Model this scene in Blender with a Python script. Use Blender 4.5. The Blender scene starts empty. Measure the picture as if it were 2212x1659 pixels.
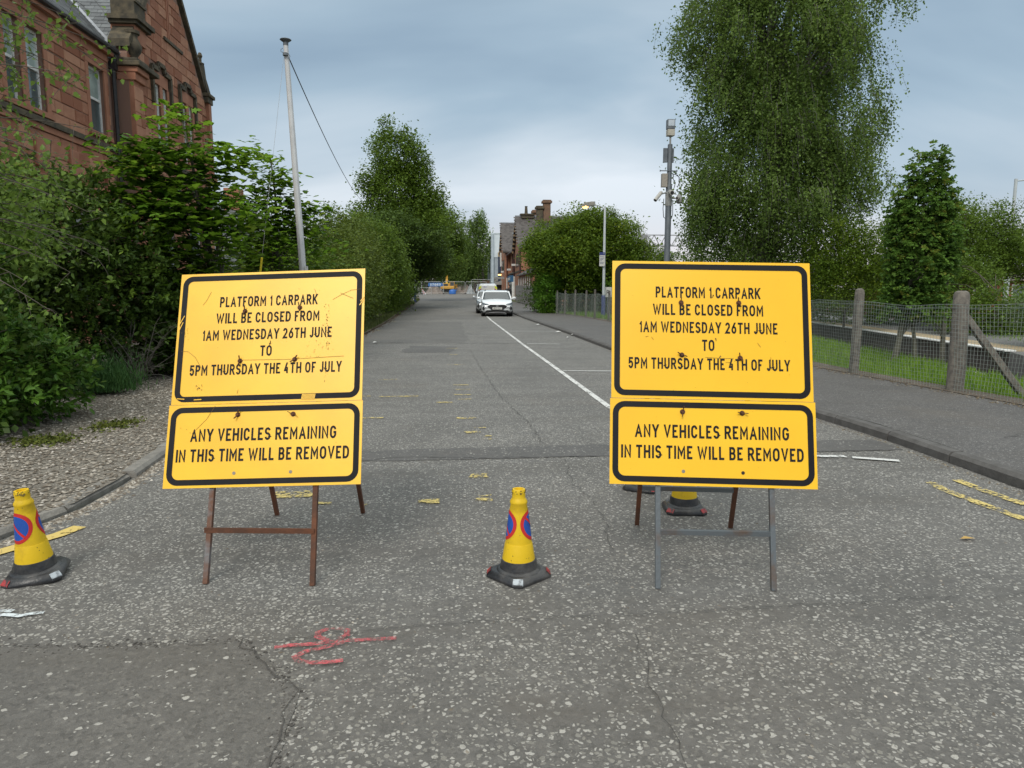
import bpy, math, random
import numpy as np
from mathutils import Vector, Matrix
random.seed(7); RNG = np.random.default_rng(11)
C = bpy.context.scene.collection
R = math.radians
# ------------------------------------------------------------------ camera
cam_d = bpy.data.cameras.new('camera'); cam = bpy.data.objects.new('camera', cam_d); C.objects.link(cam)
cam_d.sensor_width = 36; cam_d.lens = 1534/2212*36; cam_d.clip_start = .05; cam_d.clip_end = 4000
cam.location = (0, 0, 1.5); cam.rotation_euler = (R(90-7.54), 0, R(-4.52))
bpy.context.scene.camera = cam
# ------------------------------------------------------------------ colour management
sc = bpy.context.scene
sc.view_settings.view_transform = 'Standard'; sc.view_settings.look = 'None'
sc.view_settings.exposure = 0.42; sc.view_settings.gamma = 1; sc.view_settings.use_curve_mapping = False
# ------------------------------------------------------------------ sky: Nishita seen through a broken overcast
SUN_EL, SUN_AZ = 42, 200
w = bpy.data.worlds.new('World'); sc.world = w; w.use_nodes = True
nt = w.node_tree; nt.nodes.clear(); N = nt.nodes.new; LK = nt.links.new
def wn(t, **k):
    n = N(t)
    for a, b in k.items(): setattr(n, a, b)
    return n
def wmath(op, a, b=None, clamp=False):
    n = N('ShaderNodeMath'); n.operation = op; n.use_clamp = clamp
    for i, x in enumerate((a, b)):
        if x is None: continue
        if isinstance(x, (int, float)): n.inputs[i].default_value = x
        else: LK(x, n.inputs[i])
    return n.outputs[0]
def wramp(fac, stops):
    n = N('ShaderNodeValToRGB'); e = n.color_ramp.elements
    while len(e) < len(stops): e.new(.5)
    for i, (p, c) in enumerate(stops): e[i].position = p; e[i].color = (*c, 1)
    LK(fac, n.inputs[0]); return n.outputs[0]
sky = wn('ShaderNodeTexSky', sky_type='NISHITA'); sky.sun_disc = False
sky.sun_elevation = R(SUN_EL); sky.sun_rotation = R(SUN_AZ)
tc = N('ShaderNodeTexCoord'); sep = N('ShaderNodeSeparateXYZ'); LK(tc.outputs['Generated'], sep.inputs[0])
zc = wmath('MAXIMUM', sep.outputs[2], 0.0)
den = wmath('ADD', zc, 0.22)
cx = wmath('DIVIDE', sep.outputs[0], den); cy = wmath('DIVIDE', sep.outputs[1], den)
cmb = N('ShaderNodeCombineXYZ'); LK(cx, cmb.inputs[0]); LK(cy, cmb.inputs[1]); cmb.inputs[2].default_value = 3.4
mp = N('ShaderNodeMapping'); LK(cmb.outputs[0], mp.inputs[0]); mp.inputs['Rotation'].default_value = (0, 0, R(-24)); mp.inputs['Scale'].default_value = (.6, 1.0, 1)
n1 = N('ShaderNodeTexNoise'); LK(mp.outputs[0], n1.inputs[0]); n1.inputs['Scale'].default_value = 1.0; n1.inputs['Detail'].default_value = 5; n1.inputs['Roughness'].default_value = .43; n1.inputs['Distortion'].default_value = .5
n2 = N('ShaderNodeTexNoise'); LK(mp.outputs[0], n2.inputs[0]); n2.inputs['Scale'].default_value = .42; n2.inputs['Detail'].default_value = 2
nn = wmath('ADD', wmath('MULTIPLY', n1.outputs[0], .68), wmath('MULTIPLY', n2.outputs[0], .32))
cloud = wramp(nn, [(.37, (.225, .31, .395)), (.44, (.30, .395, .475)), (.50, (.42, .50, .565)), (.56, (.56, .62, .67)), (.63, (.72, .76, .80))])
hz = wramp(zc, [(0.0, (.66, .60, .62)), (.05, (.62, .585, .625)), (.11, (.43, .47, .53)), (.2, (.36, .43, .50))])
hf = wramp(zc, [(0.0, (.95, .95, .95)), (.06, (.85, .85, .85)), (.12, (.35, .35, .35)), (.24, (0, 0, 0))])
mx = N('ShaderNodeMixRGB'); LK(hf, mx.inputs[0]); LK(cloud, mx.inputs[1]); LK(hz, mx.inputs[2])
# overcast luminance rises smoothly towards the zenith
zen = N('ShaderNodeMapRange'); LK(zc, zen.inputs[0]); zen.interpolation_type = 'SMOOTHSTEP'
zen.inputs['From Min'].default_value = .34; zen.inputs['From Max'].default_value = 1; zen.inputs['To Min'].default_value = 1; zen.inputs['To Max'].default_value = 2.7
vm = N('ShaderNodeVectorMath'); vm.operation = 'SCALE'; LK(mx.outputs[0], vm.inputs[0]); LK(zen.outputs[0], vm.inputs[3])
zw = N('ShaderNodeMixRGB'); zw.blend_type = 'MULTIPLY'; LK(wramp(zc, [(.34, (1, 1, 1)), (.7, (1.0, .90, .78))]), zw.inputs[2]); LK(vm.outputs[0], zw.inputs[1]); zw.inputs[0].default_value = 1
sk = N('ShaderNodeVectorMath'); sk.operation = 'SCALE'; LK(sky.outputs[0], sk.inputs[0]); sk.inputs[3].default_value = .09
fin = N('ShaderNodeMixRGB'); fin.inputs[0].default_value = .88; LK(sk.outputs[0], fin.inputs[1]); LK(zw.outputs[0], fin.inputs[2])
bg = N('ShaderNodeBackground'); bg.inputs[1].default_value = 1.0; LK(fin.outputs[0], bg.inputs[0])
ow = N('ShaderNodeOutputWorld'); LK(bg.outputs[0], ow.inputs[0])
# ------------------------------------------------------------------ sun behind cloud
sd = bpy.data.lights.new('sun', 'SUN'); sd.energy = 1.5; sd.angle = R(20); sd.color = (1, .94, .85)
sun = bpy.data.objects.new('sun', sd); C.objects.link(sun)
az = R(SUN_AZ); el = R(SUN_EL)
sdir = Vector((math.sin(az)*math.cos(el), math.cos(az)*math.cos(el), math.sin(el)))
sun.rotation_euler = sdir.to_track_quat('Z', 'Y').to_euler(); sun.location = (0, -5, 40)

# ------------------------------------------------------------------ helpers
def gz(Y): return 0.0 if Y < 45 else (Y-45)*0.0118
MATS = {}
def mat(name, c1, c2=None, scale=6., rough=.7, bump=0., bscale=40., metal=0., detail=5, ramp=(.35, .65), spec=.5, extra=None, coat=0, obj=True, rnd=0.):
    """procedural material: two colours mixed by noise, fine bump"""
    if name in MATS: return MATS[name]
    m = bpy.data.materials.new(name); m.use_nodes = True; t = m.node_tree; b = t.nodes['Principled BSDF']
    tcn = t.nodes.new('ShaderNodeTexCoord')
    b.inputs['Roughness'].default_value = rough; b.inputs['Metallic'].default_value = metal
    b.inputs['Specular IOR Level'].default_value = spec; b.inputs['Coat Weight'].default_value = coat
    col = None
    if c2 is None: c2 = tuple(x*.82 for x in c1)
    nz = t.nodes.new('ShaderNodeTexNoise'); nz.inputs['Scale'].default_value = scale; nz.inputs['Detail'].default_value = detail; nz.inputs['Roughness'].default_value = .6
    t.links.new(tcn.outputs['Object'], nz.inputs[0])
    rp = t.nodes.new('ShaderNodeValToRGB'); rp.color_ramp.elements[0].position = ramp[0]; rp.color_ramp.elements[1].position = ramp[1]
    rp.color_ramp.elements[0].color = (*c1, 1); rp.color_ramp.elements[1].color = (*c2, 1)
    src = nz.outputs[0]
    if rnd:
        oi = t.nodes.new('ShaderNodeObjectInfo'); at = t.nodes.new('ShaderNodeAttribute'); at.attribute_name = 'tint'
        a = t.nodes.new('ShaderNodeMath'); a.operation = 'ADD'; t.links.new(oi.outputs['Random'], a.inputs[0]); t.links.new(at.outputs['Fac'], a.inputs[1])
        fr = t.nodes.new('ShaderNodeMath'); fr.operation = 'FRACT'; t.links.new(a.outputs[0], fr.inputs[0])
        mm = t.nodes.new('ShaderNodeMath'); mm.operation = 'MULTIPLY_ADD'; t.links.new(fr.outputs[0], mm.inputs[0]); mm.inputs[1].default_value = rnd; mm.inputs[2].default_value = -rnd/2
        a2 = t.nodes.new('ShaderNodeMath'); a2.operation = 'ADD'; t.links.new(nz.outputs[0], a2.inputs[0]); t.links.new(mm.outputs[0], a2.inputs[1]); src = a2.outputs[0]
    t.links.new(src, rp.inputs[0]); t.links.new(rp.outputs[0], b.inputs['Base Color'])
    if bump:
        n3 = t.nodes.new('ShaderNodeTexNoise'); n3.inputs['Scale'].default_value = bscale; n3.inputs['Detail'].default_value = 4
        t.links.new(tcn.outputs['Object'], n3.inputs[0])
        bm_ = t.nodes.new('ShaderNodeBump'); bm_.inputs['Strength'].default_value = bump; bm_.inputs['Distance'].default_value = .01
        t.links.new(n3.outputs[0], bm_.inputs['Height']); t.links.new(bm_.outputs[0], b.inputs['Normal'])
    if extra: extra(m, t, b, tcn, rp)
    MATS[name] = m; return m

WL = {}     # world location of roots, so that parts can be given in world coordinates
def tag(o, label=None, cat=None, group=None, kind=None):
    if label: o['label'] = label
    if cat: o['category'] = cat
    if group: o['group'] = group
    if kind: o['kind'] = kind
    return o
def thing(name, label, cat, loc=(0, 0, 0), group=None, rz=0):
    o = bpy.data.objects.new(name, None); C.objects.link(o); o.location = loc; o.rotation_euler = (0, 0, rz); o.empty_display_size = .2
    WL[o.name] = Vector(loc); return tag(o, label, cat, group)
def copy_tree(o, parent=None, top=True):
    c = o.copy(); C.objects.link(c)
    if parent: c.parent = parent
    for ch in [x for x in CH.get(o.name, [])]:
        d = copy_tree(ch, c, False)
    return c
CH = {}
def link(o, parent=None, world=True):
    C.objects.link(o)
    if parent is not None:
        o.parent = parent; CH.setdefault(parent.name, []).append(o); WL[o.name] = WL.get(parent.name, Vector())
    else: WL[o.name] = Vector()
    return o
class MB:
    def __init__(s): s.v = []; s.f = []; s.m = []
    def add(s, vs, fs, m=0):
        k = len(s.v); s.v += [tuple(v) for v in vs]; s.f += [tuple(i+k for i in f) for f in fs]; s.m += [m]*len(fs); return s
    def bx(s, x0, x1, y0, y1, z0, z1, m=0):
        return s.add([(x0,y0,z0),(x1,y0,z0),(x1,y1,z0),(x0,y1,z0),(x0,y0,z1),(x1,y0,z1),(x1,y1,z1),(x0,y1,z1)],
                     [(0,3,2,1),(4,5,6,7),(0,1,5,4),(1,2,6,5),(2,3,7,6),(3,0,4,7)], m)
    def obox(s, P, X, Y, Z, m=0):
        """box from corner P with edge vectors X, Y, Z"""
        P, X, Y, Z = map(Vector, (P, X, Y, Z))
        return s.add([P, P+X, P+X+Y, P+Y, P+Z, P+X+Z, P+X+Y+Z, P+Y+Z], [(0,3,2,1),(4,5,6,7),(0,1,5,4),(1,2,6,5),(2,3,7,6),(3,0,4,7)], m)
    def bar(s, a, b, w, h=None, m=0, up=(0, 0, 1)):
        a = Vector(a); b = Vector(b); d = (b-a).normalized(); h = h or w
        u = Vector(up)
        if abs(d.dot(u)) > .98: u = Vector((0, 1, 0))
        x = d.cross(u).normalized(); y = x.cross(d).normalized()
        return s.obox(a-x*w/2-y*h/2, x*w, b-a, y*h, m) if False else s.add(
            [a-x*w/2-y*h/2, a+x*w/2-y*h/2, a+x*w/2+y*h/2, a-x*w/2+y*h/2, b-x*w/2-y*h/2, b+x*w/2-y*h/2, b+x*w/2+y*h/2, b-x*w/2+y*h/2],
            [(0,1,2,3),(7,6,5,4),(0,4,5,1),(1,5,6,2),(2,6,7,3),(3,7,4,0)], m)
    def tube(s, pts, r, n=8, m=0, cap=True):
        pts = [Vector(p) for p in pts]; k0 = len(s.v); prev = None
        rs = r if isinstance(r, (list, tuple)) else [r]*len(pts)
        for i, p in enumerate(pts):
            d = (pts[min(i+1, len(pts)-1)]-pts[max(i-1, 0)]).normalized()
            if prev is None:
                u = Vector((0, 0, 1)) if abs(d.z) < .9 else Vector((1, 0, 0)); x = d.cross(u).normalized()
            else:
                x = (prev-d*prev.dot(d)); x = x.normalized() if x.length > 1e-6 else d.orthogonal().normalized()
            prev = x; y = d.cross(x)
            for j in range(n):
                a = 2*math.pi*j/n; s.v.append(tuple(p+(x*math.cos(a)+y*math.sin(a))*rs[i]))
        for i in range(len(pts)-1):
            for j in range(n):
                a = k0+i*n+j; b = k0+i*n+(j+1) % n; s.f.append((a, b, b+n, a+n)); s.m.append(m)
        if cap and n > 2:
            s.f.append(tuple(k0+j for j in range(n))[::-1]); s.f.append(tuple(k0+(len(pts)-1)*n+j for j in range(n))); s.m += [m, m]
        return s
    def lathe(s, c, prof, n=24, m=0, rot=0., sq=False):
        """prof: list of (radius, z); c: base centre"""
        k0 = len(s.v)
        for r_, z in prof:
            for j in range(n):
                a = 2*math.pi*(j+.5*sq)/n+rot; s.v.append((c[0]+r_*math.cos(a), c[1]+r_*math.sin(a), c[2]+z))
        for i in range(len(prof)-1):
            for j in range(n):
                a = k0+i*n+j; b = k0+i*n+(j+1) % n; s.f.append((a, b, b+n, a+n)); s.m.append(m)
        s.f.append(tuple(k0+j for j in range(n))[::-1]); s.f.append(tuple(k0+(len(prof)-1)*n+j for j in range(n))); s.m += [m, m]
        return s
    def poly(s, pts, m=0):
        k = len(s.v); s.v += [tuple(p) for p in pts]; s.f.append(tuple(range(k, k+len(pts)))); s.m.append(m); return s
    def prism(s, pts, ext, m=0):
        """closed prism: polygon pts (3D) extruded by vector ext"""
        pts = [Vector(p) for p in pts]; e = Vector(ext); k = len(s.v); n = len(pts)
        s.v += [tuple(p) for p in pts]+[tuple(p+e) for p in pts]
        s.f.append(tuple(range(k, k+n))); s.f.append(tuple(range(k+2*n-1, k+n-1, -1))); s.m += [m, m]
        for i in range(n): j = (i+1) % n; s.f.append((k+i, k+n+i, k+n+j, k+j)); s.m.append(m)
        return s
    def build(s, name, mats, parent=None, smooth=False, label=None, cat=None, group=None, kind=None, bevel=0, local=False):
        me = bpy.data.meshes.new(name)
        off = WL.get(parent.name, Vector()) if (parent is not None and not local) else Vector()
        me.from_pydata([(x-off.x, y-off.y, z-off.z) for x, y, z in s.v], [], s.f)
        if not isinstance(mats, (list, tuple)): mats = [mats]
        for q in mats: me.materials.append(q)
        if len(mats) > 1: me.polygons.foreach_set('material_index', s.m)
        import bmesh
        b = bmesh.new(); b.from_mesh(me); bmesh.ops.recalc_face_normals(b, faces=b.faces); b.to_mesh(me); b.free()
        if smooth: me.polygons.foreach_set('use_smooth', [True]*len(me.polygons)); me.set_sharp_from_angle(angle=R(40))
        me.update()
        o = bpy.data.objects.new(name, me); link(o, parent)
        if bevel:
            md = o.modifiers.new('bevel', 'BEVEL'); md.width = bevel; md.segments = 2; md.limit_method = 'ANGLE'
        return tag(o, label, cat, group, kind)

def np_mesh(name, V, F, mat_, parent=None, tint=None, local=False, mi=None):
    """V (n,3), F (m,k) constant-size faces"""
    off = WL.get(parent.name, Vector()) if (parent is not None and not local) else Vector()
    V = np.asarray(V, np.float32)-np.array(off, np.float32)
    me = bpy.data.meshes.new(name); k = F.shape[1]; m = F.shape[0]
    me.vertices.add(len(V)); me.vertices.foreach_set('co', V.ravel())
    me.loops.add(m*k); me.loops.foreach_set('vertex_index', F.astype(np.int32).ravel())
    me.polygons.add(m); me.polygons.foreach_set('loop_start', np.arange(m, dtype=np.int32)*k)
    me.update(calc_edges=True)
    if tint is not None:
        a = me.attributes.new('tint', 'FLOAT', 'FACE'); a.data.foreach_set('value', np.asarray(tint, np.float32))
    me.materials.append(mat_)
    o = bpy.data.objects.new(name, me); return link(o, parent)

# ---- stroke lettering (flat print on signs)
def arc(cx, cy, rx, ry, a0, a1, n=9):
    return [(cx+rx*math.cos(R(a0+(a1-a0)*i/n)), cy+ry*math.sin(R(a0+(a1-a0)*i/n))) for i in range(n+1)]
OO = arc(.5, .68, .5, .32, 0, 180)+arc(.5, .32, .5, .32, 180, 360)
GL = {
 'A': (.62, [[(0,0),(.5,1),(1,0)], [(.17,.3),(.83,.3)]]),
 'B': (.55, [[(0,.52),(.55,.52)]+arc(.6,.26,.4,.26,90,-90,8)+[(0,0),(0,1),(.55,1)]+arc(.55,.76,.38,.24,90,-90,8)]),
 'C': (.56, [arc(.5,.68,.5,.32,8,180)+arc(.5,.32,.5,.32,180,352)]),
 'D': (.58, [[(0,0),(0,1),(.4,1)]+arc(.4,.6,.6,.4,90,0,7)+arc(.4,.4,.6,.4,0,-90,7)+[(0,0)]]),
 'E': (.48, [[(1,1),(0,1),(0,0),(1,0)], [(0,.52),(.88,.52)]]),
 'F': (.46, [[(1,1),(0,1),(0,0)], [(0,.5),(.86,.5)]]),
 'G': (.58, [arc(.5,.68,.5,.32,12,180)+arc(.5,.32,.5,.32,180,360)+[(1,.48),(.56,.48)]]),
 'H': (.58, [[(0,0),(0,1)], [(1,0),(1,1)], [(0,.52),(1,.52)]]),
 'I': (.14, [[(.5,0),(.5,1)]]),
 'J': (.44, [[(1,1),(1,.3)]+arc(.5,.28,.5,.28,0,-165)]),
 'K': (.58, [[(0,0),(0,1)], [(1,1),(.05,.36)], [(.36,.58),(1,0)]]),
 'L': (.46, [[(0,1),(0,0),(1,0)]]),
 'M': (.70, [[(0,0),(0,1),(.5,.3),(1,1),(1,0)]]),
 'N': (.60, [[(0,0),(0,1),(1,0),(1,1)]]),
 'O': (.60, [OO+[OO[0]]]),
 'P': (.54, [[(0,0),(0,1),(.55,1)]+arc(.55,.73,.45,.27,90,-90,8)+[(0,.46)]]),
 'R': (.57, [[(0,0),(0,1),(.55,1)]+arc(.55,.74,.42,.26,90,-90,8)+[(0,.48)], [(.5,.48),(1,0)]]),
 'S': (.54, [arc(.5,.76,.5,.24,15,180,8)+arc(.5,.74,.5,.22,180,255,4)+arc(.5,.26,.5,.26,75,0,5)+arc(.5,.26,.5,.26,0,-165,9)]),
 'T': (.54, [[(0,1),(1,1)], [(.5,1),(.5,0)]]),
 'U': (.58, [[(0,1),(0,.32)]+arc(.5,.32,.5,.32,180,360)+[(1,1)]]),
 'V': (.60, [[(0,1),(.5,0),(1,1)]]),
 'W': (.86, [[(0,1),(.25,0),(.5,.88),(.75,0),(1,1)]]),
 'Y': (.58, [[(0,1),(.5,.42),(1,1)], [(.5,.44),(.5,0)]]),
 '1': (.30, [[(0,.74),(1,1),(1,0)]]),
 '2': (.52, [arc(.5,.72,.5,.28,170,-30,9)+[(0,0),(1,0)]]),
 '4': (.56, [[(.9,.24),(0,.24),(.55,1)], [(.68,.6),(.68,0)]]),
 '5': (.52, [[(.92,1),(.1,1),(.06,.52)]+arc(.5,.32,.5,.32,140,-165,10)]),
 '6': (.54, [[(.72,1),(.12,.5)]+arc(.5,.31,.5,.31,160,-200,14)]),
 '7': (.50, [[(0,1),(1,1),(.35,0)]]),
}
def stroke2d(pl, wd, closed=False):
    """2D polyline -> list of left/right points"""
    n = len(pl); out = []
    closed = math.dist(pl[0], pl[-1]) < 1e-6
    for i in range(n):
        p = pl[i]
        a = pl[i-1] if i > 0 else (pl[-2] if closed else None); b = pl[i+1] if i < n-1 else (pl[1] if closed else None)
        def nrm(q, r_):
            dx, dy = r_[0]-q[0], r_[1]-q[1]; l = math.hypot(dx, dy) or 1; return (-dy/l, dx/l)
        if a is None: nx, ny = nrm(p, b); k = 1
        elif b is None: nx, ny = nrm(a, p); k = 1
        else:
            n0 = nrm(a, p); n1_ = nrm(p, b); nx, ny = n0[0]+n1_[0], n0[1]+n1_[1]; l = math.hypot(nx, ny) or 1; nx /= l; ny /= l
            k = 1/max(.42, nx*n0[0]+ny*n0[1])
        out.append(((p[0]+nx*k*wd/2, p[1]+ny*k*wd/2), (p[0]-nx*k*wd/2, p[1]-ny*k*wd/2)))
    return out
def clipv(poly, lim, sg):
    out = []
    for i in range(len(poly)):
        a, b = poly[i], poly[(i+1) % len(poly)]; ia, ib = sg*(a[1]-lim) >= 0, sg*(b[1]-lim) >= 0
        if ia: out.append(a)
        if ia != ib: f = (lim-a[1])/(b[1]-a[1]); out.append((a[0]+(b[0]-a[0])*f, lim))
    return out
def text_quads(txt, h, width=None, wt=.15, track=.15):
    """list of quads (2D), centred on x=0, baseline y=0"""
    x = 0; out = []; s = wt
    for ch in txt:
        if ch == ' ': x += .30; continue
        gw, st = GL[ch]
        for k, pl in enumerate(st):
            # wide shapes keep their stroke inside the glyph box
            pts = [(x+s/2+u*(max(gw-s, 0.001)), s/2+v*(1-s)) for u, v in pl]
            if pl[0] != pl[-1]:
                for e_, q_ in ((0, 1), (-1, -2)):
                    if pl[e_][1] in (0, 1) and abs(pts[e_][1]-pts[q_][1]) > .05:
                        dx, dy = pts[e_][0]-pts[q_][0], pts[e_][1]-pts[q_][1]; l_ = math.hypot(dx, dy); f_ = s*1.2/l_; pts[e_] = (pts[e_][0]+dx*f_, pts[e_][1]+dy*f_)
                    elif abs(pl[e_][1]-pl[e_+(1 if e_ == 0 else -1)][1]) < 1e-6 and len(pl) > 1:
                        dx = 1 if pts[e_][0] > pts[q_][0] else -1; pts[e_] = (pts[e_][0]+dx*s/2*(0 if pl[e_][1] not in (0, 1) else 1), pts[e_][1])
            sd_ = stroke2d(pts, s)
            for a, b in zip(sd_[:-1], sd_[1:]):
                q_ = clipv(clipv([a[0], a[1], b[1], b[0]], 0, 1), 1, -1)
                if len(q_) > 2: out.append((q_, k))
        x += gw+track
    x -= track; sx = (width/(x*h)) if width else 1
    return [([((p[0]-x/2)*h*sx, p[1]*h) for p in q], k) for q, k in out]
def add_text(mb, txt, h, O, U, V, Nn, width=None, wt=.15, m=0, lift=.0015, track=.15, slant=0):
    """O centre of baseline, U right, V up, Nn outward normal"""
    O, U, V, Nn = map(Vector, (O, U, V, Nn))
    for q, k in text_quads(txt, h, width, wt, track):
        mb.poly([O+U*(p[0]+slant*p[1])+V*p[1]+Nn*(lift+k*.0002) for p in q], m)

# ---- foliage
def leaf_mat(name, dark, light, trans=.25, rough=.5, third=None):
    if name in MATS: return MATS[name]
    m = bpy.data.materials.new(name); m.use_nodes = True; t = m.node_tree; b = t.nodes['Principled BSDF']
    at = t.nodes.new('ShaderNodeAttribute'); at.attribute_name = 'tint'
    rp = t.nodes.new('ShaderNodeValToRGB'); rp.color_ramp.elements[0].position = .05; rp.color_ramp.elements[1].position = .95
    rp.color_ramp.elements[0].color = (*dark, 1); rp.color_ramp.elements[1].color = (*light, 1)
    if third: e = rp.color_ramp.elements.new(.86); e.color = (*light, 1); rp.color_ramp.elements[2].color = (*third, 1); rp.color_ramp.elements[2].position = 1
    t.links.new(at.outputs['Fac'], rp.inputs[0]); t.links.new(rp.outputs[0], b.inputs['Base Color'])
    b.inputs['Roughness'].default_value = rough; b.inputs['Specular IOR Level'].default_value = .16
    tr = t.nodes.new('ShaderNodeBsdfTranslucent')
    hs = t.nodes.new('ShaderNodeHueSaturation'); hs.inputs['Hue'].default_value = .485; hs.inputs['Value'].default_value = 1.5; t.links.new(rp.outputs[0], hs.inputs['Color']); t.links.new(hs.outputs[0], tr.inputs[0])
    mx_ = t.nodes.new('ShaderNodeMixShader'); mx_.inputs[0].default_value = trans
    t.links.new(b.outputs[0], mx_.inputs[1]); t.links.new(tr.outputs[0], mx_.inputs[2]); t.links.new(mx_.outputs[0], t.nodes['Material Output'].inputs[0])
    MATS[name] = m; return m
# templates: (along, across, fold) ; faces
SH = {
 'quad': ([(0,0,0),(.5,.34,.06),(1,0,-.05),(.5,-.34,.06)], [(0,1,2,3)]),
 'oval': ([(0,0,0),(.3,.19,.04),(.7,.17,.03),(1,0,-.08),(.7,-.17,.03),(.3,-.19,.04)], [(0,1,2,3),(0,3,4,5)]),
 'heart': ([(0,0,0),(.22,.36,.06),(.6,.24,.02),(1,0,-.1),(.6,-.24,.02),(.22,-.36,.06)], [(0,1,2,3),(0,3,4,5)]),
 'maple': ([(0,0,0),(-.02,.36,0),(.2,.26,.02),(.36,.56,-.05),(.5,.2,.03),(.66,.26,0),(1,0,-.1),(.66,-.26,0),(.5,-.2,.03),(.36,-.56,-.05),(.2,-.26,.02),(-.02,-.36,0)],
           [(0,1,2,3),(0,3,4,5),(0,5,6,7),(0,7,8,9),(0,9,10,11)]),
 'blade': ([(0,.06,0),(0,-.06,0),(.6,-.03,0),(1,0,0)], [(0,1,2,3)]),
}
def leaves(name, mt, parent, P, size, tint, shape='quad', up=.55, jit=.35, direc=None, dj=.5, rng=RNG):
    n = len(P); P = np.asarray(P, float)
    tv, tf = SH[shape]; tv = np.array(tv); tf = np.array(tf)
    nrm = rng.normal(size=(n, 3))*(1-up)+np.array([0, 0, up*1.6]); nrm /= np.linalg.norm(nrm, axis=1)[:, None]+1e-9
    d = rng.normal(size=(n, 3))
    if direc is not None: d = d*dj+np.asarray(direc)
    d -= nrm*np.sum(d*nrm, 1)[:, None]; d /= np.linalg.norm(d, axis=1)[:, None]+1e-9
    b = np.cross(nrm, d)
    s = size*(1+jit*rng.uniform(-1, 1, n))
    V = P[:, None, :]+s[:, None, None]*(tv[None, :, 0:1]*d[:, None, :]+tv[None, :, 1:2]*b[:, None, :]+tv[None, :, 2:3]*nrm[:, None, :])
    F = (tf[None]+(np.arange(n)*len(tv))[:, None, None]).reshape(-1, tf.shape[1])
    T = np.repeat(np.clip(tint, 0, 1), len(tf))
    return np_mesh(name, V.reshape(-1, 3), F, mt, parent, T)
def blob_clumps(blobs, n, rmin=.5, seed=1, zmin=-9, lump=.16):
    r = np.random.default_rng(seed); vol = np.array([b[1][0]*b[1][1]*b[1][2] for b in blobs])**.75; vol /= vol.sum()
    idx = r.choice(len(blobs), n*2, p=vol); c = np.array([b[0] for b in blobs], float)[idx]; rad = np.array([b[1] for b in blobs], float)[idx]
    d = r.normal(size=(n*2, 3)); d /= np.linalg.norm(d, axis=1)[:, None]
    ph = idx*1.7+seed
    lm = 1+lump*(np.sin(d[:, 0]*5+ph)+np.sin(d[:, 1]*6+ph*1.3)*np.cos(d[:, 2]*5+ph))
    rr = r.uniform(rmin**3, 1, n*2)**(1/3)
    P = c+d*rad*(rr*lm)[:, None]; return P[P[:, 2] > zmin][:n]
def cloud_leaves(clumps, per, sig, seed=2, flat=.6):
    r = np.random.default_rng(seed); n = len(clumps); ct = r.uniform(0, 1, n); cs = r.uniform(.6, 1.35, n)
    P = np.repeat(clumps, per, 0)+r.normal(size=(n*per, 3))*(sig*np.repeat(cs, per))[:, None]*np.array([1, 1, flat])
    T = .6*np.repeat(ct, per)+.4*r.uniform(0, 1, n*per); return P, T
def limbs(mb, base, top, r0, targets, seed=3, n=6, lift=.25, r1=.012, m=0, tsides=8):
    """trunk from base to top, limbs to targets"""
    rr = random.Random(seed); base = Vector(base); top = Vector(top)
    pts = []; K = 7
    for i in range(K):
        f = i/(K-1); p = base.lerp(top, f); w_ = r0*1.2*math.sin(f*math.pi)
        pts.append(p+Vector((rr.uniform(-w_, w_), rr.uniform(-w_, w_), 0)))
    mb.tube(pts, [r0*(1-.8*i/(K-1)) for i in range(K)], tsides, m)
    H = (top-base).length
    for t_ in targets:
        t_ = Vector(t_); f = min(.95, max(.12, ((t_.z-base.z)/H)*rr.uniform(.45, .8))); k = f*(K-1); i = min(K-2, int(k)); s0 = pts[i].lerp(pts[i+1], k-i)
        mid = s0.lerp(t_, .5)+Vector((rr.uniform(-.1, .1), rr.uniform(-.1, .1), (t_-s0).length*lift*rr.uniform(.2, .8)))
        ra = max(r1*1.6, r0*(1-.8*f)*.42)
        mb.tube([s0, s0.lerp(mid, .5)+Vector((0, 0, .03)), mid, t_], [ra, ra*.75, ra*.5, r1], n, m, cap=False)
    return mb
def tree(name, label, base, top, r0, blobs, nclump, per, sig, size, lm, bark, shape='quad', seed=1, nl=24, up=.5, cat='tree', group=None, zmin=.2, rmin=.5, flat=.6, trunk=True, lump=.16, direc=None):
    t_ = thing(name, label, cat, base, group)
    cl = blob_clumps(blobs, nclump, rmin, seed, zmin, lump)
    if trunk:
        mb = MB(); limbs(mb, base, top, r0, [tuple(c) for c in cl[:nl]], seed); mb.build('trunk', bark, t_, smooth=True)
    P, T = cloud_leaves(cl, per, sig, seed+5, flat)
    keep = P[:, 2] > zmin*.3+.02
    leaves('crown', lm, t_, P[keep], size, T[keep], shape, up, direc=direc)
    return t_
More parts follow.
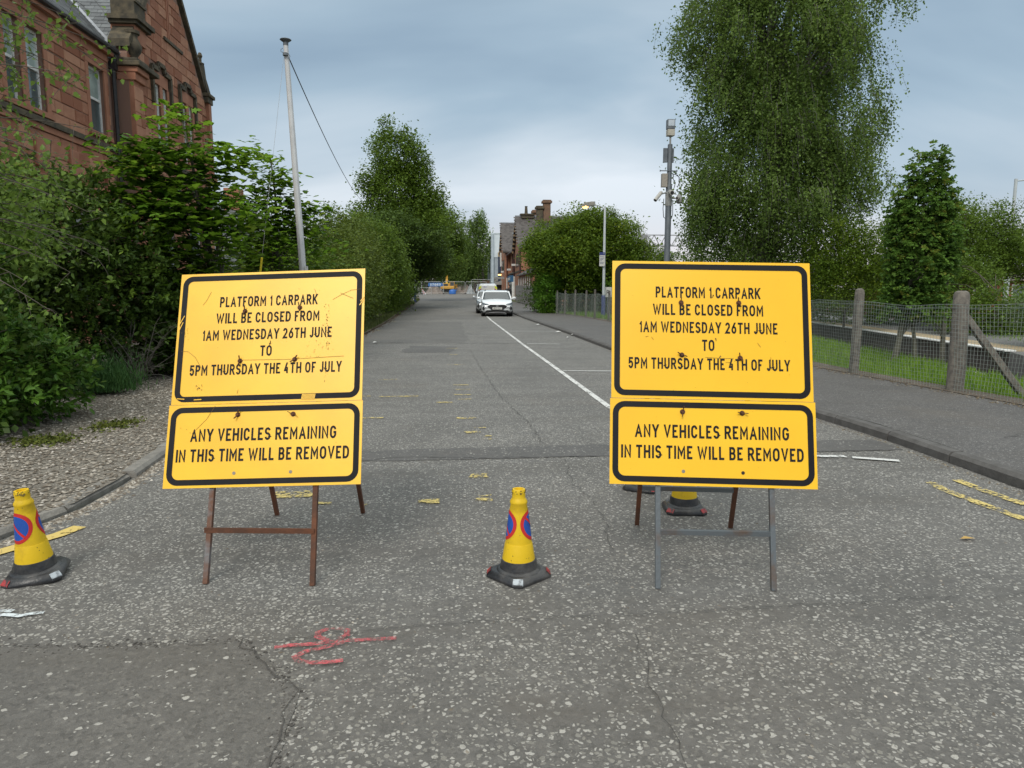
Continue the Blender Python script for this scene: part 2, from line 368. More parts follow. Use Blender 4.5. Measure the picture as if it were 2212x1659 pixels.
# ------------------------------------------------------------------ road surface material
def road_mat(name, base=(.096, .091, .084), base2=(.144, .137, .127), dens=.5, chips=True, patchy=True, grain=.5, stain=True, chipcol=((.20,.19,.168),(.42,.405,.37)), csc=37.):
    m = bpy.data.materials.new(name); m.use_nodes = True; t = m.node_tree; b = t.nodes['Principled BSDF']; n = t.nodes.new; L = t.links.new
    g = n('ShaderNodeNewGeometry'); P = g.outputs['Position']
    def noise(sc_, det=4, ro=.55, src=P):
        q = n('ShaderNodeTexNoise'); q.inputs['Scale'].default_value = sc_; q.inputs['Detail'].default_value = det; q.inputs['Roughness'].default_value = ro; L(src, q.inputs[0]); return q
    def math_(op, a, b_=None, cl=False):
        q = n('ShaderNodeMath'); q.operation = op; q.use_clamp = cl
        for i, x in enumerate((a, b_)):
            if x is None: continue
            if isinstance(x, (int, float)): q.inputs[i].default_value = x
            else: L(x, q.inputs[i])
        return q.outputs[0]
    def mr(x, a, b_, c=0., d=1.):
        q = n('ShaderNodeMapRange'); L(x, q.inputs[0]); q.inputs[1].default_value = a; q.inputs[2].default_value = b_; q.inputs[3].default_value = c; q.inputs[4].default_value = d; return q.outputs[0]
    def mix(f, a, b_, bt='MIX'):
        q = n('ShaderNodeMixRGB'); q.blend_type = bt
        for i, x in enumerate((f, a, b_)):
            if isinstance(x, (int, float)): q.inputs[i].default_value = x
            elif isinstance(x, tuple): q.inputs[i].default_value = (*x, 1)
            else: L(x, q.inputs[i])
        return q.outputs[0]
    fine = noise(190, 3, .7); med = noise(16, 5, .65); big = noise(1.1, 4, .6); huge = noise(.28, 3, .5)
    col = mix(mr(med.outputs[0], .3, .7), base, base2)
    # dark and tan aggregate grains
    v0 = n('ShaderNodeTexVoronoi'); v0.inputs['Scale'].default_value = 75; L(P, v0.inputs[0])
    s0 = n('ShaderNodeSeparateColor'); L(v0.outputs['Color'], s0.inputs[0])
    col = mix(math_('MULTIPLY', mr(s0.outputs[0], .6, 1.), .45*grain*2), col, tuple(x*.6 for x in base))
    col = mix(math_('MULTIPLY', mr(s0.outputs[1], .72, 1.), .5*grain), col, (.24, .225, .20))
    col = mix(.55, col, mr(fine.outputs[0], .3, .7, .55, 1.35), 'MULTIPLY')
    h = math_('MULTIPLY', s0.outputs[0], .35)
    if patchy: col = mix(.9, col, mr(big.outputs[0], .3, .7, .84, 1.14), 'MULTIPLY')
    if stain:
        st = noise(.6, 6, .62); col = mix(mr(st.outputs[0], .56, .68, 0, .55), col, (.115, .10, .085))
    if chips:
        dn = noise(34, 2, .5); off = n('ShaderNodeVectorMath'); off.operation = 'SCALE'; L(dn.outputs['Color'], off.inputs[0]); off.inputs[3].default_value = .022
        ad = n('ShaderNodeVectorMath'); ad.operation = 'ADD'; L(P, ad.inputs[0]); L(off.outputs[0], ad.inputs[1])
        sm = n('ShaderNodeMapping'); sm.inputs['Scale'].default_value = (.75, .13, 1); L(P, sm.inputs[0]); trk = noise(1., 3, .5, sm.outputs[0]); sm2 = n('ShaderNodeMapping'); sm2.inputs['Scale'].default_value = (.22, 1.9, 1); sm2.inputs['Location'].default_value = (3.1, 1.7, 0); L(P, sm2.inputs[0]); trk2 = noise(1., 4, .55, sm2.outputs[0])
        col = mix(mr(trk2.outputs[0], .54, .68, 0, .35), col, (.10, .090, .076))
        for k, s_ in enumerate((csc, csc*1.6)):
            mpn = n('ShaderNodeMapping'); mpn.inputs['Location'].default_value = (k*7.3, k*3.1, 0); mpn.inputs['Scale'].default_value = (1, 1, .02); L(ad.outputs[0], mpn.inputs[0])
            v = n('ShaderNodeTexVoronoi'); v.inputs['Scale'].default_value = s_; L(mpn.outputs[0], v.inputs[0]); v2 = n('ShaderNodeTexVoronoi'); v2.feature = 'DISTANCE_TO_EDGE'; v2.inputs['Scale'].default_value = s_; L(mpn.outputs[0], v2.inputs[0])
            se = n('ShaderNodeSeparateColor'); L(v.outputs['Color'], se.inputs[0])
            cn = math_('ADD', math_('ADD', math_('MULTIPLY', mr(trk.outputs[0], .36, .64), .4), math_('MULTIPLY', mr(trk2.outputs[0], .62, .46), .35)), math_('ADD', math_('MULTIPLY', mr(big.outputs[0], .34, .68), .25), math_('MULTIPLY', mr(noise(5.5, 3, .6).outputs[0], .32, .68), .4)))
            chance = math_('MULTIPLY', math_('SUBTRACT', cn, .10), dens*(.72 if k == 0 else .6))
            on = math_('LESS_THAN', se.outputs[0], chance)
            marg = math_('ADD', math_('MULTIPLY', se.outputs[1], .17), .07)
            e1 = mr(math_('SUBTRACT', v2.outputs['Distance'], marg), 0, .05); e2 = math_('SUBTRACT', 1., mr(v.outputs['Distance'], .40, .50), True)
            f = math_('MULTIPLY', on, math_('MULTIPLY', e1, e2, True))
            cc = mix(se.outputs[2], chipcol[0], chipcol[1]); cc = mix(.6, cc, mr(fine.outputs[0], .3, .7, .6, 1.25), 'MULTIPLY')
            col = mix(math_('MULTIPLY', f, .92), col, cc); h = math_('ADD', h, math_('MULTIPLY', f, 1.1))
    L(col, b.inputs['Base Color']); b.inputs['Roughness'].default_value = .68; b.inputs['Specular IOR Level'].default_value = .55
    h = math_('ADD', h, math_('MULTIPLY', fine.outputs[0], .9))
    bp = n('ShaderNodeBump'); bp.inputs['Strength'].default_value = .55; bp.inputs['Distance'].default_value = .006; L(h, bp.inputs['Height']); L(bp.outputs[0], b.inputs['Normal'])
    return m
M_road = road_mat('chipped_asphalt', dens=1.5)
M_smooth = road_mat('smooth_asphalt', (.092,.087,.08), (.135,.128,.118), dens=.22, grain=.6, stain=True)
M_strip = road_mat('trench_asphalt', (.076,.072,.068), (.11,.105,.10), dens=.25, grain=.35)
M_path = road_mat('footway_asphalt', (.072,.067,.064), (.098,.092,.088), dens=.5, grain=.5, csc=50, chipcol=((.22,.21,.20),(.38,.37,.35)))
M_far = road_mat('worn_asphalt', (.12,.112,.103), (.165,.155,.143), dens=.3, grain=.5)
M_tar = mat('tar', (.04,.037,.034), (.075,.07,.064), 20, .8)
M_kerb = mat('kerb_concrete', (.25,.235,.21), (.16,.15,.135), 7, .85, .6, 60)
M_kerbd = mat('kerb_dark', (.075,.07,.066), (.115,.11,.105), 7, .85, .6, 60)
M_soil = mat('soil', (.075,.055,.038), (.13,.105,.08), 5, .95, .8, 30)
M_grassg = mat('grass_ground', (.045,.075,.018), (.09,.10,.035), 2.5, .95, .8, 60)
M_conc = mat('concrete', (.30,.29,.27), (.21,.20,.19), 3, .85, .3, 40)
M_ball = mat('ballast', (.10,.085,.075), (.19,.17,.155), 30, .95, 1., 30)

# ------------------------------------------------------------------ ground sheet (slopes up gently beyond the parked cars)
def edge_x(Y): return 7.35+.19*min(max(Y, 6.), 260.)      # edge of the cutting beside the line
def plat_x(Y): return edge_x(Y)+3.05-.0*Y
Ys = [-60, -10, 0, 5, 10, 20, 30, 45, 60, 90, 120, 160, 260, 600, 1500]
cols = [lambda Y: -1200, lambda Y: -100, lambda Y: -12, lambda Y: -3.6, lambda Y: 4.6, lambda Y: 7.2, edge_x, lambda Y: edge_x(Y)+.02, lambda Y: plat_x(Y)+.3, lambda Y: plat_x(Y)+.32, lambda Y: 70+.19*min(max(Y, 6.), 260.), lambda Y: 1200]
gzs = [-.03, -.03, -.03, -.03, -.03, -.03, -.05, -.95, -.95, -.2, -.1, -.1]
V = []; F = []
for Y in Ys:
    for c_, z_ in zip(cols, gzs): V.append((c_(Y), Y, gz(min(Y, 160))+z_))
nc = len(cols)
for i in range(len(Ys)-1):
    for j in range(nc-1): a = i*nc+j; F.append((a, a+1, a+nc+1, a+nc))
g_ = MB(); g_.add(V, F); g_.build('ground', M_grassg, kind='structure')

def lerp_tab(tab, Y):
    for (y0, x0), (y1, x1) in zip(tab[:-1], tab[1:]):
        if Y <= y1: return x0+(x1-x0)*max(0, (Y-y0)/(y1-y0))
    return tab[-1][1]
LT = [(-30,-60),(-.5,-60),(0,-16),(.8,-8),(1.6,-5.4),(2.5,-3.9),(3.4,-3.05),(4.35,-2.76),(5,-2.6),(5.6,-2.59),(7,-2.7),(14,-2.85),(24.6,-3.08),(32,-3.17),(50,-3.64),(76,-3.83),(90,-4.5),(112,-7),(150,-9)]
RT = [(-30,60),(-.5,60),(0,16),(.8,9.5),(1.6,7.2),(2.5,5.6),(3.4,4.75),(4.35,4.36),(5,4.26),(6,4.3),(7,4.31),(9,4.15),(17.5,3.87),(24,3.85),(37.7,3.6),(60,3.6),(90,4.3),(112,6),(150,7)]
def strip(name, mt, xa, xb, ys, dz, kind='structure', **k):
    mb = MB(); pr = None
    for Y in ys:
        z = gz(Y)+dz; q = (len(mb.v), len(mb.v)+1); mb.v += [(xa(Y), Y, z), (xb(Y), Y, z)]
        if pr: mb.f.append((pr[0], pr[1], q[1], q[0])); mb.m.append(0)
        pr = q
    return mb.build(name, mt, kind=kind, **k)
rys = [-30,-.5,0,.4,.8,1.2,1.6,2,2.5,3,3.4,3.9,4.35,5,5.6,6.3,7,9,12,14,17.5,21,24.6,28,32,37.7,45,50,60,68,76]
strip('road', M_road, lambda Y: lerp_tab(LT, Y), lambda Y: lerp_tab(RT, Y), rys, 0)
strip('worn_road', M_far, lambda Y: lerp_tab(LT, Y), lambda Y: lerp_tab(RT, Y), [76, 82, 90, 100, 112, 125, 150], 0)
# ragged-edged flat patches
def patch(name, mt, pts, z, seed=0, rag=.03, step=.15, kind='structure', **k):
    r = random.Random(seed); out = []
    n = len(pts)
    for i in range(n):
        a = pts[i]; b = pts[(i+1) % n]; L_ = math.dist(a, b); q = max(1, int(L_/step))
        for j in range(q):
            f = j/q; out.append((a[0]+(b[0]-a[0])*f+r.uniform(-rag, rag), a[1]+(b[1]-a[1])*f+r.uniform(-rag, rag)))
    cx_ = sum(p[0] for p in out)/len(out); cy_ = sum(p[1] for p in out)/len(out)
    zz = gz(min(p[1] for p in out))+z; mb = MB(); mb.poly([(x, y, gz(y)+z) for x, y in out])
    return mb.build(name, mt, kind=kind, **k)
patch('road_repair', M_smooth, [(-3.6,3.0),(-.95,2.95),(-.62,2.55),(-.55,1.2),(-6,1.0)], .004, 3, .028, .11)
patch('trench_repair', M_strip, [(-2.55,6.35),(-.8,6.2),(1.4,6.22),(4.2,6.25),(4.2,6.72),(2.6,6.78),(1.4,6.72),(-.8,6.62),(-2.55,6.8)], .004, 4, .018, .09)
patch('road_repair', M_smooth, [(-2.9,20.5),(.1,20.2),(.4,21.6),(.3,25),(.25,34),(-3.0,34)], .004, 5, .06, .3)
patch('road_repair', M_strip, [(-1.4,17.3),(-.1,17.2),(.0,19.0),(-1.2,19.3)], .004, 6, .06, .3)
patch('road_repair', M_smooth, [(-3.1,36),(1.2,37),(1.3,44),(-3.3,44)], .004, 7, .08, .4)
def crack(pts, w_, seed, mt=M_tar, z=.009, name='road_crack', jit=.02, step=.06):
    r = random.Random(seed); ctl = []
    for a, b in zip(pts[:-1], pts[1:]):
        q = max(2, int(math.dist(a, b)/step))
        for j in range(q): f = j/q; ctl.append((a[0]+(b[0]-a[0])*f+r.uniform(-jit, jit), a[1]+(b[1]-a[1])*f+r.uniform(-jit, jit)))
    ctl.append(pts[-1]); sd_ = stroke2d(ctl, 1.); mb = MB()
    for i in range(len(ctl)-1):
        k0 = w_*r.uniform(.35, 1.3); k1 = k0
        def off(p, c_, kk): return (c_[0]+(p[0]-c_[0])*kk, c_[1]+(p[1]-c_[1])*kk)
        a, b = sd_[i], sd_[i+1]; mb.poly([(*off(a[0], ctl[i], k0), gz(ctl[i][1])+z), (*off(a[1], ctl[i], k0), gz(ctl[i][1])+z), (*off(b[1], ctl[i+1], k1), gz(ctl[i][1])+z), (*off(b[0], ctl[i+1], k1), gz(ctl[i][1])+z)])
    return mb.build(name, mt, kind='structure')
crack([(-2.55,6.3),(-1.5,6.28),(-.86,6.2),(-.6,6.3),(-.35,6.32),(-.1,6.26),(.4,6.24),(1.4,6.22),(2.4,6.24),(4.1,6.26)], .009, 1)
crack([(-.95,2.97),(-.62,2.55),(-.56,1.4)], .005, 2)
crack([(-3.4,3.02),(-.9,2.95),(0,3.06),(1.2,3.1),(3.2,3.16),(4.6,3.2)], .004, 3)
crack([(.78,2.9),(.72,2.4),(.7,1.6)], .004, 4)
crack([(.95,6.15),(.9,5.4),(.98,4.7),(.9,3.9)], .004, 5)
crack([(.85,6.8),(.8,8.),(.62,10),(.5,13),(.35,18)], .006, 6)
for a in (((.1,20.1),(2.1,20.0)), ((-.9,24.5),(-.4,24.45)), ((-1.9,24.3),(-1.4,24.2)), ((.2,24.6),(.6,24.5)), ((-.5,21.1),(-.15,21.1)), ((-1.9,20.5),(-1.5,20.4)), ((.2,30.3),(1.5,30.3))):
    crack(list(a), .07, int(a[0][1]*7), mt=M_strip, jit=.03)
crack([(5.2,6.25),(5.7,6.5),(6.4,6.6)], .012, 9, z=.112)
# footway, kerbs
strip('footpath', M_path, lambda Y: lerp_tab(RT, Y)+.125, lambda Y: 6.98 if Y > 3 else 60, [-30, 0, .8, 1.6, 2.5, 3.4, 4.35, 5, 6, 7, 9, 17.5, 24, 37.7], .1)
strip('footpath', M_path, lambda Y: lerp_tab(RT, Y)+.125, lambda Y: 6.98-.045*(Y-37.7), [37.7, 45, 60, 80, 100], .1)
def kerb(name, tab, side, y0, y1, h, wid, mt, seg=.91, broken=0, seed=1):
    kt = thing(name, None, None, (lerp_tab(tab, y0), y0, 0)); kt['kind'] = 'structure'
    r = random.Random(seed); Y = y0; cnt = 0
    while Y < y1:
        Y2 = Y+seg*(1 if Y < 20 else 1)-.012
        xa, xb = lerp_tab(tab, Y), lerp_tab(tab, Y2); hh = h*(1-r.uniform(0, .3)*broken); dx = r.uniform(-.02, .02)*broken; ch = min(.03, h*.4)
        mb = MB(); za, zb = gz(Y), gz(Y2)
        prof = [(0, -.05), (0, hh-ch), (side*ch, hh), (side*wid, hh+.002), (side*wid, -.05)]
        A = [(xa+dx+p[0], Y+r.uniform(0, .01), za+p[1]) for p in prof]; B = [(xb+dx+p[0], Y2, zb+p[1]-(.012*broken*r.random())) for p in prof]
        k = len(prof); mb.v = A+B; mb.f = [tuple(range(k)), tuple(range(2*k-1, k-1, -1))]+[(i, (i+1) % k, k+(i+1) % k, k+i) for i in range(k)]; mb.m = [0]*len(mb.f)
        mb.build('kerb_stone', mt, kt); Y = Y2+.012; cnt += 1
    return kt
kerb('left_kerb', LT, -1, 3.1, 21., .06, .11, M_kerb, .9, 1.3, 5)
kerb('right_kerb', RT, 1, 3.0, 60., .1, .125, M_kerbd, .92, .12, 2)

# ------------------------------------------------------------------ gravel bed on the left
M_grav = road_mat('gravel_floor', (.13,.112,.09), (.22,.195,.16), dens=1.3, grain=1., csc=46, stain=True, chipcol=((.24,.21,.17),(.46,.42,.36)))
strip('gravel_bed', M_grav, lambda Y: -14, lambda Y: lerp_tab(LT, Y)-.045, [-2, 0, .8, 1.6, 2.5, 3.4, 4.35, 5, 5.6, 7, 12, 16, 22], .04)
strip('verge', M_soil, lambda Y: -12, lambda Y: lerp_tab(LT, Y), [21., 24.6, 32, 50, 76, 90, 112], .05)
M_peb = leaf_mat('pebbles', (.12,.10,.078), (.36,.325,.275), 0, .9, (.52,.48,.43))
def pebbles(name, P, size, seed, mt=M_peb, **kw):
    r = np.random.default_rng(seed); n = len(P)
    o = np.array([(1,0,0),(0,1,0),(-1,0,0),(0,-1,0),(0,0,.6),(.72,.72,0),(-.72,.72,0),(-.72,-.72,0),(.72,-.72,0)], float)
    ix = np.array([(0,5,4),(5,1,4),(1,6,4),(6,2,4),(2,7,4),(7,3,4),(3,8,4),(8,0,4)])
    s = size*r.uniform(.5, 1.5, n)[:, None, None]; V = o[None]*r.uniform(.6, 1.25, (n, 9, 3))*s
    a = r.uniform(0, 6.28, n); ca, sa = np.cos(a)[:, None], np.sin(a)[:, None]; x = V[:, :, 0]*1.2; y = V[:, :, 1]*.8
    V = np.stack([x*ca-y*sa, x*sa+y*ca, V[:, :, 2]+0*x], 2)+P[:, None, :]
    F = (ix[None]+(np.arange(n)*9)[:, None, None]).reshape(-1, 3)
    ob = np_mesh(name, V.reshape(-1, 3), F, mt, None, np.repeat(r.uniform(0, 1, n)**1.5, 8)); return tag(ob, kind='stuff', **kw)
r_ = np.random.default_rng(5); n_ = 28000
Yp = 3.2+(r_.random(n_)**1.1)*10; Xp = np.array([lerp_tab(LT, y) for y in Yp])-.06-r_.random(n_)**.9*3.2
pebbles('gravel', np.stack([Xp, Yp, np.full(n_, .046)], 1), .0135, 6)
n_ = 1900; Yp = 3.4+r_.random(n_)*5; Xp = np.array([lerp_tab(LT, y) for y in Yp])+.02+np.abs(r_.normal(size=n_))*.06
pebbles('gravel', np.stack([Xp, Yp, np.full(n_, .0)], 1), .012, 7)
n_ = 700; Yp = 1.6+r_.random(n_)**.8*6; Xp = r_.uniform(-2.4, 4.2, n_)
pebbles('gravel', np.stack([Xp, Yp, np.full(n_, .0)], 1), .006, 8)
n_ = 900; f_ = r_.random(n_); seam = np.array([(-3.4,3.0),(-.95,2.95),(-.62,2.55),(-.55,1.3)]); sx0 = np.interp(f_, [0,.45,.65,1], seam[:,0]); sy0 = np.interp(f_, [0,.45,.65,1], seam[:,1]); pebbles('seam_grit', np.stack([sx0+r_.normal(size=n_)*.03, sy0+r_.normal(size=n_)*.03, np.full(n_, .003)], 1), .0055, 19, leaf_mat('grit', (.06,.055,.05), (.16,.15,.14), 0, .9, (.3,.29,.27)))
# moss on the gravel
r2 = np.random.default_rng(3); Pm = np.concatenate([r2.normal(size=(900, 3))*(.14, .13, 0)+(-4.0, 7.1, .055), r2.normal(size=(600, 3))*(.11, .16, 0)+(-3.7, 7.9, .055)])
tag(leaves('moss', leaf_mat('moss', (.05,.07,.015), (.14,.16,.03), .1, .8), None, Pm, .035, r2.random(len(Pm)), 'quad', .4), kind='stuff')

# ------------------------------------------------------------------ painted marks
def worn(name, c1, hole=.5, sc_=26., soft=.04, blotch=3.):
    m = bpy.data.materials.new(name); m.use_nodes = True; t = m.node_tree; b = t.nodes['Principled BSDF']; b.inputs['Base Color'].default_value = (*c1, 1); b.inputs['Roughness'].default_value = .75
    g = t.nodes.new('ShaderNodeNewGeometry'); a = t.nodes.new('ShaderNodeTexNoise'); a.inputs['Scale'].default_value = sc_; a.inputs['Detail'].default_value = 6; a.inputs['Roughness'].default_value = .7
    a2 = t.nodes.new('ShaderNodeTexNoise'); a2.inputs['Scale'].default_value = blotch; t.links.new(g.outputs['Position'], a.inputs[0]); t.links.new(g.outputs['Position'], a2.inputs[0])
    ad = t.nodes.new('ShaderNodeMath'); ad.operation = 'MULTIPLY_ADD'; t.links.new(a2.outputs[0], ad.inputs[0]); ad.inputs[1].default_value = .5; t.links.new(a.outputs[0], ad.inputs[2])
    mr = t.nodes.new('ShaderNodeMapRange'); t.links.new(ad.outputs[0], mr.inputs[0]); mr.inputs[1].default_value = hole+.25-soft; mr.inputs[2].default_value = hole+.25+soft
    t.links.new(mr.outputs[0], b.inputs['Alpha']); return m
M_wline = worn('white_paint', (.60,.60,.58), .42, 30); M_wline2 = worn('white_paint_thin', (.60,.60,.58), .40, 30)
M_yline = worn('yellow_paint', (.60,.45,.14), .36, 30); M_yline2 = worn('yellow_paint_flaked', (.58,.46,.16), .50, 34, .05, 6.)
M_red = worn('red_spray', (.50,.085,.10), .53, 55, .13); M_wspray = worn('white_spray', (.60,.65,.67), .47, 40, .1)
def line(name, pts, wd, mt, z=.008, seed=0, step=.4):
    ctl = []
    for a, b in zip(pts[:-1], pts[1:]):
        q = max(1, int(math.dist(a, b)/step)); ctl += [(a[0]+(b[0]-a[0])*j/q, a[1]+(b[1]-a[1])*j/q) for j in range(q)]
    ctl.append(pts[-1]); s_ = stroke2d(ctl, wd); mb = MB()
    for i in range(len(ctl)-1):
        a, b = s_[i], s_[i+1]; mb.poly([(*a[0], gz(a[0][1])+z), (*a[1], gz(a[1][1])+z), (*b[1], gz(b[1][1])+z), (*b[0], gz(b[0][1])+z)])
    return mb.build(name, mt, kind='structure')
line('parking_line', [(2.02,7.6),(1.96,8.95),(1.92,13.6),(1.85,19.5),(1.76,35.5),(1.8,45),(2.0,60),(2.3,80)], .085, M_wline)
for y, xb_ in ((13.0, 4.1), (19.8, 2.9), (25.9, 3.7)): line('bay_line', [(1.98, y), (xb_, y-.25)], .085, M_wline2, .012)
line('bay_line', [(2.4, 6.05), (3.2, 6.05), (3.5, 6.02)], .075, M_wline, .012); line('bay_line', [(3.54, 5.98), (3.88, 5.82)], .075, M_wline, .012)
line('bay_line', [(-3.2,69),(-1.4,69)], .1, M_wline2)
# yellow box worn at the left kerb, yellow lines at the right kerb
line('yellow_line', [(-2.95,3.75),(-2.72,4.0),(-2.45,4.42),(-2.40,4.57)], .10, M_yline, .008, step=.1)
line('yellow_line', [(3.72,4.2),(3.68,4.6),(3.66,4.95),(3.7,5.15)], .085, M_yline2, .008); line('yellow_line', [(3.98,4.5),(3.95,4.85),(3.95,5.2)], .085, M_yline2, .008)
patch('yellow_kerb_mark', M_yline, [(4.3,4.75),(4.36,4.75),(4.36,4.95),(4.3,4.95)], .104, 3, .012, .03); patch('yellow_kerb_mark', M_yline, [(4.3,4.45),(4.36,4.45),(4.36,4.62),(4.3,4.62)], .104, 4, .012, .03)
for i, (x, y, a, b) in enumerate([(-1.2,5.2,.28,.17),(-.95,4.95,.12,.06),(-.66,4.9,.06,.05),(.18,5.62,.15,.12),(-.2,4.95,.17,.09),(.2,4.96,.13,.05),(.2,5.05,.1,.04),(-1.15,12.0,.3,.05),(-.82,10.05,.55,.06),(-1.35,10.1,.25,.05),(-.16,9.46,.22,.06),(.08,11.2,.24,.06),(.09,10.7,.24,.05),(.09,10.15,.26,.06),(.1,9.7,.2,.04),(.13,8.25,.25,.09),(.17,7.4,.17,.08),(.25,7.65,.1,.04),(.32,7.2,.1,.06),(.3,7.05,.1,.04),(-1.0,8.35,.3,.07),(.0,14.3,.35,.05),(-.1,18.4,.3,.08),(-.06,16.6,.2,.05),(-2.9,21.8,.35,.1),(-2.9,27,.3,.12),(-2.95,34,.3,.15)]):
    patch('yellow_paint_remnant', M_yline2, [(x-a/2,y-b/2),(x+a/2,y-b/2),(x+a/2,y+b/2),(x-a/2,y+b/2)], .008, 40+i, .018, .045)
# red arrow sprayed on the road
def spray(name, lab, cat, paths, wd, mt, z=.0095):
    mb = MB()
    for k, pl in enumerate(paths):
        s_ = stroke2d(pl, wd)
        for i in range(len(pl)-1): a, b = s_[i], s_[i+1]; mb.poly([(*a[0], z+k*.0012), (*a[1], z+k*.0012), (*b[1], z+k*.0012), (*b[0], z+k*.0012)])
    return mb.build(name, mt, label=lab, cat=cat)
spray('arrow_marking', 'red spray-painted arrow with a loop on the asphalt', 'painted arrow',
  [[(-.775,2.885),(-.72,2.9),(-.62,2.905),(-.5,2.925),(-.38,2.925),(-.27,2.93)],
   [(-.56,2.93),(-.612,2.965),(-.615,3.005),(-.58,3.035),(-.53,3.04),(-.49,3.015),(-.485,2.975),(-.515,2.94)],
   [(-.49,2.91),(-.56,2.87),(-.635,2.84),(-.67,2.80),(-.65,2.765),(-.59,2.745),(-.52,2.745),(-.47,2.755)]], .029, M_red)
spray('white_marking', 'white spray-painted dash on the asphalt below the left cone', 'painted mark', [[(-2.2,3.27),(-2.1,3.3),(-2.02,3.28),(-1.98,3.3),(-1.93,3.31)],[(-2.2,3.32),(-2.12,3.34),(-2.08,3.33)]], .03, M_wspray)
M_paper = mat('paper', (.75,.75,.73), (.6,.6,.58), 5, .8)
for i, (x, y, s) in enumerate([(3.52,30.2,.16),(3.6,24.9,.22),(3.86,23.3,.1),(3.45,21.8,.08),(-2.28,20.3,.12)]):
    mb = MB(); rr = random.Random(i); q = [(x+s*math.cos(a)*rr.uniform(.4, 1), y+s*math.sin(a)*rr.uniform(.4, 1), .012+rr.uniform(.0, .05)) for a in [j*1.05 for j in range(6)]]
    mb.v = [(x, y, .07)]+q; mb.f = [(0, j+1, (j+1) % 6+1) for j in range(6)]; mb.m = [0]*6
    lb = ['scrap of white paper in the gutter, farthest scrap from the signs', 'crumpled white paper in the gutter, largest of the scraps', 'small white paper scrap touching the foot of the right kerb', 'tiny white scrap in the gutter, nearest to the right board', 'small white scrap lying alone by the left board edge'][i]
    mb.build('paper_scrap', M_paper, label=lb, cat='litter', group='paper scraps on the road')
# fallen leaf
mb = MB(); mb.poly([(3.02,3.9,.012),(3.07,3.88,.02),(3.12,3.9,.012),(3.07,3.93,.018)]); mb.build('fallen_leaf', mat('dry_leaf', (.45,.3,.08), (.35,.2,.05)), label='single dry orange leaf on the asphalt at the right', cat='leaf')

# ------------------------------------------------------------------ the two notice boards on steel A-frames
M_yel = mat('yellow_board', (.90,.52,.015), (.86,.475,.012), 1.6, .33, .03, 300, spec=.5)
M_yelold = mat('yellow_board_worn', (.89,.51,.016), (.80,.43,.016), 2.6, .36, .05, 200, ramp=(.4, .75), spec=.5)
M_blk = mat('black_vinyl', (.010,.010,.012), (.016,.016,.018), 3, .6, spec=.16)
M_alu = mat('board_edge', (.35,.24,.08), (.2,.15,.08), 30, .6)
M_rust = mat('rusty_steel', (.14,.052,.024), (.075,.036,.022), 9, .85, .5, 70)
M_rustg = mat('rust_spotted_grey_steel', (.17,.175,.18), (.13,.062,.038), 5, .65, .3, 70, metal=.2, ramp=(.38, .52))
M_steel = mat('grey_painted_steel', (.115,.13,.14), (.12,.085,.065), 5, .5, .2, 70, metal=.3, ramp=(.52, .68))
M_bolt = mat('rusty_bolt', (.13,.045,.015), (.055,.025,.012), 60, .8)
M_scr = mat('scuff', (.09,.05,.02), (.2,.12,.03), 30, .8)
M_hole = mat('hole', (.02,.015,.01)); M_holeg = mat('grey_plug', (.3,.27,.2), (.2,.18,.15), 40)
def rrect(x0, x1, y0, y1, r, n=6):
    out = []
    for cx_, cy_, a in ((x1-r, y1-r, 0), (x0+r, y1-r, 90), (x0+r, y0+r, 180), (x1-r, y0+r, 270)):
        out += [(cx_+r*math.cos(R(a+90*i/n)), cy_+r*math.sin(R(a+90*i/n))) for i in range(n+1)]
    return out
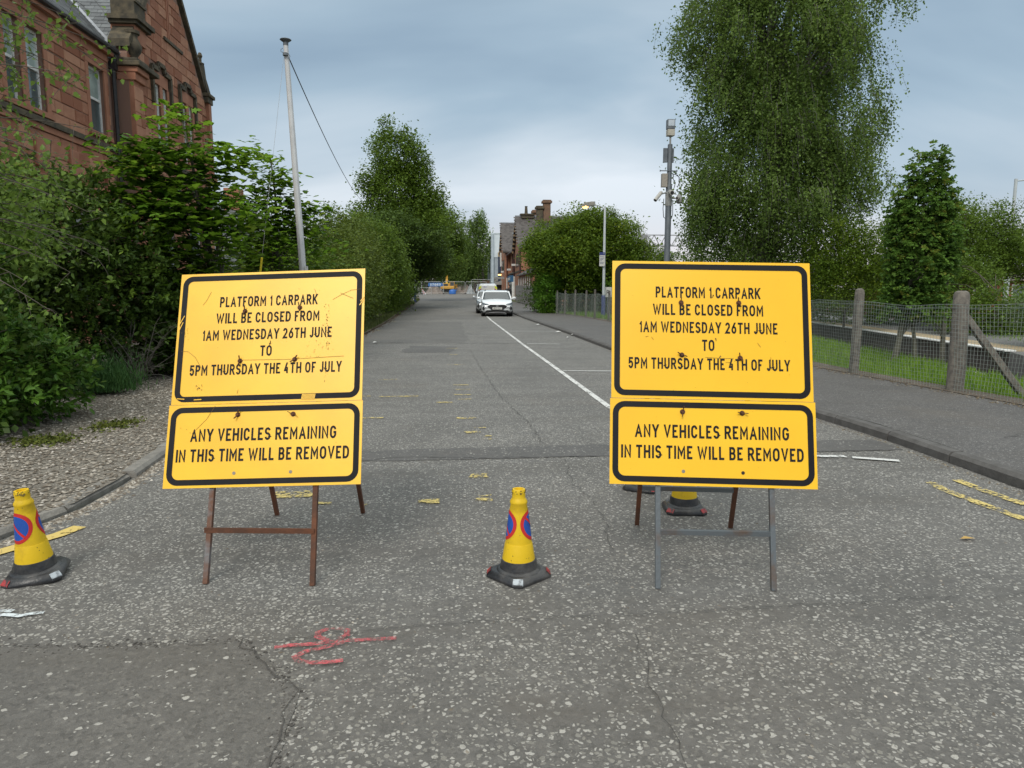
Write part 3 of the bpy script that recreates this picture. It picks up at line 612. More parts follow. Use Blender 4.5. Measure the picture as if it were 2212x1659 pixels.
def sign(lab, P, a, lean, roll, h1, h2, ffeet, rfeet, old, seed):
    t = thing('notice_board', lab, 'road sign', ((ffeet[0][0]+rfeet[1][0])/2, (ffeet[0][1]+rfeet[1][1])/2, 0), 'yellow car park closure boards')
    Rv = Vector((math.cos(a), math.sin(a), 0)); D = Vector((-math.sin(a), math.cos(a), 0)); U0 = Vector((0, 0, math.cos(lean)))+D*math.sin(lean)
    Rr = Rv*math.cos(roll)+U0*math.sin(roll); Uu = U0*math.cos(roll)-Rv*math.sin(roll); Nn = Rr.cross(Uu).normalized()    # towards the camera side
    if Nn.y > 0: Nn = -Nn
    P = Vector(P); rr = random.Random(seed)
    ybody = M_yelold if old else M_yel
    H = h1+h2; gap = .003
    def board(o, width, hh, name, lines, bolts, holes, rad):
        mb = MB(); c = o-Rr*width/2; mb.obox(c-Nn*.003, Rr*width, Uu*hh, Nn*.004)
        b = mb.build(name, ybody, t)
        mb = MB(); ins = .014; th = .030
        out = rrect(-width/2+ins, width/2-ins, ins, hh-ins, rad); inn = rrect(-width/2+ins+th, width/2-ins-th, ins+th, hh-ins-th, rad-th*.9)
        n = len(out)
        for i in range(n):
            j = (i+1) % n; mb.poly([o+Rr*p[0]+Uu*p[1]+Nn*.0024 for p in (out[i], out[j], inn[j], inn[i])])
        mb.build('border', M_blk, b)
        for txt, fy, wd, ch, dx in lines:
            mb = MB(); add_text(mb, txt, ch, o+Rr*dx+Uu*(hh*(1-fy)-ch/2), Rr, Uu, Nn, width=wd, wt=.172, lift=.0024); mb.build('lettering', M_blk, b)
        for k, (fx, fy, an) in enumerate(bolts):
            q = o+Rr*(fx-.5)*width+Uu*hh*(1-fy); mb = MB()
            mb.tube([q+Nn*.001, q+Nn*.004], .0135, 12); mb.tube([q+Nn*.004, q+Nn*.013], .008, 6)
            for sg in (1, -1):
                d = (Rr*math.cos(an)+Uu*math.sin(an))*sg
                mb.prism([q+Nn*.008+d*.006-Uu.cross(d).normalized()*0, q+Nn*.013+d*.02, q+Nn*.022+d*.028, q+Nn*.026+d*.022, q+Nn*.014+d*.006], Nn.cross(d)*.0035)
            mb.build('wing_nut', M_bolt, b)
        for fx, fy, dk in holes:
            q = o+Rr*(fx-.5)*width+Uu*hh*(1-fy); mb = MB(); mb.tube([q+Nn*.0008, q+Nn*.0025], .009, 14); mb.build('bolt_hole', M_hole if dk else M_holeg, b)
        return b
    up_l = [('PLATFORM 1 CARPARK', .228, .549, .060, -.016), ('WILL BE CLOSED FROM', .355, .578, .060, -.016), ('1AM WEDNESDAY 26TH JUNE', .484, .722, .060, -.016), ('TO', .612, .064, .060, -.016), ('5PM THURSDAY THE 4TH OF JULY', .747, .838, .060, -.014)]
    lo_l = [('ANY VEHICLES REMAINING', .374, .787, .068, -.004), ('IN THIS TIME WILL BE REMOVED', .617, .93, .068, -.004)]
    dd = .007 if old else .004
    b1 = board(P+Uu*(h2+gap), 1.043, h1-gap, 'upper_panel', up_l, [(.36,.305,R(80)),(.655,.29,R(95)),(.35,.685,R(85)),(.64,.685,R(40))] if old else [(.35,.305,R(90)),(.64,.30,R(100)),(.352,.685,R(-28)),(.643,.70,R(105))], [], .055)
    b2 = board(P+Nn*.0045-Rr*dd*.0, 1.055, h2, 'lower_panel', lo_l, [(.36,.135,R(60)),(.645,.145,R(-28))] if old else [(.355,.145,R(75)),(.645,.145,R(-10))], [(.358,.835,not old and False),(.645,.835,not old)], .062)
    # scuffs: thin lines and specks
    def scuff(parent, o, width, hh, lns, specks, mt=M_scr, wd=.0016):
        mb = MB()
        for k, ln in enumerate(lns):
            pl = [((x-.5)*width, hh*(1-y)) for x, y in ln]; s_ = stroke2d(pl, wd)
            for i in range(len(pl)-1):
                q0, q1 = s_[i], s_[i+1]; mb.poly([o+Rr*p[0]+Uu*p[1]+Nn*(.0036+k*.0001) for p in (q0[0], q0[1], q1[1], q1[0])])
        for x, y, s_ in specks:
            c = ((x-.5)*width, hh*(1-y)); an = [rr.uniform(0, 6.28)+0]*1
            mb.poly([o+Rr*(c[0]+s_*math.cos(a_)*rr.uniform(.4, 1))+Uu*(c[1]+s_*1.5*math.sin(a_)*rr.uniform(.4, 1))+Nn*.0042 for a_ in [j*1.2566 for j in range(5)]])
        mb.build('scuff_marks', mt, parent, kind='stuff')
    oU = P+Uu*(h2+gap); oL = P+Nn*.0045
    if old:
        L_ = [[(.83,.24),(.88,.2),(.93,.17),(.98,.165)], [(.03,.6),(.07,.605),(.11,.65),(.145,.73)], [(.36,.68),(.6,.685),(.9,.672)], [(.17,.15),(.15,.21),(.13,.25)], [(.73,.15),(.74,.19),(.735,.22)], [(.87,.19),(.94,.235)], [(.345,.93),(.35,.9)]]
        S_ = [(rr.gauss(.80+.05*(y-.3), .012), y, rr.uniform(.001, .0038)) for y in [rr.uniform(.27, .62) for _ in range(60)]]+[(rr.gauss(.74, .02), rr.uniform(.55, .68), rr.uniform(.001, .003)) for _ in range(22)]+[(rr.gauss(.80, .008), rr.uniform(.7, .86), rr.uniform(.001, .003)) for _ in range(14)]+[(rr.gauss(.14, .012), rr.gauss(.88, .01), rr.uniform(.001, .004)) for _ in range(16)]+[(rr.gauss(.05, .01), rr.uniform(.42, .52), rr.uniform(.001, .003)) for _ in range(12)]+[(rr.uniform(.03, .97), rr.uniform(.03, .97), rr.uniform(.0006, .0018)) for _ in range(40)]
        S_ += [(.505+rr.gauss(0,.003), .555+rr.gauss(0,.006), .005) for _ in range(4)]
        scuff(b1, oU, 1.043, h1, L_, S_)
        scuff(b1, oU, 1.043, h1, [[(.69+.006*k, .945), (.685+.006*k, .985)] for k in range(12)]+[[(.01,.4),(.035,.33)],[(.012,.44),(.03,.38)],[(.975,.29),(.995,.25)],[(.98,.26),(.998,.225)],[(.03,.955),(.07,.96)],[(.12,.967),(.16,.965)]], [], ybody, .0045)
        scuff(b2, oL, 1.055, h2, [[(.13,.35),(.2,.18),(.24,.02)]], [(.1,.3,.002),(.12,.34,.002),(.87,.5,.002),(.07,.28,.002),(.09,.25,.001)])
    else:
        S_ = [(rr.uniform(.05, .95), rr.uniform(.05, .97), rr.uniform(.0006, .0016)) for _ in range(30)]+[(.512+rr.gauss(0,.002), .25+rr.gauss(0,.008), .004) for _ in range(4)]+[(.522, .565, .005),(.524,.575,.004),(.545,.69,.004),(.54,.70,.004)]
        scuff(b1, oU, 1.043, h1, [[(.47,.70),(.55,.705),(.61,.705)], [(.73,.59),(.745,.62)], [(.795,.69),(.79,.75),(.8,.78)], [(.57,.733),(.6,.735)], [(.17,.56),(.185,.555)], [(.2,.56),(.21,.58)]], S_)
        scuff(b2, oL, 1.055, h2, [], [(rr.uniform(.05, .95), rr.uniform(.1, .9), rr.uniform(.0006, .0016)) for _ in range(14)])
    # frame
    fm = M_rustg if old else M_steel; Tw = .026
    topc = P+Uu*(H-.04)-Nn*.02
    fl = [Vector(f) for f in ffeet]; rl = [Vector(f) for f in rfeet]; hh = (H-.05)
    tops = []
    for k, f in enumerate(fl):
        dn_ = (f-P).dot(Nn); f = fl[k] = f-Vector((Nn.x, Nn.y, 0))*((dn_+.018)/(Nn.x**2+Nn.y**2))
        # the front leg runs up behind the board, parallel to it
        lx = (f-P).dot(Rr); tp = P+Rr*(lx*(1.0 if not old else .97))+Uu*hh-Nn*.018; tops.append(tp)
        mb = MB(); mb.bar(f+Vector((0, 0, .0)), tp, Tw, .024, up=tuple(Nn)); mb.build('front_leg', M_rustg if (old and k == 0) else (M_rust if old else fm), t, bevel=.0015)
    for k, f in enumerate(rl):
        tp = tops[k]-Nn*.034; mb = MB(); mb.bar(f, tp, Tw, .024, up=tuple(Nn)); mb.build('rear_leg', M_rust, t, bevel=.0015)
    def onleg(k, f_, legs=fl, tp=tops): return legs[k].lerp(tp[k], f_)
    fz = .165 if old else .17
    mb = MB(); e = (onleg(1, fz)-onleg(0, fz)).normalized()
    if old: mb.bar(onleg(0, fz)-e*.02+Nn*.018, onleg(1, fz)+e*.005+Nn*.018, .006, .028, up=(0, 0, 1))
    else: mb.bar(onleg(0, fz)+e*.013, onleg(1, fz)-e*.013, .024, .024)
    mb.build('crossbar', M_rust if old else M_steel, t)
    for fr in ((.5, .95) if old else (.5, .95)):
        mb = MB(); mb.bar(onleg(0, fr)+e*.013, onleg(1, fr)-e*.013, .02, .024); mb.build('crossbar', fm, t)
    if not old:
        tr = [x-Nn*.034 for x in tops]; a0 = onleg(0, .17, rl, tr); a1 = onleg(1, .17, rl, tr); e2 = (a1-a0).normalized()
        mb = MB(); mb.bar(a0+e2*.013, a1-e2*.013, .024, .028); mb.build('crossbar', M_steel, t)
    mb = MB(); mb.tube([tops[0]-Nn*.018-Rr*.02, tops[1]-Nn*.018+Rr*.02], .008, 8); mb.build('hinge_rod', M_rust, t)
    return t
sign('worn yellow notice board with scratches, rust-brown legs, left of the cone', (-1.027, 3.724, .475), -.121, .347, .035, .752, .447,
     [(-1.30,3.58,0),(-.74,3.57,0)], [(-1.21,4.73,0),(-.64,4.73,0)], True, 3)
sign('cleaner yellow notice board on grey steel legs with two cones behind', (1.305, 3.448, .501), -.122, .269, -.016, .745, .445,
     [(1.02,3.47,0),(1.59,3.36,0)], [(1.15,4.34,0),(1.73,4.24,0)], False, 4)

# ------------------------------------------------------------------ no-waiting cones
M_cy = mat('cone_yellow', (.70,.46,.010), (.42,.27,.02), 9, .5, .15, 60, ramp=(.50, .80), spec=.4)
M_ck = mat('cone_rubber', (.020,.021,.024), (.085,.08,.075), 9, .38, .3, 60, ramp=(.4, .75))
M_cr = mat('disc_red', (.56,.02,.018), (.48,.025,.02), 20, .45); M_cb = mat('disc_blue', (.012,.085,.40), (.012,.07,.34), 20, .45)
M_cref = mat('base_red_patch', (.36,.03,.03), (.05,.03,.03), 38, .45, ramp=(.45, .62)); M_cw = mat('base_white_sheen_patch', (.40,.44,.47), (.12,.13,.14), 38, .35, ramp=(.45, .62))  # the pale colour also paints the gloss on the middle cone's base
M_dirt = mat('cone_dirt', (.08,.06,.02), (.25,.18,.04), 60, .9)
CPROF = [(.092,.058),(.0845,.112),(.0725,.185),(.0705,.19),(.0695,.19),(.051,.345),(.043,.395),(.0455,.4),(.0455,.41),(.036,.425),(.034,.43),(.0355,.452),(.036,.465),(.033,.474),(.024,.474),(.022,.455)]
def cone_r(z):
    for (r0, z0), (r1, z1) in zip(CPROF[:-1], CPROF[1:]):
        if z0 <= z <= z1 and z1 > z0: return r0+(r1-r0)*(z-z0)/(z1-z0)
    return .05
def make_cone(lab, loc, rz, grp='no-waiting cones', tilt=0, patches=()):
    t = thing('traffic_cone', lab, 'traffic cone', loc, grp, rz)
    if tilt: t.rotation_euler = (0, tilt, rz)
    mb = MB(); mb.lathe((0, 0, 0), [(.091,.07)]+CPROF[1:], 40); mb.build('cone_body', M_cy, t, smooth=True, local=True)
    # rubber base with cut corners
    def oct_(h, c, z): return [(h-c,-h,z),(h,-h+c,z),(h,h-c,z),(h-c,h,z),(-h+c,h,z),(-h,h-c,z),(-h,-h+c,z),(-h+c,-h,z)]
    mb = MB(); lv = [oct_(.133,.03,.0), oct_(.136,.032,.008), oct_(.134,.032,.02), oct_(.118,.03,.040), oct_(.112,.045,.043)]
    lv = [[(x, y, z) for x, y, z in l] for l in lv]
    for l in lv: mb.v += l
    for i in range(len(lv)-1):
        for j in range(8): a = i*8+j; b = i*8+(j+1) % 8; mb.f.append((a, b, b+8, a+8)); mb.m.append(0)
    mb.f += [tuple(range(8))[::-1], tuple(range(32, 40))]; mb.m += [0, 0]
    mb.lathe((0, 0, 0), [(.118,.042),(.110,.050),(.0995,.053),(.0955,.075),(.0905,.098),(.0868,.100)], 32, 0)
    c45 = math.cos(R(45)); rot45 = lambda b_: setattr(b_, 'v', [((x-y)*c45, (x+y)*c45, z) for x, y, z in b_.v])
    rot45(mb); bs = mb.build('base', M_ck, t, smooth=True, local=True)
    for kx, ky, mt in patches:
        mb = MB(); q = [(kx*.100,ky*.1355,.012),(kx*.1365,ky*.098,.012),(kx*.1365,ky*.098,.02),(kx*.1205,ky*.085,.0415),(kx*.085,ky*.1205,.0415),(kx*.100,ky*.1365,.02)]
        q = [(x*1.006, y*1.006, z+.0012) for x, y, z in q]
        mb.poly([q[0], q[1], q[2], q[5]]); mb.poly([q[5], q[2], q[3], q[4]]); rot45(mb); mb.build('reflector_sheen_patch', mt, bs, local=True)
    # discs wrapped on the two sides
    z0 = .285; rad = .081
    for az_ in (0, math.pi):
        def pt(u, v, off): r_0 = cone_r(z0+v); a_ = az_+u/r_0; return ((r_0+off)*math.cos(a_), (r_0+off)*math.sin(a_), z0+v)
        mr_ = MB(); mbb = MB(); K = 40
        for i in range(K):
            a0, a1 = 2*math.pi*i/K, 2*math.pi*(i+1)/K
            for j in range(2):
                r0 = rad*(.78+.11*j); r1 = rad*(.78+.11*(j+1)); mr_.poly([pt(r0*math.cos(a0), r0*math.sin(a0), .0012), pt(r1*math.cos(a0), r1*math.sin(a0), .0012), pt(r1*math.cos(a1), r1*math.sin(a1), .0012), pt(r0*math.cos(a1), r0*math.sin(a1), .0012)])
            for j in range(6):
                r0 = rad*.78*j/6; r1 = rad*.78*(j+1)/6; mbb.poly([pt(r0*math.cos(a0), r0*math.sin(a0), .0012), pt(r1*math.cos(a0), r1*math.sin(a0), .0012), pt(r1*math.cos(a1), r1*math.sin(a1), .0012), pt(r0*math.cos(a1), r0*math.sin(a1), .0012)])
        q = 12
        for i in range(q):
            f0 = -.8+1.6*i/q; f1 = -.8+1.6*(i+1)/q; dv = .006; c = .707
            def sl(f, s_): return pt(-f*rad*c+s_*dv*c, f*rad*c+s_*dv*c, .0022) if True else 0
            mr_.poly([sl(f0, 1), sl(f0, -1), sl(f1, -1), sl(f1, 1)])
        dk = mr_.build('disc_ring', M_cr, t, local=True); mbb.build('disc_face', M_cb, t, local=True)
    rr = random.Random(lab); mb = MB()
    for i in range(60):
        a_ = rr.uniform(0, 6.28); z = rr.choice([rr.uniform(.45, .472), rr.uniform(.455, .473), rr.uniform(.11, .2), rr.uniform(.1, .4)]); r_0 = cone_r(z)+.0008; s_ = rr.uniform(.0015, .006 if z > .43 else .003)
        mb.poly([((r_0)*math.cos(a_+s_*math.cos(b)/r_0), (r_0)*math.sin(a_+s_*math.cos(b)/r_0), z+s_*1.3*math.sin(b)) for b in [k*1.2566 for k in range(5)]])
    mb.build('dirt_specks', M_dirt, t, local=True, kind='stuff')
    return t
cw, cr_ = M_cw, M_cref
make_cone('yellow no-waiting cone standing between the two boards', (.318, 3.58, 0), R(-6), patches=[(-1,-1,cw),(1,-1,cr_),(-1,1,cr_)])  # pale front corner here is a sheen painted onto the black rubber
make_cone('yellow no-waiting cone leaning beside the left kerb', (-2.215, 3.77, .008), R(61), tilt=R(-5), patches=[(-1,-1,cw),(-1,1,cr_),(1,1,cw)])
make_cone('yellow cone directly behind the legs of the right board, red and white base corners', (1.55, 4.62, 0), R(38), patches=[(1,-1,cw),(-1,-1,cr_),(-1,1,cr_)])
make_cone('cone behind the right board, farther of the two, with red front on its base', (1.42, 5.17, 0), R(12), patches=[(-1,-1,cr_),(1,-1,cw)])

# ------------------------------------------------------------------ post and wire mesh fence
M_post = mat('weathered_timber', (.15,.135,.12), (.09,.08,.072), 8, .9, .6, 40); M_postl = mat('lichen_timber', (.20,.18,.15), (.10,.09,.08), 14, .9, .7, 40)
M_wire = mat('green_wire', (.24,.29,.26), (.30,.33,.31), 5, .5, metal=.2)
def fx(Y): return lerp_tab([(4, 7.3), (8.2, 7.02), (9.35, 6.92), (11.45, 6.70), (14, 6.70), (20, 6.83), (32, 7.02), (36.8, 6.76), (42.6, 6.05)], Y)
ft = thing('wire_fence', 'timber post and wire mesh fence along the footpath', 'fence', (7.0, 8, 0))
posts = [5.4, 7.9, 11.5, 14.1, 17.0, 20.2, 23.4, 26.6, 29.6, 32.4, 35.0, 36.9, 38.9, 40.9, 42.6]
rr = random.Random(4)
for y in posts:
    x = fx(y)+.03; s_ = .058 if y < 20 else .046; lx, ly = rr.uniform(-.05, .05), rr.uniform(-.05, .05); h = 1.5+rr.uniform(-.04, .04)
    mb = MB(); mb.prism([(x-s_, y-s_, -.1), (x+s_, y-s_, -.1), (x+s_, y+s_, -.1), (x-s_, y+s_, -.1)], (lx, ly, h+.02)); mb.prism([(x-s_+lx, y-s_+ly, h-.09), (x+s_+lx, y-s_+ly, h-.09), (x+s_*.8+lx, y-s_+ly, h-.02), (x+lx, y-s_+ly, h+.01), (x-s_*.8+lx, y-s_+ly, h-.02)], (0, 2*s_, 0)); mb.build('post', M_postl if y < 20 else M_post, ft, bevel=.008)
mb = MB(); mb.tube([(6.97, 9.35, -.1), (6.98, 9.36, .7), (6.96, 9.35, 1.42), (6.96, 9.35, 1.47), (6.96, 9.35, 1.49)], [.115, .108, .10, .085, .05], 14); mb.build('strainer_post', M_postl, ft, smooth=True)
mb = MB(); mb.bar((7.06, 9.38, 1.14), (8.02, 9.25, -.1), .09, .09); mb.build('brace', M_postl, ft, bevel=.01)
mb = MB(); mb.bar((7.0, 8.0, .9), (7.75, 9.0, -.12), .07, .07); 
def sag(y, z):    # slight ripple of the mesh
    return fx(y)-.045+.018*math.sin(y*2.1+z*3)+.012*math.sin(y*5.3+z)
def ztop(y): return 1.30+.025*math.sin(y*1.7)+.015*math.sin(y*4.1)
mb = MB()
def wire(mb, pts, r): mb.tube(pts, r, 3, cap=False)
y0, y1 = 6.6, 42.6
ny = int((y1-y0)/.055)
for i in range(ny+1):
    y = y0+(y1-y0)*i/ny
    if y > 26 and i % 2: continue
    wire(mb, [(sag(y, z)-.0, y+.012*math.sin(z*4+y*3), z*ztop(y)/1.3) for z in (.03, .45, .88, 1.3)], .0021 if y < 24 else .004)
for k in range(24):
    z = .03+k*1.27/23; wire(mb, [(sag(yy, z), yy, z*ztop(yy)/1.3+.004*math.sin(yy*9+k)) for yy in [y0+(y1-y0)*j/90 for j in range(91)]], .0021)
for z in (1.3, 1.26): wire(mb, [(sag(yy, z)-.004, yy, z*ztop(yy)/1.3) for yy in [y0+(y1-y0)*j/60 for j in range(61)]], .003)
mb.build('wire_mesh', M_wire, ft, kind='stuff')

# ------------------------------------------------------------------ grass verge
def blades(name, P, size, lm, seed, up=0.2, shape='blade', kind='stuff', tint=None):
    r = np.random.default_rng(seed); n = len(P); d = r.normal(size=(n, 3))*.35+np.array([0, 0, 1.]); tv, tf = SH[shape]; tv = np.array(tv)
    d /= np.linalg.norm(d, axis=1)[:, None]; b = np.cross(d, r.normal(size=(n, 3))); b /= np.linalg.norm(b, axis=1)[:, None]
    s = size*r.uniform(.5, 1.4, n); V = P[:, None, :]+s[:, None, None]*(tv[None, :, 0:1]*d[:, None, :]+tv[None, :, 1:2]*b[:, None, :])
    F = (np.array(tf)[None]+(np.arange(n)*len(tv))[:, None, None]).reshape(-1, 4)
    return tag(np_mesh(name, V.reshape(-1, 3), F, lm, None, r.uniform(0, 1, n) if tint is None else tint), kind=kind)
L_gr = leaf_mat('grass', (.07,.15,.016), (.20,.33,.035), .35, .6); L_dry = leaf_mat('dry_grass', (.16,.13,.08), (.34,.28,.19), .1, .9)
r = np.random.default_rng(31)
n = 52000; Y = 7.2+r.random(n)**1.4*26; fxx = np.array([fx(y) for y in Y]); X = fxx+.1+r.random(n)*(np.array([edge_x(y) for y in Y])-fxx-.13); clump = .5+.5*np.sin(X*3.1+np.sin(Y*2.3)*2)*np.sin(Y*2.7)
P = np.stack([X, Y, np.full(n, -.05)], 1); k = (r.random(n) < .35+.65*clump) & (np.abs(X-fxx) > r.random(n)*.35)
blades('grass', P[k], .15, L_gr, 1)
n = 16000; Y = 6.6+r.random(n)**1.2*30; X = np.array([fx(y) for y in Y])+.06+r.normal(size=n)*.14; blades('dry_grass', np.stack([X, Y, np.full(n, .0)], 1), .07, L_dry, 2)
n = 9000; Y = 30+r.random(n)*15; X = np.array([fx(y) for y in Y])+.1+r.random(n)*2.5; blades('grass', np.stack([X, Y, np.full(n, -.02)], 1), .22, L_gr, 3)
n = 9000; X = r.uniform(14, 22, n); Y = r.uniform(11, 24, n); k = X > 10.9+.19*Y+1.6; blades('grass', np.stack([X, Y, np.full(n, -.2)], 1)[k], .3, L_gr, 4)
strip('fence_verge', M_soil, lambda Y: fx(Y)-.12, lambda Y: fx(Y)+.3, [4, 8, 12, 16, 20, 24, 28, 32, 37, 46], .108)

n = 2600; Yq = 6+r.random(n)**1.3*28; Xq = np.array([fx(q) for q in Yq])-.12+r.normal(size=n)*.10; pebbles('verge_litter', np.stack([Xq, Yq, np.full(n, .103)], 1), .012, 17, leaf_mat('litter', (.08,.06,.04), (.22,.18,.12), 0, .9, (.4,.36,.3)))
n = 700; Yq = 3.4+r.random(n)*14; Xq = np.array([lerp_tab(RT, q) for q in Yq])-.05-np.abs(r.normal(size=n))*.05; pebbles('gutter_grit', np.stack([Xq, Yq, np.zeros(n)], 1), .008, 18, leaf_mat('litter', (.08,.06,.04), (.22,.18,.12), 0, .9, (.4,.36,.3)))
# ------------------------------------------------------------------ railway beyond the fence
M_sleep = mat('sleeper', (.10,.085,.07), (.15,.13,.11), 9, .9, .4, 30); M_rail = mat('rail_steel', (.16,.10,.07), (.25,.2,.17), 9, .5, metal=.6)
M_tan = mat('tactile_strip', (.40,.31,.19), (.32,.25,.16), 6, .85, .3, 60); M_wedge = mat('white_edge', (.72,.72,.70), (.55,.55,.53), 8, .7)
M_ptop = mat('platform_asphalt', (.16,.155,.15), (.12,.118,.115), 3, .9, .4, 60); M_wall = mat('platform_wall', (.07,.06,.052), (.12,.105,.09), 4, .9, .8, 20)
def sx(off, Y): return edge_x(Y)+off
mb = MB()
for k in range(-1, 60): y = 8+k*.65; mb.bar((sx(.45, y), y, -.9), (sx(2.75, y), y+.0, -.9), .25, .12)
mb.build('sleepers', M_sleep, kind='stuff')
tr_ = thing('railway_track', 'railway track in the shallow cutting beyond the fence', 'railway track', (9.5, 12, -.9))
for off in (.85, 2.3): mb = MB(); mb.bar((sx(off, 7), 7, -.78), (sx(off, 70), 70, -.78), .07, .14); mb.build('rail', M_rail, tr_)
mb = MB(); mb.poly([(sx(.03, 6), 6, -.93), (sx(3.0, 6), 6, -.93), (sx(3.0, 70), 70, -.93), (sx(.03, 70), 70, -.93)]); mb.build('ballast', M_ball, kind='structure')
mb = MB(); mb.prism([(sx(-.1, 8), 8, -.02), (sx(.0, 8), 8, -.02), (sx(.0, 8), 8, -.9), (sx(-.1, 8), 8, -.9)], (sx(0, 60)-sx(0, 8), 52, 0)); mb.build('retaining_kerb', M_conc, kind='structure')
pf = thing('platform', 'station platform with white edge line and tan warning strip', 'platform', (sx(3.1, 17), 17, -.9)); pf['kind'] = 'structure'
del pf['label'], pf['category']
def plat_strip(o0, o1, z0, z1, name, mt, ya=16.4, yb=62):
    mb = MB(); a = [(sx(o0, ya), ya, z0), (sx(o1, ya), ya, z0), (sx(o1, ya), ya, z1), (sx(o0, ya), ya, z1)]; mb.prism(a, (sx(0, yb)-sx(0, ya), yb-ya, 0)); return mb.build(name, mt, pf)
plat_strip(3.1, 8.8, -.9, .0, 'platform_body', M_wall); plat_strip(2.98, 3.28, 0, .03, 'coping', M_wedge); plat_strip(3.284, 4.15, 0, .024, 'tactile_strip', M_tan); plat_strip(4.154, 8.8, 0, .022, 'surface', M_ptop)
M_rbrick = mat('red_edging', (.22,.09,.06), (.16,.075,.055), 10, .85)
plat_strip(8.3, 8.8, .022, .32, 'rear_wall', M_rbrick)
mb = MB(); ya, yb = 16.4, 9.0
mb.v = [(sx(3.1, ya), ya, 0), (sx(5.6, ya), ya, 0), (sx(5.6, yb), yb, -.62), (sx(3.1, yb), yb, -.62), (sx(3.1, ya), ya, -.9), (sx(5.6, ya), ya, -.9), (sx(5.6, yb), yb, -.9), (sx(3.1, yb), yb, -.9)]
mb.f = [(0,1,2,3),(4,7,6,5),(0,3,7,4),(1,5,6,2),(2,6,7,3),(0,4,5,1)]; mb.m = [0]*6; mb.build('platform_ramp', M_ptop, pf)

# ------------------------------------------------------------------ poles
M_galv = mat('galvanised', (.62,.62,.62), (.50,.50,.50), 2.5, .45, .1, 80, metal=.2); M_galvd = mat('dull_galvanised', (.10,.115,.13), (.15,.165,.18), 3, .6, .1, 60, metal=.3)
M_lampw = mat('pale_post', (.50,.54,.56), (.42,.45,.47), 3, .5); M_blue = mat('navy_paint', (.03,.045,.17), (.04,.06,.2), 4, .45)
M_black = mat('black_plastic', (.015,.015,.016), (.025,.025,.026), 8, .5); M_white = mat('white_plastic', (.62,.62,.60), (.5,.5,.48), 6, .45)
M_greyp = mat('grey_box', (.30,.31,.30), (.22,.22,.21), 9, .6); M_glow = bpy.data.materials.new('lamp_glow'); M_glow.use_nodes = True
b_ = M_glow.node_tree.nodes['Principled BSDF']; b_.inputs['Emission Color'].default_value = (1, .55, .15, 1); b_.inputs['Emission Strength'].default_value = 3.2; b_.inputs['Base Color'].default_value = (.9, .6, .3, 1)
ft_ = (-3.08, 15.0); t = thing('flagpole', 'tall tapered pale metal mast with flat cap behind the left board', 'mast', (*ft_, .05))
LN = .19; mb = MB(); mb.tube([(ft_[0]+.03, ft_[1], .05), (ft_[0], ft_[1], 1.2), (ft_[0]-LN, ft_[1], 6.27)], [.078, .075, .046], 10); mb.build('pole', M_galv, t); ft0 = ft_; ft_ = (ft_[0]-LN, ft_[1])
for o_ in t.children: pass
mb = MB(); mb.lathe((ft_[0], ft_[1], 6.25), [(.03,0),(.05,.01),(.05,.07),(.095,.10),(.112,.115),(.10,.127),(.02,.135)], 20); mb.build('cap', M_galvd, t, smooth=True)
mb = MB(); mb.tube([(ft_[0]-.05, ft_[1]-.04, 6.2), (ft_[0]-.09, ft_[1]-.04, 6.17), (ft_[0]-.09, ft_[1]-.04, 6.13), (ft_[0]-.05, ft_[1]-.04, 6.12)], .006, 5); mb.tube([(ft_[0]+.05, ft_[1]-.04, 6.1), (ft_[0]+.085, ft_[1]-.04, 6.05), (ft_[0]+.05, ft_[1]-.04, 6.0)], .006, 5); mb.tube([(ft_[0], ft_[1]-.06, 6.1), (ft_[0], ft_[1]-.062, 6.05)], .052, 12); mb.build('bracket', M_galvd, t)
mb = MB(); mb.bx(ft0[0]+.03, ft0[0]+.085, ft_[1]-.09, ft_[1]-.03, 1.72, 1.98); mb.build('cleat_box', M_white, t)
mb = MB(); a = Vector((ft_[0]+.05, ft_[1], 6.03)); b = Vector((-5.3, 42, 6.6)); pts = [a.lerp(b, f)+Vector((0, 0, -1.1*4*f*(1-f)*.32)) for f in [i/20 for i in range(21)]]; mb.tube(pts, .011, 5); mb.build('cable', M_black, label='thin black cable running from the mast head to the trees', cat='cable')
t = thing('guy_wire', 'thin stay wire with yellow guard tube left of the mast', 'guy wire', (-4.5, 16.0, .05)); a = Vector((-4.5, 16.0, .05)); b = Vector((ft_[0]-.04, ft_[1], 6.1)); d = (b-a).normalized()
mb = MB(); mb.tube([a, b], .003, 5); mb.build('wire', M_galv, t); mb = MB(); mb.tube([a+d*.03, a+d*2.2], .022, 8); mb.build('guard_tube', mat('yellow_plastic', (.75,.62,.03), (.7,.55,.03), 5, .5), t)

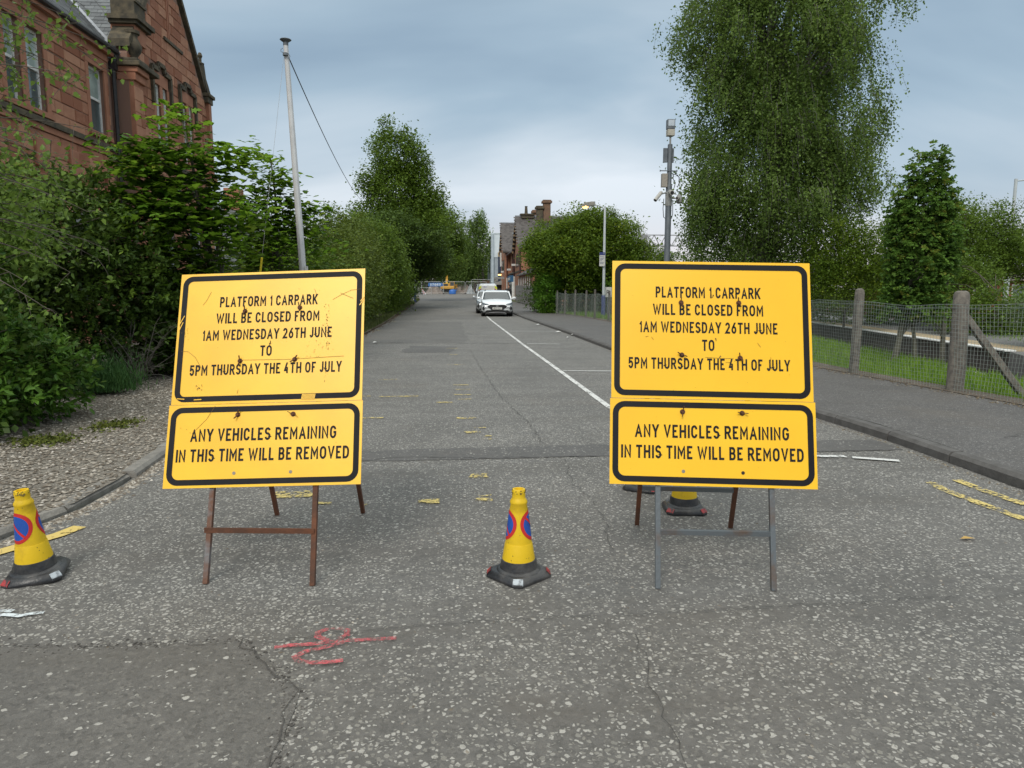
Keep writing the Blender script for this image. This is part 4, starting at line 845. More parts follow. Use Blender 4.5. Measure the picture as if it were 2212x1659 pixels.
def lamp_post(lab, loc, on=True, glow=True):
    t = thing('street_lamp', lab, 'street lamp', loc, 'car park lamp posts'); x, y, z = loc
    mb = MB(); mb.lathe((x, y, z), [(.115,0),(.115,1.15),(.11,1.2),(.085,1.24)], 14); mb.build('base', M_blue, t, smooth=True)
    mb = MB(); mb.lathe((x, y, z), [(.08,1.23),(.075,2.2),(.055,5.95),(.04,6.0)], 12); mb.build('pole', M_lampw, t, smooth=True)
    mb = MB(); mb.tube([(x, y, z+5.75), (x-.12, y, z+5.92), (x-.35, y, z+6.02), (x-.66, y, z+6.04)], .028, 8); mb.build('arm', M_lampw, t, smooth=True)
    mb = MB(); hd = [(-1.32,5.93,.13),(-1.25,6.06,.17),(-1.1,6.17,.19),(-.85,6.2,.19),(-.62,6.19,.16),(-.6,6.05,.16),(-.85,5.96,.19)]
    mb.prism([(x+a, y-b_/2, z+c) for (a, c, b_) in [(q[0], q[1], .34) for q in hd]], (0, .34, 0)); h = mb.build('lantern', mat('lantern_grey', (.20,.19,.16), (.32,.31,.28), 14, .8, .4, 60), t, bevel=.03)
    mb = MB(); mb.bx(x-.82, x-.56, y-.16, y+.16, z+5.99, z+6.22); mb.build('gear_box', M_greyp, t, bevel=.02)
    mb = MB(); mb.lathe((x-1.08, y, z+5.86), [(.02,0),(.12,.02),(.17,.07),(.175,.12)], 16); mb.build('lens', M_glow if glow else M_white, t, smooth=True)
    return t
lp = lamp_post('lit street lamp with orange glow and blue base behind the wire fence', (8.07, 38.6, -.02))
ns = thing('notice_sign', 'small white parking notice with navy header fixed on the lit lamp post', 'sign', (7.93, 38.45, 2.8))
mb = MB(); mb.bx(7.78, 8.08, 38.43, 38.46, 2.78, 3.52); mb.build('plate', M_white, ns)
mb = MB(); mb.bx(7.78, 8.08, 38.424, 38.4295, 3.37, 3.52); mb.build('header', M_blue, ns)
mb = MB(); M_txt = mat('grey_text', (.2,.22,.3))
for k, (w_, z_) in enumerate([(.20,3.27),(.22,3.19),(.17,3.12),(.1,3.05),(.2,2.97),(.18,2.90)]): mb.bx(7.81, 7.81+w_, 38.425, 38.4295, z_, z_+.03)
mb.bx(7.97, 8.05, 38.418, 38.4235, 3.42, 3.47); mb.build('lettering', M_txt, ns, kind='stuff')
ns = thing('notice_sign', 'small white square sign behind the fence at the foot of the lit lamp', 'sign', (8.4, 38.9, 0))
mb = MB(); mb.bx(8.13, 8.58, 38.88, 38.9, 1.12, 1.66); mb.build('plate', M_white, ns); mb = MB(); mb.bar((8.36, 38.93, 0), (8.36, 38.93, 1.4), .05); mb.build('post', M_galvd, ns)
mb = MB(); add_text(mb, 'R', .22, (8.36, 38.875, 1.28), (1,0,0), (0,0,1), (0,-1,0)); mb.build('lettering', M_black, ns)
lamp_post('street lamp whose blue base shows under the trees on the left', (-3.86, 69.2, gz(69.2)), glow=False)

x, y = 7.69, 25.7
t = thing('camera_pole', 'grey pole carrying security cameras and a floodlight, left of the birch', 'camera pole', (x, y, -.02))
mb = MB(); mb.lathe((x, y, -.02), [(.11,0),(.11,5.2),(.085,5.3),(.085,6.66),(.06,6.68)], 14); mb.build('pole', M_galvd, t, smooth=True)
mb = MB(); mb.lathe((x, y, 6.64), [(.035,0),(.035,.26),(.06,.27),(.06,.3)], 10); mb.build('spigot', M_greyp, t)
mb = MB(); mb.bx(x-.13, x+.13, y-.12, y+.12, 6.93, 7.15); mb.build('gear_box', mat('weathered_white', (.45,.43,.36), (.3,.28,.24), 20, .7), t, bevel=.015)
mb = MB(); mb.bx(x-.14, x+.14, y-.09, y+.12, 7.16, 7.50); fl_ = mb.build('floodlight', M_galvd, t, bevel=.02)
mb = MB(); mb.poly([(x-.11, y-.095, 7.27), (x+.11, y-.095, 7.27), (x+.11, y-.095, 7.47), (x-.11, y-.095, 7.47)]); mb.build('lens', mat('flood_glass', (.55,.6,.65), (.45,.5,.55), 4, .15), fl_)
mb = MB(); mb.bx(x-.24, x-.09, y-.02, y+.04, 6.02, 6.52); mb.build('antenna_panel', M_galvd, t, bevel=.01); mb = MB(); mb.bx(x+.04, x+.15, y-.0, y+.06, 6.02, 6.52); mb.build('antenna_panel', M_galvd, t, bevel=.01)
mb = MB(); mb.tube([(x-.36, y-.08, 5.72), (x+.26, y-.08, 5.72)], .018, 8); mb.tube([(x-.37, y-.08, 5.72), (x-.35, y-.08, 5.72)], .035, 8); mb.tube([(x+.24, y-.08, 5.72), (x+.26, y-.08, 5.72)], .035, 8); mb.build('crossbar', M_galvd, t)
mb = MB(); mb.bx(x-.30, x-.10, y-.15, y+.02, 5.15, 5.62); mb.build('junction_box', mat('box_tan', (.34,.31,.26), (.25,.22,.19), 14, .7), t, bevel=.01)
mb = MB(); mb.tube([(x+.08, y-.09, 5.6), (x+.2, y-.1, 5.6), (x+.33, y-.1, 5.5), (x+.34, y-.1, 5.3), (x+.28, y-.1, 5.15)], .016, 6); mb.build('cable_loop', M_black, t); mb = MB(); mb.tube([(x+.12, y-.09, 5.58), (x+.11, y-.1, 5.45), (x+.2, y-.1, 5.3), (x+.15, y-.1, 5.1)], .014, 6)
mb.build('cable_loop', M_black, t); mb = MB(); mb.tube([(x-.2, y-.08, 4.75), (x-.22, y-.08, 4.4), (x-.19, y-.08, 4.1), (x-.12, y-.08, 4.05)], .013, 6); mb.build('cable_loop', M_black, t); mb = MB(); mb.tube([(x+.13, y-.08, 4.7), (x+.14, y-.08, 4.2), (x+.1, y-.08, 4.05)], .013, 6); mb.build('cable_loop', M_black, t)
def cctv(a, b, r_=.065):
    mb = MB(); a, b = Vector(a), Vector(b); d = (b-a).normalized(); mb.tube([a, a+d*.05, b], [r_*.7, r_, r_], 12); c = mb.build('camera', mat('camera_white', (.46,.45,.42), (.34,.33,.3), 12, .6), t, smooth=True)
    mb = MB(); mb.tube([b, b+d*.004], r_*.75, 12); mb.build('lens', M_black, c)
    mb = MB(); mb.tube([a.lerp(b, .3), (x, y, a.z+.02)], .03, 6); mb.build('bracket', M_greyp, c)
cctv((x-.3, y-.12, 4.98), (x-.58, y-.3, 4.66)); cctv((x+.0, y-.15, 4.98), (x-.03, y-.5, 4.9), .085); cctv((x+.36, y-.05, 4.76), (x+.2, y-.35, 4.74), .06)
mb = MB(); mb.lathe((x+.36, y-.08, 4.58), [(.05,0),(.1,.04),(.11,.2),(.08,.3),(.02,.33)], 12); mb.build('camera', M_greyp, t, smooth=True)
mb = MB(); mb.lathe((x, y, 4.5), [(.125,0),(.125,.5)], 12); mb.build('clamp', M_greyp, t)
# far right tall lamp
x, y = 28.46, 35
t = thing('lamp_column', 'tall grey lamp column at the right with arm pointing right', 'lamp column', (x, y, -.1)); mb = MB(); mb.lathe((x, y, -.1), [(.13,0),(.13,2.2),(.085,2.25),(.075,7.2)], 12); mb.build('pole', M_lampw, t, smooth=True)
mb = MB(); mb.tube([(x, y, 7.0), (x+.3, y, 7.02), (x+1.1, y, 7.14)], .035, 8); mb.build('arm', M_lampw, t); mb = MB(); mb.bx(x+1.05, x+1.7, y-.14, y+.14, 7.08, 7.22); mb.build('lantern', M_greyp, t, bevel=.03)
# small far lamp visible beside the camera pole
x, y = 20.2, 70; t = thing('platform_lamp', 'small pale platform lamp just above the right board', 'lamp', (x, y, 0)); mb = MB(); mb.tube([(x, y, 0), (x, y, 3.2), (x+.1, y, 3.42), (x+.4, y, 3.5)], .05, 8); mb.build('pole', M_white, t); mb = MB(); mb.bx(x+.3, x+1.2, y-.15, y+.15, 3.5, 3.85); mb.build('lantern', M_white, t, bevel=.05)
# catenary gantry
t = thing('gantry', 'grey lattice railway gantry between the yellow bush and the birch', 'gantry', (15.9, 60, -.9)); M_gan = mat('gantry_steel', (.28,.28,.29), (.2,.2,.21), 3, .7)
mb = MB(); mb.bar((15.9, 60, -.9), (15.9, 60, 6.15), .55, .3, up=(0,1,0)); mb.build('mast', M_gan, t)
mb = MB(); mb.bar((16.2, 60, 6.1), (30, 60, 6.1), .08); mb.bar((16.2, 60, 5.2), (30, 60, 5.2), .08)
for k in range(14): x0 = 16.3+k; mb.bar((x0, 60, 5.2), (x0+.5, 60, 6.1), .06); mb.bar((x0+.5, 60, 6.1), (x0+1, 60, 5.2), .06)
mb.bar((16.1, 60, 3.9), (18.2, 60, 5.2), .1); mb.tube([(16.2, 60, 6.0), (16.9, 60, 5.3), (17.9, 60, 5.1)], .05, 6); mb.build('lattice_beam', M_gan, t)
# ------------------------------------------------------------------ red sandstone building on the left
M_mort = mat('mortar', (.22,.13,.095), (.22,.13,.10), 5, .95)
M_st = mat('sandstone', (.27,.105,.058), (.44,.225,.14), 2.6, .92, .5, 45, ramp=(.2, .85), rnd=.75, detail=8)
M_sts = mat('sandstone_dressed', (.295,.125,.072), (.40,.19,.12), 2.2, .9, .25, 60, ramp=(.3, .75), detail=8)
M_stk = mat('sooty_stone', (.045,.04,.03), (.13,.105,.065), 5, .92, .5, 40, ramp=(.35, .7))
M_slate = mat('slate', (.075,.082,.088), (.14,.152,.158), 6, .6, .2, 50, rnd=.6, ramp=(.25, .8))
M_slateb = mat('slate_under', (.035,.04,.045)); M_lead = mat('lead', (.36,.38,.41), (.27,.29,.32), 4, .5)
M_wframe = mat('white_window_paint', (.80,.81,.80), (.6,.6,.58), 8, .5); M_ironp = mat('black_iron', (.014,.014,.016), (.03,.03,.03), 8, .5)
def glass_mat(name, c, rough=.08): 
    return mat(name, c, tuple(x*.6 for x in c), 1.2, rough, spec=.8)
M_gl = glass_mat('window_glass', (.10,.135,.14)); M_gl2 = glass_mat('window_glass_pale', (.42,.52,.49))
XF = -9.1; XG = -8.7
bd = thing('sandstone_building', 'two-storey red sandstone building with slate roof and gable, behind the trees on the left', 'building', (-13, 18, 0))
wins = [(15.95,16.5,5.42,7.14),(16.72,17.38,5.42,7.14),(19.36,20.2,5.5,7.14),(12.6,13.2,5.42,7.14),(13.5,14.1,5.42,7.14)]
low = [(15.95,17.38,1.2,3.4),(18.2,19.2,1.2,3.4),(12.6,14.1,1.2,3.4)]
def wall_cells(mb, X, x2, y0, y1, z0, z1, ops):
    ys = sorted({y0, y1, *[o[0] for o in ops], *[o[1] for o in ops]}); zs = sorted({z0, z1, *[o[2] for o in ops], *[o[3] for o in ops]})
    for a, b in zip(ys[:-1], ys[1:]):
        for c, d in zip(zs[:-1], zs[1:]):
            if any(o[0] <= a and b <= o[1] and o[2] <= c and d <= o[3] for o in ops): continue
            mb.bx(x2, X, a, b, c, d)
mb = MB(); wall_cells(mb, XF, XF-.35, 8, 20.75, 0, 7.6, wins+low); wl = mb.build('wall', M_mort, bd)
gw = [(22.45,22.78,5.6,7.5),(22.98,23.32,5.6,7.5),(24.55,24.88,5.6,7.5),(25.08,25.4,5.6,7.5)]; gl = [(22.2,23.3,1.2,3.6),(24.6,25.6,1.2,3.6)]
mb = MB(); wall_cells(mb, XG, XG-.35, 20.75, 26.95, 0, 7.8, gw+gl)
mb.prism([(XG, 20.75, 7.8), (XG, 26.95, 7.8), (XG, 23.85, 11.5)], (-.35, 0, 0)); mb.bx(XG-5, XG-.35, 26.6, 26.95, 0, 7.8); mb.prism([(XG-.35, 26.95, 7.8), (XG-8, 26.95, 7.8), (XG-8, 26.6, 7.8), (XG-.35, 26.6, 7.8)], (0, 0, .2)); mb.bx(XG-8, XG-5, 26.6, 26.95, 0, 7.8); gwl = mb.build('gable_wall', M_mort, bd)
# ashlar blocks, slightly proud and uneven
blk = MB(); c_ = .012
blk.v = [(0,0,0),(0,1,0),(0,1,1),(0,0,1),(1,.04,.05),(1,.96,.05),(1,.96,.95),(1,.04,.95)]; blk.f = [(4,5,6,7),(0,1,5,4),(1,2,6,5),(2,3,7,6),(3,0,4,7)]; blk.m = [0]*5
me_blk = bpy.data.meshes.new('stone'); me_blk.from_pydata(blk.v, [], blk.f); me_blk.materials.append(M_st)
def lay(parent, X, y0, y1, z0, z1, ops, ch, inside=lambda y, z: True, single=True, seed=1, budget=[0]):
    r = random.Random(seed); rest = MB(); z = z0; tints = []
    while z < z1-.1:
        h = ch*r.uniform(.85, 1.12); y = y0-r.uniform(0, .3)
        while y < y1-.05:
            L_ = r.uniform(.34, .82); a, b = max(y, y0), min(y+L_, y1); y += L_
            segs = [(a, b)]
            for o in ops:
                if o[3]+.0 > z+.02 and o[2] < z+h-.02:
                    ns_ = []
                    for s0, s1 in segs:
                        if o[1]+.06 <= s0 or o[0]-.06 >= s1: ns_.append((s0, s1))
                        else:
                            if s0 < o[0]-.06: ns_.append((s0, o[0]-.06))
                            if s1 > o[1]+.06: ns_.append((o[1]+.06, s1))
                    segs = ns_
            for s0, s1 in segs:
                if s1-s0 < .07 or not (inside(s0+.02, z+h-.02) and inside(s1-.02, z+h-.02) and inside(s0+.02, z+.02) and inside(s1-.02, z+.02)): 
                    if not (inside((s0+s1)/2, z+h-.05)): continue
                    # trim to the gable slope
                    while s1-s0 > .1 and not inside(s0+.02, z+h-.02): s0 += .05
                    while s1-s0 > .1 and not inside(s1-.02, z+h-.02): s1 -= .05
                    if s1-s0 < .1: continue
                dep = .012+r.uniform(0, .016); g = .006
                if single and budget[0] < 296:
                    o_ = bpy.data.objects.new('stone', me_blk); off = WL[parent.name]; o_.location = (X-off.x, s0+g-off.y, z+g-off.z); o_.scale = (dep, s1-s0-2*g, h-2*g); link(o_, parent); budget[0] += 1
                else:
                    rest.add([(X+p[0]*dep, s0+g+p[1]*(s1-s0-2*g), z+g+p[2]*(h-2*g)) for p in blk.v], blk.f); tints += [r.random()]*5
        z += h
    if rest.v:
        o_ = rest.build('stonework', M_st, parent, kind='stuff'); a = o_.data.attributes.new('tint', 'FLOAT', 'FACE'); a.data.foreach_set('value', tints)
gin = lambda y, z: z < 7.8 or abs(y-23.85) < (11.5-z)/1.194-.02
lay(gwl, XG, 20.76, 26.95, 5.5, 11.3, gw+[(22.2,23.55,7.5,7.9),(24.3,25.6,7.5,7.9)], .29, gin, seed=2)
lay(wl, XF, 15.2, 20.4, 4.75, 7.5, wins, .27, seed=3)
lay(wl, XF, 8, 15.2, 0, 7.5, wins+low, .3, single=False, seed=4); lay(wl, XF, 15.2, 20.4, 0, 4.75, wins+low, .3, single=False, seed=5); lay(gwl, XG, 20.76, 26.95, 0, 5.5, gw+gl, .3, gin, single=False, seed=6)
def sash(parent, X, y0, y1, z0, z1, up_gl, seed):
    f = MB(); r = random.Random(seed); q = .05; xr = X-(.10 if X < -9 else .04); zm = (z0+z1)/2+.05
    for a, b, c, d in ((y0, y0+q, z0, z1), (y1-q, y1, z0, z1), (y0+q, y1-q, z0, z0+.07), (y0+q, y1-q, z1-.06, z1), (y0+q, y1-q, zm-.03, zm+.03)): f.bx(xr-.06, xr, a, b, c, d)
    w_ = f.build('window', M_wframe, parent)
    for c, d, m_ in ((z0+.07, zm-.03, M_gl), (zm+.03, z1-.06, up_gl)): p = MB(); p.bx(xr-.045, xr-.035, y0+q, y1-q, c, d); p.build('pane', m_, w_)
    if r.random() < .8: p = MB(); p.bx(xr-.14, xr-.13, y0+q, y0+q+(y1-y0)*.3, z0+.2, z1-.1); p.build('curtain', M_wframe, w_)
    if seed % 2: p = MB(); [p.bx(xr-.1, xr-.09, y0+q, y1-q, z1-.15-k*.06, z1-.135-k*.06) for k in range(10)]; p.build('blind', M_wframe, w_, kind='stuff')
    p = MB(); p.bx(X-.34, X-.33, y0, y1, z0, z1); p.build('room_dark', M_black, w_)
for i, o in enumerate(wins): sash(bd, XF, *o, M_gl2, i)
for i, o in enumerate(low): sash(bd, XF, *o, M_gl, i+5)
for i, o in enumerate(gw): sash(bd, XG, *o, M_gl2, i*2+1)
for i, o in enumerate(gl): sash(bd, XG, *o, M_gl, i+11)
# dressed surrounds, string courses, cornice
def trim(name, X, y0, y1, z0, z1, d, mt=M_sts, parent=bd): mb = MB(); mb.bx(X-.02, X+d, y0, y1, z0, z1); return mb.build(name, mt, parent, bevel=.008)
for y0, y1, z0, z1 in ((15.85,17.48,5.42,7.14),(19.28,20.28,5.5,7.14),(12.5,14.2,5.42,7.14)):
    trim('lintel', XF, y0-.06, y1+.06, z1, z1+.24, .035); trim('sill', XF, y0-.08, y1+.08, z0-.12, z0, .09)
    trim('jamb', XF, y0-.06, y0+.10, z0, z1, .03); trim('jamb', XF, y1-.10, y1+.06, z0, z1, .03)
trim('mullion', XF, 16.5, 16.72, 5.42, 7.14, .025); trim('mullion', XF, 13.2, 13.5, 5.42, 7.14, .025)
trim('string_course', XF, 8, 20.4, 5.14, 5.27, .10, M_stk); trim('string_course', XF, 8, 20.4, 5.0, 5.14, .05); trim('string_course', XF, 8, 20.4, 3.95, 4.05, .08)
trim('frieze', XF, 8, 20.4, 7.42, 7.6, .05); trim('cornice', XF, 8, 20.5, 7.602, 7.72, .17)
for y in (15.2,16.7,18.1): mb = MB(); mb.bx(XF, XF+.09, y, y+.38, 4.2, 4.8); mb.build('carved_panel', M_sts, bd, bevel=.02)
mb = MB()
for a, b, c in (((19.0,4.05),(19.0,4.45),0),((19.0,4.45),(19.9,4.45),0),((19.9,4.45),(19.9,4.05),0),((19.9,4.05),(20.4,4.05),0)): mb.bar((XF+.05, a[0], a[1]), (XF+.05, b[0], b[1]), .1, .1)
mb.build('hood_mould', M_sts, bd)
mb = MB(); mb.tube([(XF+.21, 8, 7.76), (XF+.21, 20.6, 7.76)], .07, 8); mb.build('gutter', M_ironp, bd)
mb = MB(); mb.tube([(XF+.18, 20.62, 7.7), (XF+.1, 20.58, 7.45), (XF+.1, 20.58, .1)], .055, 8); mb.bx(XF+.02, XF+.18, 20.5, 20.66, 7.3, 7.5); mb.build('drainpipe', M_ironp, bd)
# corner pilaster with shelf, urn and cap block
mb = MB(); mb.bx(XF-.1, XG+.12, 20.76, 21.35, 0, 7.1); mb.build('pilaster', M_sts, bd)
lay(bd, XG+.12, 20.77, 21.34, 4.6, 6.9, [], .34, seed=9, single=False)
mb = MB(); mb.bx(XG-.3, XG+.2, 20.72, 21.4, 7.1, 7.3); mb.bx(XG-.3, XG+.27, 20.7, 21.46, 7.302, 7.45); mb.build('corbel', M_sts, bd, bevel=.02)
mb = MB(); mb.bx(XG-.4, XG+.36, 20.62, 21.95, 7.452, 7.58); mb.bx(XG-.35, XG+.30, 20.66, 21.4, 7.582, 7.66); mb.build('shelf', M_stk, bd, bevel=.02)
mb = MB(); mb.lathe((XG+.05, 21.03, 7.66), [(.13,0),(.09,.06),(.10,.1),(.20,.24),(.23,.38),(.17,.52),(.13,.6),(.14,.68),(.19,.7),(.19,.78),(.1,.8)], 16); mb.build('urn', M_stk, bd, smooth=True)
mb = MB(); mb.bx(XG-.5, XG+.12, 21.05, 21.75, 8.2, 8.62); mb.build('cap_block', M_sts, bd)
mb = MB(); mb.bx(XG-.5, XG+.22, 20.92, 21.9, 8.62, 8.70); mb.bx(XG-.5, XG+.3, 20.84, 21.98, 8.702, 8.82); mb.bx(XG-.45, XG+.16, 21.0, 21.7, 8.822, 9.2); mb.prism([(XG-.45, 21.0, 9.2), (XG+.2, 21.0, 9.2), (XG+.2, 21.72, 9.2), (XG-.45, 21.72, 9.2)], (0, 0, .07)); mb.lathe((XG-.13, 21.36, 9.27), [(.34,0),(.2,.3),(.11,.6),(.13,.7),(.05,1.0)], 10); mb.build('pinnacle', M_stk, bd)
for a in (26.75,):
    mb = MB(); mb.bx(XG-.4, XG+.16, a-.1, a+.42, 8.0, 8.2); mb.bx(XG-.4, XG+.22, a-.14, a+.5, 8.202, 8.32); mb.build('kneeler', M_stk, bd, bevel=.02)
    mb = MB(); mb.prism([(XG-.1, a+.46, 8.32), (XG-.1, a-.05, 8.32), (XG-.1, a-.35, 8.9), (XG-.1, a-.3, 9.25), (XG-.1, a-.12, 9.2), (XG-.1, a+.0, 8.8), (XG-.1, a+.22, 8.6)], (.2, 0, 0)); mb.lathe((XG, a-.22, 9.2), [(.05,0),(.13,.02),(.13,.06),(.05,.1),(.05,.22),(.085,.3),(.05,.4),(.01,.42)], 10); mb.build('scroll_finial', M_stk, bd)
    mb = MB(); mb.bx(XG-.3, XG+.13, a+.05, a+.30, 5.6, 8.0); mb.bx(XG-.3, XG+.18, a, a+.42, 5.35, 5.6); mb.build('corner_shaft', M_sts, bd, bevel=.01)
# gable copings
mb = MB()
for s_ in (1, -1):
    A_ = Vector((XG-.15, 23.85+s_*3.15, 7.95)); B_ = Vector((XG-.15, 23.85, 11.72)); mb.bar(A_, B_, .16, .55, up=(1, 0, 0)) if False else mb.prism([A_+Vector((-.3, 0, 0)), A_+Vector((.25, 0, 0)), A_+Vector((.25, 0, .2)), A_+Vector((-.3, 0, .2))], B_-A_)
mb.build('coping', M_stk, bd)
mb = MB(); mb.bx(XG-.01, XG+.07, 23.3, 24.75, 8.98, 9.07); mb.build('moulded_band', M_stk, bd)
for y in (23.62, 23.74): mb = MB(); mb.bx(XG, XG+.045, y, y+.05, 9.07, 10.9); mb.build('carved_shaft', M_sts, bd)
for y0 in (22.2, 24.3):
    mb = MB(); pts = [(y0,6.9),(y0,7.92),(y0+.45,7.92),(y0+.45,8.1),(y0+.92,8.1),(y0+.92,7.92),(y0+1.35,7.92),(y0+1.35,6.9)]
    for a, b in zip(pts[:-1], pts[1:]): mb.bar((XG+.06, a[0], a[1]), (XG+.06, b[0], b[1]), .12, .08, up=(1, 0, 0))
    mb.build('hood_mould', M_stk, bd)
    trim('lintel', XG, y0+.15, y0+1.2, 7.5, 7.85, .035); trim('mullion', XG, y0+.58, y0+.78, 5.6, 7.5, .03); trim('jamb', XG, y0+.08, y0+.25, 5.6, 7.5, .03); trim('jamb', XG, y0+1.12, y0+1.28, 5.6, 7.5, .03)
trim('string_course', XG, 20.76, 26.95, 5.2, 5.34, .1, M_stk); trim('string_course', XG, 20.76, 26.95, 3.9, 4.05, .1, M_stk)
# roofs and slates
def slates(parent, O, U, V, wd, ht, sl=.26, ex=.17, inside=lambda u, v: True, single=0, seed=1, mt=None):
    mt = mt or M_slate
    O, U, V = Vector(O), Vector(U).normalized(), Vector(V).normalized(); Nn = U.cross(V).normalized()
    if Nn.z < 0: Nn = -Nn
    r = random.Random(seed); rest = MB(); tints = []; cnt = 0; z = 0; row = 0
    while z < ht:
        x = -(row % 2)*sl/2
        while x < wd:
            w_ = sl; u0, u1 = x+.004, x+w_-.004; x += w_
            if not inside((u0+u1)/2, z+ex/2): continue
            li = r.uniform(.008, .014); j = r.uniform(-.006, .006)
            vs = [O+U*u0+V*(z+j)+Nn*(li+.006), O+U*u1+V*(z+j)+Nn*(li+.006), O+U*u1+V*(z+ex+.03)+Nn*.006, O+U*u0+V*(z+ex+.03)+Nn*.006, O+U*u0+V*(z+j), O+U*u1+V*(z+j)]
            fs = [(0,1,2,3), (4,5,1,0), (4,0,3), (5,2,1)]
            if cnt < single:
                m_ = MB(); m_.add(vs, fs); m_.build('slate', mt, parent); cnt += 1
            else: rest.add(vs, fs); tints += [r.random()]*4
        z += ex; row += 1
    o_ = rest.build('slating', mt, parent, kind='stuff'); a = o_.data.attributes.new('tint', 'FLOAT', 'FACE'); a.data.foreach_set('value', tints)
pm = 1.0; ze = 7.74
mb = MB(); mb.prism([(XF+.2, 8, ze), (XF+.2, 8, ze-.06), (-14.1, 8, ze-.06+5.2*pm), (-14.1, 8, ze+5.2*pm)], (0, 16, 0)); mb.prism([(-14.1, 8, ze-.06+5.2), (-14.1, 8, ze+5.2), (-19, 8, ze), (-19, 8, ze-.06)], (0, 16, 0)); rf = mb.build('roof', M_slateb, bd)
# wing roof: ridge along X at Y=23.85
k_ = 1.194; zr = 11.45
mb = MB(); mb.prism([(XG-.3, 20.72, zr-3.13*k_), (XG-.3, 20.72, zr-3.13*k_-.06), (XG-.3, 23.85, zr-.06), (XG-.3, 23.85, zr)], (-9, 0, 0)); mb.prism([(XG-.3, 23.85, zr-.06), (XG-.3, 23.85, zr), (XG-.3, 27.0, zr-3.15*k_), (XG-.3, 27.0, zr-3.15*k_-.06)], (-9, 0, 0)); wr = mb.build('wing_roof', M_slateb, bd)
# visible strip of wing slope lies above the main roof plane: z_wing(y) > z_main(x)
sl_ = math.hypot(1, k_)
slates(wr, (XG-.3, 20.72, zr-3.13*k_+.01), (-1, 0, 0), (0, 1, k_), 6.5, 3.13*sl_, .27, .175, lambda u, v: (zr-3.13*k_+v*k_/sl_) > ze+max(0, (XF+.2-(XG-.3-u)))*pm-.25, single=210, seed=2)
slates(rf, (XF+.2, 9.0, ze+.01), (0, 1, 0), (-1, 0, 1), 14.5, 5.2*1.414, .27, .175, lambda u, v: (9+u) < 20.72+((ze+v/1.414)-(zr-3.13*k_))/k_+.1, seed=3)
mb = MB(); a0 = Vector((XF+.2, 20.72, ze+.03)); yv = lambda z: 20.72+(z-(zr-3.13*k_))/k_
b0 = Vector((XF+.2-3.6, yv(ze+3.6), ze+3.63)); mb.bar(a0, b0, .15, .05); mb.build('valley_flashing', M_lead, bd)
mb = MB(); mb.bx(-9.5, XF, 20.7, 20.78, 7.6, 8.1); mb.build('flashing', M_lead, bd)
# brown timber fence panel between shrub and board, slate roofed house behind the maples
t = thing('timber_screen', 'dark brown timber screen left of the worn board', 'fence panel', (-5.0, 13.4, 0)); mb = MB()
for k in range(8): m_ = MB(); m_.bx(-5.6+k*.16, -5.45+k*.16, 13.4, 13.43, 0.05, 1.86+.0*k); m_.build('board', mat('brown_boards', (.055,.036,.025), (.035,.025,.018), 6, .85), t)
t = thing('slate_house', 'low house with grey slate roof glimpsed behind the small maple', 'house', (-10, 35, 0)); M_rend = mat('render_wall', (.33,.28,.24), (.25,.2,.17), 2, .9)
mb = MB(); mb.bx(-16, -8, 32, 40, 0, 2.5); mb.build('wall', M_rend, t)
mb = MB(); mb.prism([(-16.3, 31.8, 2.45), (-7.7, 31.8, 2.45), (-9.6, 36, 5.6), (-14.4, 36, 5.6)], (0, 0, -.08)); mb.poly([(-7.7, 31.8, 2.45), (-7.7, 40.2, 2.45), (-9.6, 36, 5.6)]); mb.build('roof', M_slateb, t)
slates(t, (-16.3, 31.8, 2.48), (1, 0, 0), (0, 4.2, 3.15), 8.6, 5.2, .3, .2, lambda u, v: v*.38 < u < 8.6-v*.38, seed=7)
mb = MB(); mb.bar((-7.7, 31.75, 2.52), (-9.6, 36, 5.66), .12, .08); mb.build('ridge', M_lead, t)
mb = MB(); mb.bx(-10.9, -10.2, 35.5, 36.3, 4.9, 6.3); mb.build('chimney', M_sts, t)

